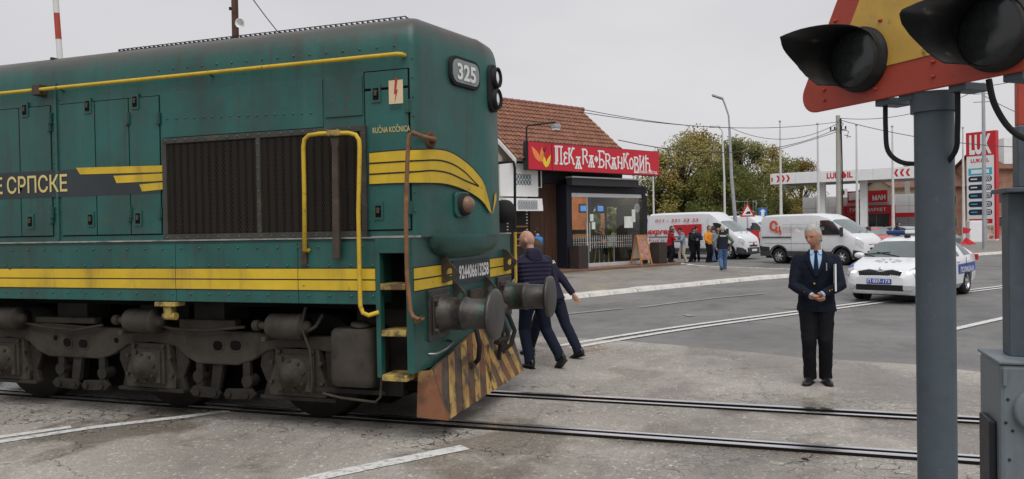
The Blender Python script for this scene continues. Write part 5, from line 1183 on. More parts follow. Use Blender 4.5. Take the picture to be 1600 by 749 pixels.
sg = thing('crossing_signal', 'level crossing signal with two dark lamps on a red-edged yellow triangle and grey post', 'signal', SP, world_off=True)
ps = MB().cyl((SP.x, SP.y, -.05), (SP.x, SP.y, 2.27), .070, n=40).build('post', M['sig_grey'], sg)
MB().cyl((SP.x, SP.y, 2.21), (SP.x, SP.y, 2.285), .082, n=40).build('post_cap', M['sig_grey'], sg, bevel=.006)
MB().cyl((SP.x, SP.y, 0), (SP.x, SP.y, .03), .17, n=32).build('base_flange', M['sig_grey'], sg)
O_ = SP + n_*.092; 
def bp(s, z, off=0): return V(O_.x, O_.y, z) + e_*s + n_*off
def rtri(inset_, r, zb=2.285, hw=.66, n=8):
    # rounded triangle, inset from its edges
    h = hw*1.732; cs = [(-hw, zb), (hw, zb), (0, zb+h)]; cen = (0, zb+h/3); k = 1-(inset_+r)/(h/3); out = []
    for i, c in enumerate(cs):
        q = (cen[0]+(c[0]-cen[0])*k, cen[1]+(c[1]-cen[1])*k); a0 = (150, 270, 30)[i]
        for j in range(n+1): a = R_(a0+120*j/n); out.append((q[0]+r*math.cos(a), q[1]+r*math.sin(a)))
    return out
brd = MB().prism([bp(s, z, 0) for s, z in rtri(0, .075)], n_*-.018).build('board', M['sig_red'], sg, bevel=.004)
MB().prism([bp(s, z, .004) for s, z in rtri(.128, .008)], n_*-.003).build('yellow_field', M['sig_yellow'], brd)
rm = MB().sphere((0, 0, 0), (.010, .010, .007), 10, 6).mesh('rivet')
for s, z in [(-.47, 2.33), (-.47, 2.375), (-.19, 2.33), (-.19, 2.385), (.075, 2.33), (.075, 2.385), (.40, 2.33), (.40, 2.385), (-.40, 2.66), (-.44, 2.60), (-.28, 2.86), (.30, 2.86)]: put('rivet', rm, M['sig_red'], brd, loc=bp(s, z, .002)-SP)
for s, z in [(-.17, 2.47), (-.16, 2.60), (0, 2.9)]: put('rivet', rm, M['sig_yellow'], brd, loc=bp(s, z, .006)-SP)
def interp0(tab, x):
    for (a, va), (b, vb) in zip(tab[:-1], tab[1:]):
        if x <= b: t = max(0, (x-a)/(b-a)); return va+(vb-va)*t
    return tab[-1][1]
def visor(s, z, tipd):
    c = bp(s, z, .0); l = MB().lathe(c, n_, [(0, .132), (.02, .134), (.022, .128), (.06, .124), (.062, .117)], 40, False).build('lamp', M['hood_black'], sg)
    MB().lathe(c+n_*.055, n_, [(0, .118), (.004, .11), (.010, .06), (.012, .01)], 36).build('lens', M['signal_lens'], l)
    # cowl: sheet rolled over the top, long above and cut back to a notch below
    A = []; B = []; N_ = 44; a0, a1 = R_(-74), R_(234)
    up = V(0, 0, 1)
    for i in range(N_+1):
        a = a0+(a1-a0)*i/N_; d = e_*math.cos(a)+up*math.sin(a); t = (math.sin(a)+1)/2
        L = interp0([(-80, .04), (0, .05), (40, .07), (70, .13), (90, .20), (110, .275), (130, .345), (150, .31), (180, .225), (210, .18), (232, .165)], math.degrees(a)-tipd) + random.uniform(-.002, .002)
        A.append(c+d*.121+n_*.01); B.append(c+d*(.124+.010*t)+n_*L)
    vz = MB().strip(A, B, True)
    o = vz.build('visor', M['hood_black'], l, fix=False); sm = o.modifiers.new('solid', 'SOLIDIFY'); sm.thickness = .004
    return l
visor(-.258, 2.462, 6); visor(.337, 2.43, 16)
# brackets and cables under the board
for s in (-.215, -.1, .12, .33): MB().prism([bp(s, 2.262, -.02), bp(s+.07, 2.262, -.02), bp(s+.07, 2.292, -.02), bp(s, 2.292, -.02)], n_*-.12).build('bracket', M['sig_grey'], sg, bevel=.003)
MB().tube(smooth_path([bp(-.19, 2.28, -.05), bp(-.19, 2.17, -.05), bp(-.18, 2.08, -.05), bp(-.13, 2.03, -.06), bp(-.06, 2.015, -.08), bp(.0, 2.01, -.09)]), .0095, 10).build('cable', M['rubber'], sg)
MB().tube(smooth_path([bp(.135, 2.28, -.05), bp(.135, 2.20, -.05), bp(.125, 2.12, -.06), bp(.10, 2.05, -.08), bp(.02, 1.98, -.10)]), .0095, 10).build('cable', M['rubber'], sg)
MB().tube(smooth_path([bp(.25, 2.29, -.06), bp(.27, 2.20, -.06), bp(.31, 2.11, -.08), bp(.37, 2.06, -.1), bp(.50, 2.02, -.12)]), .0105, 10).build('cable', M['rubber'], sg)
# ---- barrier machine at the right edge
bo = atD(1562, 566, 3.95); 
bmz = bo.z
bmc = thing('barrier_machine', 'grey barrier drive cabinet with raised red and white arm at the right edge', 'barrier', V(bo.x, bo.y, 0), CYAW-.33)
MB().bb(.0, .46, .0, .42, .02, bmz-.012).build('cabinet', M['sig_grey2'], bmc, bevel=.022)
MB().bb(-.008, .468, -.008, .428, bmz-.012, bmz+.006).build('cabinet_lid', M['sig_grey2'], bmc, bevel=.006)
for x, z in ((.035, bmz-.19), (.025, bmz-.31), (.055, bmz-.35), (.04, bmz-.5)): MB().sphere((x, -.001, z), .008, 8, 6).build('bolt', M['anthracite'], bmc)
MB().bb(.012, .03, -.016, 0, bmz-.12, bmz-.03).build('hinge', M['sig_grey2'], bmc, bevel=.003)
MB().lathe((.17, -.002, bmz-.24), (0, -1, 0), [(0, .115), (.03, .112), (.036, .10), (.038, .02)], 32).build('shaft_cover', M['sig_grey2'], bmc)
MB().bb(-.035, .0, .06, .28, 0, bmz-.32).build('side_plate', M['anthracite'], bmc, bevel=.01)
zt = atD(1575, 300, 4.45).z
MB().bb(.085, .30, .16, .30, bmz+.006, zt-.02).build('pedestal', M['sig_grey'], bmc, bevel=.006)
MB().prism([(.20, .12, bmz+.01), (.32, .12, bmz+.01), (.34, .12, zt-.16), (.17, .12, zt-.03)], (0, .04, 0)).build('gusset', M['sig_grey2'], bmc, bevel=.004)
MB().bb(.045, .36, .06, .34, zt-.02, zt+.004).build('top_plate', M['sig_grey'], bmc, bevel=.004)
MB().bb(.118, .20, .12, .22, zt+.004, zt+.33).build('arm_clamp', M['sig_grey'], bmc, bevel=.008)
MB().tube([(.17, .11, zt+.3), (.21, .10, zt+.16), (.27, .1, zt+.07)], .012).build('cable', M['rubber'], bmc)
arm = MB().bb(.125, .215, .14, .20, zt+.33, zt+.9).build('barrier_arm', M['sig_red'], bmc, bevel=.006)
for k in range(4): MB().bb(.125, .215, .14, .20, zt+.9+k*.75, zt+.9+(k+1)*.75).build('arm_section', M['white_dirty'] if k % 2 == 0 else M['sig_red'], arm)
# ---- the opposite barrier arm, raised beyond the locomotive
q = atD(94, 95, 13.0); q0 = V(q.x+.25, q.y, 0)
bm2 = thing('barrier_machine', 'raised red and white barrier arm rising beyond the locomotive roof', 'barrier', q0)
MB().bb(-.25, .25, -.2, .2, 0, 1.05).build('cabinet', M['sig_grey2'], bm2, bevel=.02)
tp = atD(84, -40, 13.0)-q0; bt = V(.12, 0, .95)
ptsz = [0, .55, .705, .86, 1.25]; 
for k in range(4):
    a = bt.lerp(V(q.x-q0.x, q.y-q0.y, q.z), ptsz[k]/.705*.70); 
pa = V(q.x, q.y, q.z)-q0; dd = (tp-pa).normalized(); 
secs = [(-3.4, -.9, 'white_dirty'), (-.9, -.02, 'sig_red'), (-.02, .36, 'white_dirty'), (.36, .80, 'sig_red'), (.80, 1.7, 'white_dirty')]
for a, b, mt in secs: MB().cyl(pa+dd*a, pa+dd*b, .048, .046, n=12).build('arm_section', M[mt], bm2)
# ================================================================== vehicles
D('car_white', (.74, .75, .77), .28, var=.03, coat=.5, rv=.03); D('van_white', (.66, .67, .69), .35, var=.04, coat=.3, layers=[((.42, .40, .37), 2.5, .6, .9, .35, (1, 1, .5))])
D('plastic_dark', (.045, .047, .05), .6, var=.1); D('tyre', (.02, .02, .02), .85, var=.2); D('rim', (.55, .56, .58), .3, metal=.8, var=.05)
D('car_red', (.42, .02, .025), .3, coat=.5, rv=.03); D('car_grey', (.10, .105, .11), .3, coat=.5, rv=.03); D('car_silver', (.45, .46, .47), .3, metal=.4, rv=.03)
D('police_blue', (.03, .07, .32), .35, var=.05); D('lamp_lit', (.9, .85, .7), .2, emis=.55, ecol=(1, .86, .6)); D('lamp_glass', (.55, .57, .58), .12, metal=.5, var=.15, vs=14)
D('blue_lit', (.03, .08, .7), .2, emis=3.0, ecol=(.05, .18, 1)); D('blue_off', (.03, .06, .20), .2); D('plate_blue', (.03, .08, .36), .4); D('tail_red', (.4, .02, .02), .2)
D('car_glass', (.10, .125, .125), .06, var=.25, vs=.8, spec=.8, rv=.02); D('van_glass', (.15, .19, .19), .06, var=.35, vs=.9, spec=.8, rv=.02); D('side_glass', (.022, .026, .028), .05, spec=.8, rv=.02)
def interp(tab, x):
    if x <= tab[0][0]: return tab[0][1]
    for (a, va), (b, vb) in zip(tab[:-1], tab[1:]):
        if x <= b:
            t = (x-a)/(b-a); return va+(vb-va)*t
    return tab[-1][1]
class Shell:
    """lofted body: half profile of 10 points at each station"""
    def __init__(s, xs, top, belt, wid, roofw, zb, tumble=.5):
        s.xs = xs; s.P = []
        for x in xs:
            zt, zbelt, w, rw, z0 = interp(top, x), interp(belt, x), interp(wid, x), interp(roofw, x), interp(zb, x)
            zbelt = min(zbelt, zt-.01)
            h = zbelt-z0
            pts = [(0, z0), (w*.86, z0), (w*.975, z0+h*.16), (w, z0+h*.45), (w*.99, z0+h*.75), (w*.965, zbelt), (w*.965+(rw-w*.965)*tumble, zbelt+(zt-zbelt)*.48), (rw, zbelt+(zt-zbelt)*.90), (rw*.80, zt-.004-(zt-zbelt)*.02), (0, zt)]
            s.P.append([V(x, y, z) for y, z in pts])
    def mesh(s):
        rings = []
        for p in s.P: rings.append(p + [V(q.x, -q.y, q.z) for q in p[-2:0:-1]])
        return MB().loft(rings, True, True)
    def patch(s, x0, x1, i0, i1, side=1, off=.006, sub=None, both=False):
        """skin of the body between two stations and two profile indices, pushed out a little"""
        b = MB(); ks = [k for k, x in enumerate(s.xs) if x0-1e-6 <= x <= x1+1e-6]
        idx = list(range(i0, i1+1))
        rows = []
        for k in ks:
            r = [V(s.P[k][i].x, s.P[k][i].y*side, s.P[k][i].z) for i in idx]
            if both: r = r + [V(q.x, -q.y, q.z) for q in r[::-1][(1 if idx[-1] == 9 else 0):]]
            rows.append(r)
        cx = V(sum(s.xs[k] for k in ks)/len(ks)-.3, 0, .6)
        n = len(rows[0]); vs_ = [p for r in rows for p in r]; fs = [(k*n+i, k*n+i+1, (k+1)*n+i+1, (k+1)*n+i) for k in range(len(rows)-1) for i in range(n-1)]
        me = bpy.data.meshes.new('p'); me.from_pydata(vs_, [], fs); bm = bmesh.new(); bm.from_mesh(me); bmesh.ops.recalc_face_normals(bm, faces=bm.faces); bm.normal_update()
        flip = sum(((f.calc_center_median()-cx).dot(f.normal)) for f in bm.faces) < 0
        for v in bm.verts: v.co += v.normal*(-off if flip else off)
        if flip: bmesh.ops.reverse_faces(bm, faces=bm.faces)
        for f in bm.faces: f.smooth = True
        bm.to_mesh(me); bm.free(); return me
def cut(o, cyls):
    cuts = []
    for (c0, c1, r) in cyls:
        q = put('cut', MB().cyl(c0, c1, r, n=32).mesh('cut', merge=1e-5), None); q.parent = o.parent; m_ = o.modifiers.new('b', 'BOOLEAN'); m_.operation = 'DIFFERENCE'; m_.object = q; m_.solver = 'EXACT'; cuts.append(q)
    bpy.context.view_layer.update(); dg = bpy.context.evaluated_depsgraph_get(); me = bpy.data.meshes.new_from_object(o.evaluated_get(dg)); o.modifiers.clear(); o.data = me
    for q in cuts: bpy.data.objects.remove(q)
    me.set_sharp_from_angle(angle=R_(32))
def wheels(t, xs, w, r, rim, spokes=5):
    ty = MB().lathe((0, -.1, 0), (0, 1, 0), [(0, r*.62), (0, r*.9), (.03, r), (.17, r), (.2, r*.9), (.2, r*.62)], 32, False).mesh('tyre')
    rb = MB().lathe((0, -.09, 0), (0, 1, 0), [(0, r*.66), (.02, r*.63), (.05, r*.58), (.09, r*.5)], 28, False); 
    for k in range(spokes):
        a = 2*math.pi*k/spokes; d = V(math.cos(a), 0, math.sin(a)); q = V(-d.z, 0, d.x); rb.add([q*.045-d*.0+V(0, -.075, 0), q*.03+d*r*.63+V(0, -.085, 0), q*-.03+d*r*.63+V(0, -.085, 0), q*-.045+V(0, -.075, 0)], [(0, 1, 2, 3)])
    rb.lathe((0, -.095, 0), (0, 1, 0), [(0, .01), (.0, .06), (.02, .075)], 14, False); rbm = rb.mesh('rim')
    dk = MB().lathe((0, -.045, 0), (0, 1, 0), [(0, .01), (.0, r*.6)], 24, False).mesh('brake')
    for x in xs:
        for sy in (-1, 1):
            wq = put('wheel', ty, M['tyre'], t, loc=(x, sy*(w-.1), r)); wq.rotation_euler = (0, 0, 0 if sy < 0 else math.pi); put('rim', rbm, M[rim], wq); put('brake_disc', dk, M['black'], wq)
def liners(t, xs, w, z, r):
    for x in xs:
        for sy in (-1, 1):
            A = [V(x+r*math.cos(math.pi*i/14), sy*w, z+r*math.sin(math.pi*i/14)) for i in range(15)]; MB().strip(A, [V(p.x, sy*.56, p.z) for p in A], True).build('wheel_liner', M['black'], t, fix=False)
            MB().sheet([V(x+r*math.cos(math.pi*2*i/20), sy*.57, z+r*math.sin(math.pi*2*i/20)) for i in range(20)]).build('wheel_liner', M['black'], t, fix=False)
def rng(a, b, n): return [a+(b-a)*i/n for i in range(n+1)]
# ---------------- police car
pc_f = V(1.95, 19.8, 0); hd_ = V(-.45, -.893, 0).normalized(); lf = V(-hd_.y, hd_.x, 0)
# front right wheel stands at pc_f ; local: front axle x=1.39, y=-.73
org = pc_f - hd_*1.39 + lf*.73
pc = thing('police_car', 'white police car with blue stripes and roof light bar, headlights lit', 'car', org, math.atan2(hd_.y, hd_.x))
xs = sorted(set([round(q, 3) for q in rng(-2.24, -2.0, 4)+rng(-2.0, -.95, 8)+rng(-.95, .5, 8)+rng(.5, 1.28, 7)+rng(1.28, 2.0, 7)+rng(2.0, 2.24, 6)]))
sh = Shell(xs, [(-2.24, .80), (-2.2, .97), (-2.0, 1.05), (-1.8, 1.10), (-.95, 1.39), (-.5, 1.45), (-.05, 1.462), (.3, 1.445), (.5, 1.40), (1.28, .985), (1.45, .955), (1.85, .875), (2.05, .80), (2.16, .71), (2.24, .60)],
  [(-2.24, .78), (-2.2, .94), (-1.8, .98), (0, .945), (1.28, .90), (1.85, .80), (2.1, .70), (2.24, .56)],
  [(-2.24, .66), (-2.1, .79), (-1.6, .845), (-1.2, .853), (1.39, .853), (1.8, .83), (2.0, .79), (2.14, .70), (2.24, .52)],
  [(-2.24, .58), (-2.0, .66), (-1.8, .66), (-.95, .55), (.5, .56), (1.28, .70), (1.8, .62), (2.24, .40)],
  [(-2.24, .38), (-2.0, .22), (-1.5, .18), (1.9, .17), (2.15, .2), (2.24, .28)])
body = sh.mesh().build('body', M['car_white'], pc, merge=1e-5)
cut(body, [((x, -1.2, .33), (x, -.55, .33), .375) for x in (1.39, -1.21)]+[((x, .55, .33), (x, 1.2, .33), .375) for x in (1.39, -1.21)])
MB().bb(-1.9, 1.9, -.62, .62, .16, .6).build('underbody', M['black'], pc)
put('windscreen', sh.patch(.5+.1, 1.28, 7, 9, both=True), M['car_glass'], pc); put('rear_window', sh.patch(-1.75, -1.0, 7, 9, both=True), M['side_glass'], pc)
for sd_ in (1, -1):
    for a, b in ((-1.6, -.77), (-.70, .22), (.27, .85)): put('side_window', sh.patch(a, b, 5, 7, sd_, off=.005), M['side_glass'], pc)
    put('blue_stripe', sh.patch(-2.05, -.3, 3, 4, sd_, off=.004), M['police_blue'], pc); put('blue_stripe', sh.patch(1.4, 2.02, 4, 6, sd_, off=.004), M['police_blue'], pc)
    text('ПОЛИЦИЈА', M['car_white'], pc, (-.5 if sd_ > 0 else -1.7, sd_*.872, .57), (-sd_, 0, 0), (0, 0, 1), .12, 1.1, bold=.03)
    put('headlamp', sh.patch(1.93, 2.14, 4, 6, sd_, off=.010), M['lamp_glass'], pc)
    MB().sphere((2.125, sd_*.575, .665), (.045, .08, .045), 14, 8).build('headlamp_bulb', M['lamp_lit'], pc)
    mr_ = MB().sphere((.78, sd_*.98, 1.0), (.075, .12, .075), 14, 8).bb(.74, .80, sd_*.83, sd_*.93, .94, .97).build('mirror', M['car_white'], pc)
    for x in (-.45, .55): MB().bb(x-.1, x+.1, sd_*.845-.015, sd_*.845+.02, .82, .85).build('door_handle', M['car_white'], pc, bevel=.008)
    MB().prism(rounded(V(2.205, sd_*.62, .36), V(-.42, sd_*.9, 0).normalized(), V(0, 0, 1), .24, .095, .03), (.035, 0, 0)).build('fog_lamp', M['lamp_glass'], pc)
gp_ = [(2.195, -.42, .585), (2.195, .42, .585), (2.165, .46, .70), (2.13, .25, .735), (2.14, 0, .70), (2.13, -.25, .735), (2.165, -.46, .70)]
gr_ = MB().prism([V(*p)+V(.015, 0, 0) for p in gp_], (.025, 0, 0)).build('grille', M['black'], pc)
for k in range(19): y = -.40+k*.0445; MB().bb(2.215, 2.238, y-.004, y+.003, .59, .70).build('grille_bar', M['plastic_dark'], gr_)
MB().tube([V(2.20, -.42, .58), V(2.17, -.47, .70), V(2.14, -.25, .745), V(2.15, 0, .712), V(2.14, .25, .745), V(2.17, .47, .70), V(2.20, .42, .58)], .011, 6).build('grille_surround', M['chrome'], gr_)
MB().lathe((2.13, 0, .752), (1, 0, .5), [(0, .045), (.02, .04), (.025, .01)], 18).build('badge', M['chrome'], pc)
MB().bb(2.2, 2.252, -.50, .50, .285, .415).build('bumper_intake', M['black'], pc, bevel=.01)
MB().bb(2.2, 2.262, -.26, .26, .435, .545).build('plate', M['plate_blue'], pc, bevel=.006)
text('П 037-173', M['white'], pc, (2.263, -.235, .462), (0, 1, 0), (0, 0, 1), .07, .47, bold=.03)
# emblem printed on the bonnet
eb = MB()
for k in range(10):
    a = k*math.pi/5; 
    c = V(1.66, 0, 0)
    p_ = [V(1.66+.05*math.cos(a), .09*math.sin(a), 0), V(1.66+.16*math.cos(a-.12), .30*math.sin(a-.12), 0), V(1.66+.16*math.cos(a+.12), .30*math.sin(a+.12), 0)]
    top_ = [(1.28, .985), (1.45, .955), (1.85, .875), (2.05, .80)]
    eb.add([V(q.x, q.y, interp(top_, q.x)+.012-.03*abs(q.y)) for q in p_], [(0, 1, 2)])
eb.build('emblem', M['car_silver'], pc)
for y in (.1, -.45): MB().tube([(1.27, y, 1.0), (1.2, y-.25, 1.045), (1.12, y-.55 if y > 0 else y+.3, 1.095)], .010, 5).build('wiper', M['black'], pc)
lbm = MB().bb(-.22, .12, -.55, .55, 1.475, 1.50).build('light_bar', M['plastic_dark'], pc)
for a, b, mt in ((-.60, -.18, 'blue_off'), (-.17, .17, 'white'), (.18, .60, 'blue_lit')): MB().bb(-.20, .10, a, b, 1.50, 1.585).build('beacon', M[mt], lbm, bevel=.02)
MB().sphere((.42, -.0, 1.452), (.07, .075, .05), 12, 8).build('camera', M['black'], pc)
for y in (-.75, .75): MB().bb(-2.19, -2.1, y-.08, y+.08, .8, .95).build('tail_lamp', M['tail_red'], pc, bevel=.02)
for sd_ in (1, -1):
    for x in (.86, -.22, -1.05): MB().bb(x-.004, x+.004, sd_*.853-.004, sd_*.853+.004, .30, .92).build('shut_line', M['plastic_dark'], pc)
wheels(pc, (1.39, -1.21), .83, .315, 'rim'); liners(pc, (1.39, -1.21), .80, .33, .37)
# ---------------- vans
def van(name, label, front_wheel, hd, L, H, WB, plain=None):
    hd = hd.normalized(); l = V(-hd.y, hd.x, 0); xf = WB/2; org = front_wheel - hd*xf + l*.92
    t = thing(name, label, 'van', V(org.x, org.y, 0), math.atan2(hd.y, hd.x), group='white delivery vans'); fr = xf+.95; rr = fr-L
    xs = sorted(set(round(q, 3) for q in rng(rr, rr+.2, 3)+rng(rr+.2, xf-1.1, 8)+rng(xf-1.1, xf-.62, 4)+rng(xf-.62, xf+.42, 8)+rng(xf+.42, xf+.8, 4)+rng(xf+.8, fr, 5)))
    s = Shell(xs, [(rr, H-.25), (rr+.08, H-.06), (rr+.3, H-.01), (0, H), (xf-1.1, H-.03), (xf-.85, H-.11 if H < 2.4 else H-.22), (xf-.62, H-.20 if H < 2.4 else H-.42), (xf+.42, 1.36), (xf+.6, 1.27), (xf+.8, 1.13), (xf+.90, .98), (fr, .80)],
      [(rr, 1.3), (xf-1.0, 1.32), (xf+.3, 1.18), (xf+.7, 1.08), (fr, .72)], [(rr, .97), (rr+.15, 1.015), (xf+.3, 1.02), (xf+.6, .98), (xf+.82, .88), (fr, .68)],
      [(rr, .84), (rr+.2, .87), (xf-1.0, .86), (xf-.6, .80), (xf+.42, .86), (xf+.8, .72), (fr, .55)], [(rr, .42), (rr+.3, .32), (fr-.1, .26), (fr, .34)], tumble=.25)
    b = s.mesh().build('body', M['van_white'], t, merge=1e-5); r = .34
    cut(b, [((x, sd_*.6, r+.02), (x, sd_*1.3, r+.02), .43) for x in (xf, xf-WB) for sd_ in (-1, 1)])
    MB().bb(rr+.2, fr-.2, -.8, .8, .24, .7).build('underbody', M['black'], t)
    put('windscreen', s.patch(xf-.56, xf+.42, 7, 9, both=True), M['van_glass'], t)
    for sd_ in (1, -1):
        q = [V(xf-1.0, 0, 1.30), V(xf-1.0, 0, 1.93), V(xf-.62, 0, 1.93), V(xf-.42, 0, 1.86), V(xf+.12, 0, 1.30)]
        MB().prism([V(p.x, sd_*(1.0 if p.z < 1.5 else .905), p.z) for p in q], (0, sd_*.02, 0)).build('side_window', M['side_glass'], t, bevel=.004)
        mr_ = MB().bb(xf+.02, xf+.18, sd_*1.06-.08, sd_*1.06+.12*sd_, 1.22, 1.62).build('mirror', M['plastic_dark'], t, bevel=.04)
        for a, c in ((rr+.05, xf-WB-.44), (xf-WB+.44, xf-.44)): MB().bb(a, c, sd_*1.005, sd_*1.03, .34, .58).build('side_moulding', M['plastic_dark'], t, bevel=.01)
        for x in (xf-WB, xf):
            ar = MB(); A = []; B = []
            for i in range(17): a = math.pi*i/16; A.append(V(x+.43*math.cos(a), sd_*1.025, .36+.43*math.sin(a))); B.append(V(x+.49*math.cos(a), sd_*1.028, .36+.50*math.sin(a)))
            ar.strip(A, B).build('arch_moulding', M['plastic_dark'], t)
        for x in (xf-1.12, xf-.0+.18 if False else xf-2.35): MB().bb(x-.006, x+.006, sd_*1.012, sd_*1.022, .6, H-.35).build('door_seam', M['galv'], t)
        MB().bb(rr+.15, xf-2.35, sd_*1.005, sd_*1.035, 1.18, 1.23).build('slide_track', M['plastic_dark'], t)
        MB().bb(rr+.3, xf-1.15, sd_*1.015, sd_*1.022, .92, .935).build('swage_line', M['galv'], t)
        MB().bb(xf-1.0, xf-.86, sd_*1.01, sd_*1.035, 1.02, 1.12).build('door_handle', M['plastic_dark'], t, bevel=.01)
        put('headlamp', s.patch(xf+.6, xf+.86, 4, 6, sd_, off=.012), M['lamp_glass'], t)
    MB().prism([(fr-.16, -.95, .28), (fr+.05, -.55, .28), (fr+.05, .55, .28), (fr-.16, .95, .28), (fr-.5, .99, .30), (fr-.5, -.99, .30)], (0, 0, .34)).build('bumper', M['plastic_dark'], t, bevel=.05)
    for sd_ in (1, -1): put('bumper_corner', s.patch(xf+.46, fr, 1, 3, sd_, off=.012), M['plastic_dark'], t); put('bumper_corner', s.patch(rr, xf-WB-.40, 1, 3, sd_, off=.010), M['plastic_dark'], t)
    g = MB().prism([(fr-.02, -.42, .66), (fr-.02, .42, .66), (fr-.06, .48, .90), (fr-.06, -.48, .90)], (.035, 0, 0)).build('grille', M['black'], t, bevel=.01); MB().lathe((fr+.01, 0, .80), (1, 0, .1), [(0, .075), (.015, .07), (.02, .01)], 16).build('badge', M['tail_red'], g)
    MB().bb(fr+.045, fr+.062, -.26, .26, .42, .53).build('plate', M['white'], t)
    for y in (-.35, .25): MB().tube([(xf+.44, y, 1.37), (xf+.3, y+.35, 1.46)], .012, 5).build('wiper', M['black'], t)
    wheels(t, (xf, xf-WB), 1.0, r, 'rim', 7); liners(t, (xf, xf-WB), .97, r+.02, .425)
    return t, xf, rr, fr
v1, xf, rr, fr = van('delivery_van', 'low-roofed white panel van with student centre logo, parked behind the man in the suit', V(2.80, 35.45, 0), V(.83, -.558, 0), 4.96, 2.25, 3.0)
D('logo_red', (.62, .10, .06), .5); D('logo_grey', (.38, .37, .37), .5)
text('С', M['logo_red'], v1, (rr+.55, -1.022, 1.50), (1, 0, 0), (0, 0, 1), .42, .44, bold=.06); text('ц', M['logo_red'], v1, (rr+.86, -1.024, 1.42), (1, 0, 0), (0, 0, 1), .34, .3, bold=.05)
text('СТУДЕНТСКИ ЦЕНТАР НИШ', M['logo_grey'], v1, (rr+1.25, -1.022, 1.52), (1, 0, 0), (0, 0, 1), .13, 2.0, bold=.02); text('РЕПУБЛИКА СРБИЈА', M['logo_grey'], v1, (rr+1.25, -1.0225, 1.74), (1, 0, 0), (0, 0, 1), .05, 1.9); text('www.scnis.rs', M['logo_red'], v1, (rr+1.25, -1.022, 1.42), (1, 0, 0), (0, 0, 1), .05, .7)
v2, xf, rr, fr = van('delivery_van', 'high-roofed white courier van with red express lettering, behind the group of men', V(-2.2, 41.75, 0), V(.90, -.436, 0), 6.0, 2.55, 4.035)
text('express', M['lk_red'], v2, (rr+.10, -1.028, 1.36), (1, 0, 0), (0, 0, 1), .34, 1.75, bold=.03, shear=.25); text('011 - 331 33 33', M['lk_red'], v2, (rr+.6, -1.0, 2.02), (1, .0, 0), (0, .05, 1), .17, 2.75, bold=.015, shear=.2); text('kurirska', M['lk_red'], v2, (rr+.15, -1.034, .95), (1, 0, 0), (0, 0, 1), .17, 1.9, shear=.2)
MB().add([(rr+1.75, -1.022, 1.85), (rr+3.55, -1.018, 1.88), (rr+3.55, -1.026, 1.30), (rr+3.0, -1.025, 1.62), (rr+2.65, -1.027, 1.2), (rr+2.15, -1.026, 1.3)], [(0, 1, 3, 5), (1, 2, 3), (3, 4, 5)]).build('red_panel', M['lk_red'], v2)
MB().bb(rr+.3, xf-1.2, -1.035, -1.02, 1.20, 1.235).build('swage_line', M['galv'], v2)
p = atD(1165, 374, 56); v3, *_ = van('delivery_van', 'white van mostly hidden behind the nose of the courier van', V(p.x+1.2, p.y, 0), V(.85, -.52, 0), 5.4, 2.5, 3.45)
# ---------------- parked cars at the station (seen small between the van and the grey post)
def small_car(label, px, D_, ang, mat):
    b = atD(px, 374, D_); b.z = KZ; t = thing('parked_car', label, 'car', b, ang, group='cars parked at the filling station')
    xs = rng(-2.05, 2.05, 30)
    s = Shell(xs, [(-2.05, .8), (-1.95, 1.0), (-1.6, 1.25), (-1.1, 1.44), (.2, 1.47), (.55, 1.40), (1.2, 1.0), (1.8, .85), (2.0, .72), (2.05, .6)], [(-2.05, .75), (-1.8, .96), (1.1, .92), (1.9, .76), (2.05, .55)], [(-2.05, .65), (-1.8, .82), (1.5, .84), (1.95, .72), (2.05, .55)], [(-2.05, .55), (-1.1, .56), (.5, .56), (1.2, .68), (2.05, .45)], [(-2.05, .35), (-1.8, .2), (1.9, .2), (2.05, .3)])
    b_ = s.mesh().build('body', M[mat], t, merge=1e-5); cut(b_, [((x, sd_*.5, .32), (x, sd_*1.2, .32), .37) for x in (1.3, -1.25) for sd_ in (-1, 1)])
    put('windscreen', s.patch(.6, 1.2, 7, 9, both=True), M['van_glass'], t); put('rear_window', s.patch(-1.85, -1.15, 7, 9, both=True), M['side_glass'], t)
    for sd_ in (1, -1):
        put('side_window', s.patch(-1.3, -.35, 5, 7, sd_), M['side_glass'], t); put('side_window', s.patch(-.3, .75, 5, 7, sd_), M['side_glass'], t); put('headlamp', s.patch(1.72, 1.97, 4, 6, sd_, .01), M['lamp_glass'], t)
        MB().sphere((.75, sd_*.95, .98), (.07, .1, .07), 10, 6).build('mirror', M[mat], t); MB().bb(-2.06, -1.98, sd_*.62-.1, sd_*.62+.1, .78, .95).build('tail_lamp', M['tail_red'], t)
    wheels(t, (1.3, -1.25), .8, .31, 'rim'); liners(t, (1.3, -1.25), .78, .32, .365)
small_car('red car with grey windscreen just behind the student centre van', 1352, 43.5, R_(-52), 'car_red')
small_car('dark grey car parked behind the red car', 1366, 51, R_(-60), 'car_grey')
small_car('silver car parked behind the police car roof', 1413, 50, R_(-50), 'car_silver')
small_car('second silver car half hidden by the grey signal post', 1446, 53, R_(-30), 'car_grey')
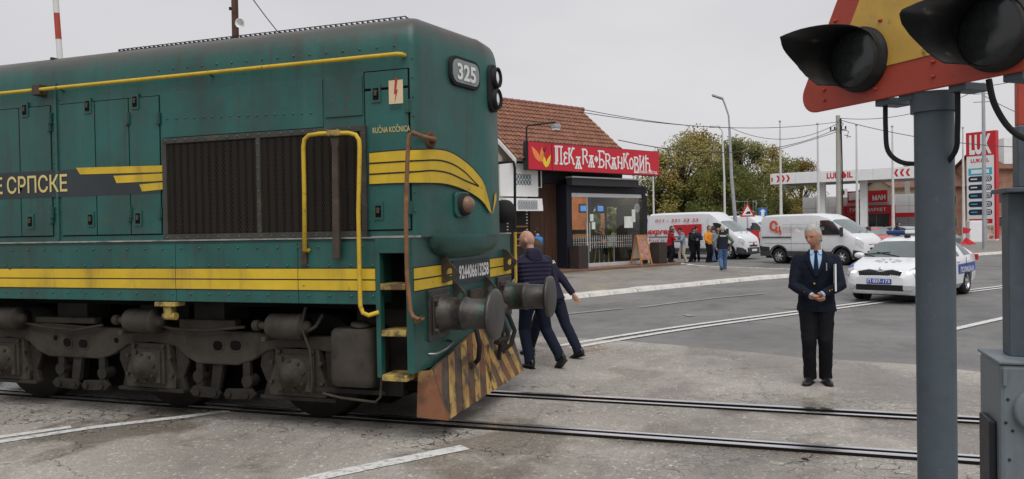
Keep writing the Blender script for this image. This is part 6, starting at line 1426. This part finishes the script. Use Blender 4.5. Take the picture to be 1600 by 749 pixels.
# ================================================================== people
D('skin', (.50, .28, .20), .55, var=.15, vs=20); D('skin_tan', (.46, .23, .15), .5, var=.18, vs=18); D('hair_dark', (.022, .016, .012), .7, var=.4, vs=40); D('hair_brown', (.07, .045, .028), .7, var=.4, vs=40); D('hair_grey', (.42, .40, .37), .75, var=.35, vs=45, bump=.5, bs=160)
D('eye_dark', (.03, .02, .015), .3); D('lip', (.30, .12, .09), .5); D('shoe_black', (.014, .013, .013), .3, var=.3, coat=.2)
def cloth(key, col, var=.12, rough=.85, bs=300): D(key, col, rough, var=var, vs=7, bump=.25, bs=bs, spec=.12)
cloth('suit', (.012, .0145, .025)); cloth('trouser_black', (.010, .010, .013)); cloth('puffer', (.020, .018, .040), rough=.5, bs=60); cloth('jeans_dark', (.012, .016, .030)); cloth('uniform', (.022, .020, .038)); cloth('uniform_tr', (.015, .018, .032)); cloth('shirt_blue', (.36, .52, .72)); cloth('tie', (.012, .018, .045))
cloth('blue_jacket', (.05, .22, .52)); cloth('red_top', (.36, .015, .03)); cloth('grey_top', (.22, .26, .32)); cloth('beige_tr', (.42, .37, .30)); cloth('black_top', (.018, .018, .020)); cloth('orange_top', (.70, .26, .03)); cloth('greyblue_top', (.20, .22, .27)); cloth('jeans', (.075, .14, .27)); cloth('navy_top', (.02, .028, .055)); cloth('vest', (.02, .024, .032)); cloth('camo', (.16, .18, .15), var=.4)
clouds = bpy.data.textures.new('folds', 'CLOUDS'); clouds.noise_scale = .09; clouds.noise_depth = 2
def ik(a, b, l1, l2, pole):
    d = b-a; D_ = min(d.length, (l1+l2)*.998); d.normalize(); b = a+d*D_
    x = (l1*l1-l2*l2+D_*D_)/(2*D_); h = math.sqrt(max(0, l1*l1-x*x)); p = pole-d*pole.dot(d)
    p = p.normalized() if p.length > 1e-6 else V(1, 0, 0)
    return a+d*x+p*h, b
def ering(c, fx, ly, rx, ry, n=20, pw=2.3):
    o = []
    for i in range(n):
        a = 2*math.pi*i/n; ca, sa = math.cos(a), math.sin(a); q = (abs(ca)**pw+abs(sa)**pw)**(-1/pw); o.append(c+fx*(rx*q*ca)+ly*(ry*q*sa))
    return o
def finish(mb, name, mat, parent, vox, folds=0, smooth=4, k=1):
    for i, p in enumerate(mb.v): mb.v[i] = p*k
    o = mb.build(name, M[mat], parent, off=(0, 0, 0), fix=True); r = o.modifiers.new('weld', 'REMESH'); r.mode = 'VOXEL'; r.voxel_size = vox; r.use_smooth_shade = True
    s = o.modifiers.new('smooth', 'SMOOTH'); s.factor = .5; s.iterations = smooth
    if folds:
        d = o.modifiers.new('folds', 'DISPLACE'); d.texture = clouds; d.strength = folds; d.mid_level = .5; d.texture_coords = 'LOCAL'
    return o
def person(label, loc, rz, H=1.78, lean=0, twist=0, sway=0, pel=(0, 0, .93), wr=None, wl=None, ar=None, al=None, head=(0, 0, 0), arpole=(-.4, -1, -.3), alpole=(-.4, 1, -.3), fyr=0, fyl=0, rpitch=0, lpitch=0, top='black_top', bottom='jeans', shoes='shoe_black', hair='hair_dark', skin='skin', vox=.013, folds=.010, hem=.86, kind='jacket', bald=False, curl=.5, group=None, hood=False, knee=(1, 0, 0), build=1.0, extra=None, cap=None, hands=True, slv='top'):
    k = H/1.78; t = thing('person', label, 'person', loc, rz, group)
    pel = V(*pel); u = V(math.sin(R_(lean)), math.sin(R_(sway)), math.cos(R_(lean))).normalized(); tw = R_(twist)
    fx = V(math.cos(tw), math.sin(tw), 0); fx = (fx-u*fx.dot(u)).normalized(); ly = u.cross(fx)
    neck = pel+u*.53; chest = pel+u*.36; waist = pel+u*.14
    shr, shl = neck-u*.105-ly*.168*build, neck-u*.105+ly*.168*build
    hpr, hpl = pel+V(0, -.088, -.02), pel+V(0, .088, -.02)
    ar = V(*ar) if ar else V(0, -.10, .085); al = V(*al) if al else V(0, .10, .085)
    wr = V(*wr) if wr else shr+V(.04, -.08, -.54); wl = V(*wl) if wl else shl+V(.04, .08, -.54)
    er, wr = ik(shr, wr, .29, .255, V(*arpole)); el, wl = ik(shl, wl, .29, .255, V(*alpole))
    kr, ar = ik(hpr, ar, .435, .42, V(*knee)); kl, al = ik(hpl, al, .435, .42, V(*knee))
    hy, hp, hr = (R_(q) for q in head); HM = Matrix.Rotation(hy, 3, 'Z') @ Matrix.Rotation(hp, 3, 'Y') @ Matrix.Rotation(hr, 3, 'X')
    hc = neck+u*.072+V(.02, 0, 0)+HM @ V(.012, 0, .112)
    # ---------- body: head, neck, trunk, arms, hands, legs as one surface
    b = MB(); rings = []
    for j in range(19):
        th = math.pi*(j/18)*.996+.006; ring = []
        for i in range(26):
            a = 2*math.pi*i/26; d = V(math.sin(th)*math.cos(a), math.sin(th)*math.sin(a), math.cos(th)); p = V(d.x*.101, d.y*.080, d.z*.124)
            if d.z < -.1: f = 1+.42*(d.z+.1); p.y *= f; p.x = p.x*(1+.18*(d.z+.1))+.018*(-d.z-.1)*(1 if d.x > -.2 else .2)
            if d.x > .75 and abs(d.y) < .26 and -.42 < d.z < .12: w = (1-abs(d.y)/.26); p.x += .030*w*max(0, 1-abs(d.z+.24)/.36)
            p.x += .006*math.exp(-((d.z-.22)/.1)**2)*(d.x > .6); p.x -= .010*math.exp(-(((abs(d.y)-.36)/.15)**2+((d.z-.03)/.12)**2))*(d.x > .5)
            p.x += .007*math.exp(-((d.y/.3)**2+((d.z+.52)/.07)**2))*(d.x > .5)
            ring.append(hc+HM @ p)
        rings.append(ring)
    b.loft(rings)
    for s in (-1, 1): b.sphere(hc+HM @ V(-.008, s*.082, -.008), (.022, .010, .033), 10, 8, HM)
    b.tube([neck-u*.06, neck+u*.03, hc+HM @ V(-.015, 0, -.05)], [.066, .056, .054], 14)
    b.loft([ering(pel+u*z, fx, ly, rx, ry*build, 18) for z, rx, ry in ((-.10, .07, .12), (0, .10, .145), (.14, .09, .13), (.36, .105, .155), (.46, .085, .15), (.51, .055, .07))])
    def hand(e, w, side, cr):
        f = (w-e).normalized(); s = (V(1, 0, 0)+V(0, -side*.3, 0)); s = (s-f*s.dot(f)).normalized(); n = f.cross(s)*(-side)
        if n.dot(V(0, -side, 0)) < 0: n = -n
        # palm then four fingers and a thumb
        b.loft([ering(w+f*q, s, n, a, c_, 12) for q, a, c_ in ((-.01, .026, .020), (.03, .036, .016), (.075, .042, .014), (.098, .040, .012))])
        for i, (o, L) in enumerate(((.030, .068), (.010, .078), (-.011, .073), (-.031, .058))):
            p = w+f*.088+s*o; pts = [p-f*.02]; dd = f.copy(); 
            for q in range(3):
                an = cr*(.55 if q == 0 else .8)*(1+.06*i); dd = (dd*math.cos(an)+n*math.sin(an)).normalized(); p = p+dd*L*(.42, .32, .26)[q]; pts.append(p)
            b.tube(pts, [.010, .0095, .0085, .007], 7)
        p = w+f*.025+s*.030; b.tube([w+f*.015+s*.012, p, p+(f*.6+s*.7+n*.3).normalized()*.035, p+(f*.95+s*.5+n*.5).normalized()*.062], [.014, .0125, .0105, .008], 7)
    for s_, e, w, sh_, cr in ((-1, er, wr, shr, curl), (1, el, wl, shl, curl)):
        b.tube([sh_, sh_.lerp(e, .5), e, e.lerp(w, .4), w+(w-e).normalized()*.01], [.052, .046, .038, .036, .026], 12)
        if hands: hand(e, w, s_, cr)
        else: b.sphere(w+(w-e).normalized()*.06, (.04, .03, .05))
    for h_, n_, a in ((hpr, kr, ar), (hpl, kl, al)): b.tube([h_, h_.lerp(n_, .5), n_, n_.lerp(a, .35), a], [.082, .07, .052, .05, .036], 12)
    bo = finish(b, 'body', skin, t, vox*(.55 if vox < .01 else .8), 0, 2, k)
    # ---------- face details
    for s in (-1, 1):
        MB().sphere((hc+HM @ V(.087, s*.030, .006))*k, (.008*k, .012*k, .006*k), 8, 6, HM).build('eye', M['eye_dark'], bo); MB().sphere((hc+HM @ V(.0925, s*.032, .026))*k, (.006*k, .019*k, .004*k), 8, 6, HM).build('eyebrow', M[hair if not bald else 'hair_brown'], bo)
    MB().sphere((hc+HM @ V(.098, 0, -.064))*k, (.006*k, .022*k, .0045*k), 8, 6, HM).build('mouth', M['lip'], bo)
    if not bald:
        hb_ = MB(); rings = []; rg_ = random.Random(len(label))
        for j in range(17):
            th = math.pi*(j/16)*.99+.01; ring = []
            for i in range(26):
                a = 2*math.pi*i/26; d = V(math.sin(th)*math.cos(a), math.sin(th)*math.sin(a), math.cos(th))
                keep = (d.z > .50-.25*(d.x < .45)) or (d.x < .12 and d.z > -.55+.2*d.x) or (d.x < .35 and d.z > .05)
                r = (1.05 if hair == 'hair_grey' else 1.075)+rg_.uniform(-.02, .025) if keep else .90
                if cap: r = 1.10 if (keep and d.z > -.1) else .9
                ring.append(hc+HM @ V(d.x*.102*r-.002, d.y*.081*r, d.z*.125*r))
            rings.append(ring)
        hb_.loft(rings)
        if cap and cap != 'hood': hb_.tube([hc+HM @ V(.06, 0, .055), hc+HM @ V(.13, 0, .045), hc+HM @ V(.16, 0, .035)], [(.06, .012), (.055, .01), (.03, .006)], 12)
        for i, p in enumerate(hb_.v): hb_.v[i] = p*k
        hb_.build('hair' if not cap else 'cap', M[cap if cap and cap != 'hood' else hair], bo)
    # ---------- trousers and shoes
    tr_ = MB().loft([ering(pel+u*z, fx if z > 0 else V(1, 0, 0), ly if z > 0 else V(0, 1, 0), rx, ry*build, 20) for z, rx, ry in ((-.13, .085, .13), (-.05, .118, .165), (.03, .12, .168), (.12, .112, .155))])
    for h_, n_, a in ((hpr, kr, ar), (hpl, kl, al)): tr_.tube([h_, h_.lerp(n_, .5), n_, n_.lerp(a, .4), n_.lerp(a, .85), a+V(0, 0, -.03)], [.102*build, .092, .077, .073, .068, .070], 14)
    finish(tr_, 'trousers', bottom, bo, vox, folds*1.1, 2, k)
    for a, yw, pt, s in ((ar, fyr, rpitch, -1), (al, fyl, lpitch, 1)):
        FM_ = Matrix.Rotation(R_(yw), 3, 'Z') @ Matrix.Rotation(R_(pt), 3, 'Y'); sh = MB(); rings = []
        for x, w, z0, z1 in ((-.085, .018, -.06, -.01), (-.075, .032, -.082, .03), (-.03, .038, -.085, .045), (.03, .038, -.085, .02), (.09, .045, -.085, -.015), (.15, .044, -.085, -.035), (.185, .030, -.082, -.045), (.20, .014, -.075, -.055)):
            rings.append([(a+FM_ @ V(x, w*math.cos(2*math.pi*i/14), (z0+z1)/2+(z1-z0)/2*math.sin(2*math.pi*i/14)))*k for i in range(14)])
        sh.loft(rings); so_ = sh.build('shoe', M[shoes], bo); 
        sl_ = MB(); 
        sl_.prism([(a+FM_ @ V(x, y, -.089))*k for x, y in ((-.085, -.03), (-.02, -.036), (.09, -.046), (.16, -.044), (.2, -.012), (.2, .012), (.16, .044), (.09, .046), (-.02, .036), (-.085, .03))], FM_ @ V(0, 0, .014)*k).build('sole', M['black'], so_)
    # ---------- jacket
    j = MB(); hz = hem-pel.z
    secs = [(hz, .128, .182), (hz*.4, .126, .176), (.10, .122, .168), (.22, .13, .182), (.36, .138, .20), (.42, .124, .20), (.46, .105, .165), (.50, .08, .105), (.52, .07, .085)]
    if kind == 'suit': secs = [(hz, .142, .198), (hz*.4, .134, .186), (.12, .122, .168), (.24, .132, .188), (.36, .14, .208), (.42, .125, .210), (.46, .105, .175), (.50, .08, .11), (.53, .062, .074)]
    if kind == 'puffer':
        secs = []; z = hz; q = 0
        while z < .47: bl = .010*math.sin(q*math.pi)**2; w = .172+.036*max(0, min(1, (z-.08)/.28)); secs += [(z, .132+.016*max(0, z)+ (.012 if q % 2 else 0), w+(.012 if q % 2 else 0))]; z += .026; q += 1
        secs = [q for q in secs if q[0] < .43]+[(.45, .125, .19), (.485, .105, .14), (.53, .082, .095)]
    j.loft([ering(pel+u*z, fx if z > 0 else V(1, 0, 0).lerp(fx, .5).normalized(), ly if z > 0 else V(0, 1, 0).lerp(ly, .5).normalized(), rx, ry*build, 22, 2.5) for z, rx, ry in secs])
    c_ = .010 if kind == 'puffer' else 0
    if kind != 'vest':
        for e, w, s_ in ((er, wr, shr), (el, wl, shl)):
            d = (w-e).normalized(); pts = [s_-u*.0, s_.lerp(e, .25), s_.lerp(e, .6), e, e.lerp(w, .35), e.lerp(w, .75), w-d*.012]; rr_ = [.078, .074, .068, .060, .056, .050, .046]
            j.tube(pts, [q+c_ for q in rr_], 14); j.sphere(s_, .076+c_, 14, 10)
    jo = finish(j, 'jacket' if kind != 'vest' else 'vest', top, bo, vox, folds, 3 if kind != 'puffer' else 1, k)
    if kind == 'vest':
        j2 = MB()
        for e, w, s_ in ((er, wr, shr), (el, wl, shl)): j2.tube([s_, s_.lerp(e, .5), e, e.lerp(w, .5), w], [.075, .068, .060, .053, .046], 14); j2.sphere(s_, .078)
        finish(j2, 'sleeves', slv, bo, vox, folds, 3, k)
    # collar
    cl = MB(); A = []; B = []
    for i in range(21):
        a = R_(35)+R_(290)*i/20; d = fx*math.cos(a)+ly*math.sin(a); A.append((neck-u*.02+d*.083+u*.0)*k); B.append((neck+u*(.022 if kind == 'suit' else .05)+d*.075-fx*.006)*k)
    co = cl.strip(A, B, True).build('collar', M[top], bo, fix=False); sm = co.modifiers.new('s', 'SOLIDIFY'); sm.thickness = .012
    if hood:
        hd2 = MB().loft([ering(neck+u*z-fx*o, fx, ly, rx, ry, 18) for z, o, rx, ry in ((-.13, .115, .02, .05), (-.09, .105, .045, .105), (-.03, .08, .065, .125), (.03, .06, .075, .115), (.065, .045, .065, .095), (.075, .04, .04, .06))]); finish(hd2, 'hood', top, bo, vox, folds, 2, k)
    F = dict(k=k, bo=bo, t=t, neck=neck, u=u, fx=fx, ly=ly, pel=pel, wr=wr, wl=wl, er=er, el=el, hc=hc, HM=HM)
    if extra: extra(F)
    return t
def idir(right, away): d = CR*right+CFW*away; return math.atan2(d.y, d.x)
# ---- man in the dark suit
def suit_extra(F):
    k, bo, neck, u, fx, ly, pel = (F[q] for q in ('k', 'bo', 'neck', 'u', 'fx', 'ly', 'pel'))
    def f(z, y, o): # point on the chest front: z up the spine, y across
        rx = interp([(.0, .145), (.12, .134), (.24, .144), (.36, .150), (.45, .128), (.5, .098), (.55, .074)], z); w = .2
        return (pel+u*z+ly*y+fx*(rx*math.sqrt(max(0, 1-(abs(y)/w)**2.3))+o))*k
    sv = MB(); rows = [(.545, .050), (.50, .060), (.45, .058), (.40, .046), (.35, .030), (.30, .012), (.285, .002)]
    sv.loft([[f(z, w*q, .006) for q in (-1, -.5, 0, .5, 1)] for z, w in rows], False, False).build('shirt', M['shirt_blue'], bo)
    ti = MB(); ti.loft([[f(z, w*q, .012+.006*(1-abs(q))) for q in (-1, -.4, 0, .4, 1)] for z, w in ((.545, .018), (.525, .020), (.515, .013), (.45, .018), (.38, .023), (.31, .026), (.27, .024))], False, False).build('tie', M['tie'], bo)
    for s in (-1, 1):
        MB().loft([[f(z, s*(w0+(w1-w0)*q/3), .012+.006*(q < 2)) for q in range(4)] for z, w0, w1 in ((.54, .060, .085), (.50, .064, .105), (.45, .060, .12), (.43, .056, .115), (.42, .054, .095), (.36, .034, .070), (.29, .008, .030))], False, False).build('lapel', M['suit'], bo)
        MB().prism([f(.545, s*.02, .016), f(.555, s*.062, .004), f(.50, s*.06, .014), f(.505, s*.035, .02)], (fx*.004)*k).build('shirt_collar', M['shirt_blue'], bo)
    MB().strip([f(z, .004, .011) for z in (.28, .2, .1, 0, -.08, -.12)], [f(z, .010, .011) for z in (.28, .2, .1, 0, -.08, -.12)]).build('front_edge', M['trouser_black'], bo)
    for z in (.185, .06): MB().sphere(f(z, -.02, .012), .010*k, 8, 6).build('button', M['yellow_decal'], bo)
    MB().bb(-.003, .003, -.011, .011, -.045, .045).build('badge', M['chrome'], bo, off=-f(.36, .105, .016)) if False else MB().box(f(.37, .105, .014), (.004, .012, .085)).build('pen', M['chrome'], bo)
    for w, e in ((F['wr'], F['er']), (F['wl'], F['el'])):
        d = (w-e).normalized(); MB().tube([(w-d*.03)*k, (w+d*.012)*k], .036*k, 14).build('cuff', M['shirt_blue'], bo)
        for q in (0, .03): MB().sphere((w-d*(.06+q)+V(.03, -.03 if w.y < 0 else .03, .02))*k, .008*k, 8, 6).build('button', M['yellow_decal'], bo)
    pp = V(.17, .185, 1.18)*k; MB().box(pp, (.21*k, .014, .29*k), M=Matrix.Rotation(R_(-4), 3, 'Y') @ Matrix.Rotation(R_(4), 3, 'Z')).build('papers', M['white'], bo)
person('man in a dark suit and blue tie standing with clasped hands on the crossing', (.455, 9.20, .004), idir(-.36, -.93), 1.80, lean=1, wr=(.23, -.045, .985), wl=(.245, .055, 1.005), arpole=(-.5, -1, -.1), alpole=(-.5, 1, -.1), ar=(.02, -.075, .088), al=(-.03, .085, .088), fyr=-16, fyl=14, head=(-30, 16, 3), top='suit', bottom='trouser_black', hair='hair_grey', skin='skin_tan', vox=.0085, folds=.014, hem=.80, kind='suit', curl=.75, build=1.06, extra=suit_extra)
# ---- two walkers behind the buffers
def back_text(s, mat='white', z=.36, h=.05, w=.22, o=.155):
    def ex(F):
        k, neck, u, fx, ly, pel = (F[q] for q in ('k', 'neck', 'u', 'fx', 'ly', 'pel'))
        P = (pel+u*z-fx*o+ly*(w/2))*k; text(s, M[mat], F['bo'], P, -ly, u, h*k, w*k, bold=.04, off=.012)
    return ex
wd = idir(-.48, .88)
person('bald man in navy quilted jacket with hood walking behind the buffers', (-2.88, 9.42, .004), wd, 1.79, lean=7, pel=(.04, 0, .92), ar=(-.22, -.22, .14), al=(.0, .10, .088), rpitch=36, wr=(.30, -.16, .98), wl=(.30, .20, 1.0), head=(38, 12, 0), top='puffer', bottom='jeans_dark', bald=True, skin='skin', vox=.0085, folds=.006, hem=.84, kind='puffer', hood=True, curl=.6, build=1.24)
wd2 = idir(-.70, .70)
person('police officer in dark uniform leaning forward behind the bald man', (-2.95, 10.25, .004), wd2, 1.74, lean=25, pel=(-.06, 0, .90), ar=(-.42, -.14, .11), al=(.30, .09, .088), rpitch=18, wr=(-.22, -.30, .86), wl=(.42, .20, .95), arpole=(-1, -.6, .2), head=(0, 6, 0), top='uniform', bottom='uniform_tr', hair='hair_brown', vox=.0085, folds=.012, hem=.80, curl=.45, extra=back_text('ПОЛИЦИЈА', z=.40, h=.045, w=.26, o=.14))
# ---- customer in blue at the serving hatch
p = BM @ V(-2.28, -.75, 0); person('person in bright blue jacket at the bakery serving hatch', (p.x, p.y, KZ), BA+R_(90), 1.76, top='blue_jacket', bottom='jeans_dark', head=(0, 8, 0), vox=.016, wr=(.28, -.12, 1.15), wl=(.28, .12, 1.15))
# ---- seated customer behind the glass
p = BM @ V(3.2, 1.25, .16); person('customer in black seated at the bar behind the bakery glass', (p.x, p.y, .16), BA+R_(-100), 1.72, pel=(0, 0, .86), ar=(.36, -.10, .38), al=(.36, .10, .38), wr=(.34, -.12, 1.10), wl=(.34, .12, 1.10), head=(0, 15, 0), lean=8, top='black_top', bottom='trouser_black', hair='hair_brown', vox=.016, hem=.80)
# ---- group of men by the courier van
def gpos(px, py): q = onZ(px, py); return (q.x, q.y, .0)
gk = dict(vox=.016, folds=.012, group='men standing by the courier van', hands=True)
person('young man with short hair in dark blue behind the one in red', gpos(1049, 409.3), idir(.9, -.5), 1.82, top='navy_top', bottom='trouser_black', hair='hair_brown', **gk)
person('young man in red hooded top leaning towards the one in grey', gpos(1046, 411), idir(1, .1), 1.70, lean=14, wr=(.45, -.1, 1.08), wl=(.42, .12, 1.1), head=(0, 12, 0), top='red_top', bottom='black_top', hair='hair_brown', hood=True, **gk)
person('young man in grey hooded top and beige trousers with a black cap', gpos(1068, 412.2), idir(-1, -.1), 1.72, lean=10, wr=(.34, -.1, 1.1), wl=(.38, .12, 1.12), al=(-.12, .12, .085), ar=(.16, -.12, .085), head=(0, 10, 0), top='grey_top', bottom='beige_tr', cap='black_top', hood=True, **gk)
person('man in black jacket facing right, looking down at his hands', gpos(1079.5, 409.8), idir(.8, -.55), 1.72, lean=8, wr=(.32, -.05, 1.12), wl=(.32, .1, 1.12), head=(0, 22, 0), top='black_top', bottom='trouser_black', hood=True, build=1.08, **gk)
person('man in dark navy jacket holding a phone, right of the one in black', gpos(1089, 408.8), idir(-.45, -.9), 1.78, lean=3, wr=(.26, -.02, 1.14), wl=(.24, .08, 1.12), head=(-10, 18, 0), top='navy_top', bottom='trouser_black', cap='black_top', **gk)
person('man in orange jacket and black trousers', gpos(1107.5, 410.2), idir(.5, -.85), 1.80, top='orange_top', bottom='trouser_black', hair='hair_brown', wr=(.24, -.15, .95), **gk)
person('man in grey jacket and light blue jeans beside the one in orange', gpos(1115.5, 409.8), idir(-.6, .6), 1.78, top='greyblue_top', bottom='jeans', hair='hair_brown', **gk)
person('dark-haired man in black jacket facing the camera behind the officer', gpos(1122.5, 409.0), idir(-.1, -1), 1.72, top='black_top', bottom='trouser_black', **gk)
def vest_extra(F):
    back_text('ПОЛИЦИЈА', z=.40, h=.055, w=.24, o=.135)(F); k = F['k']; MB().box((F['wr']+V(.03, -.02, -.1))*k, (.16, .012, .24), M=Matrix.Rotation(R_(25), 3, 'Y')).build('paper', M['white'], F['bo'])
person('white-haired officer in dark vest and jeans walking away with a paper', gpos(1130, 424), idir(.12, 1), 1.80, lean=3, ar=(.22, -.1, .085), al=(-.24, .1, .15), lpitch=30, wr=(.16, -.30, .95), wl=(-.1, .28, .92), top='vest', bottom='jeans', hair='hair_grey', kind='vest', slv='camo', extra=vest_extra, vox=.014, folds=.012, build=1.1)
q = atD(1403, 374, 47.5); person('person in dark blue hooded coat standing among the parked cars', (q.x, q.y, KZ), idir(.8, -.5), 1.75, top='navy_top', bottom='trouser_black', head=(0, 0, 0), vox=.02, hood=True, folds=.01)
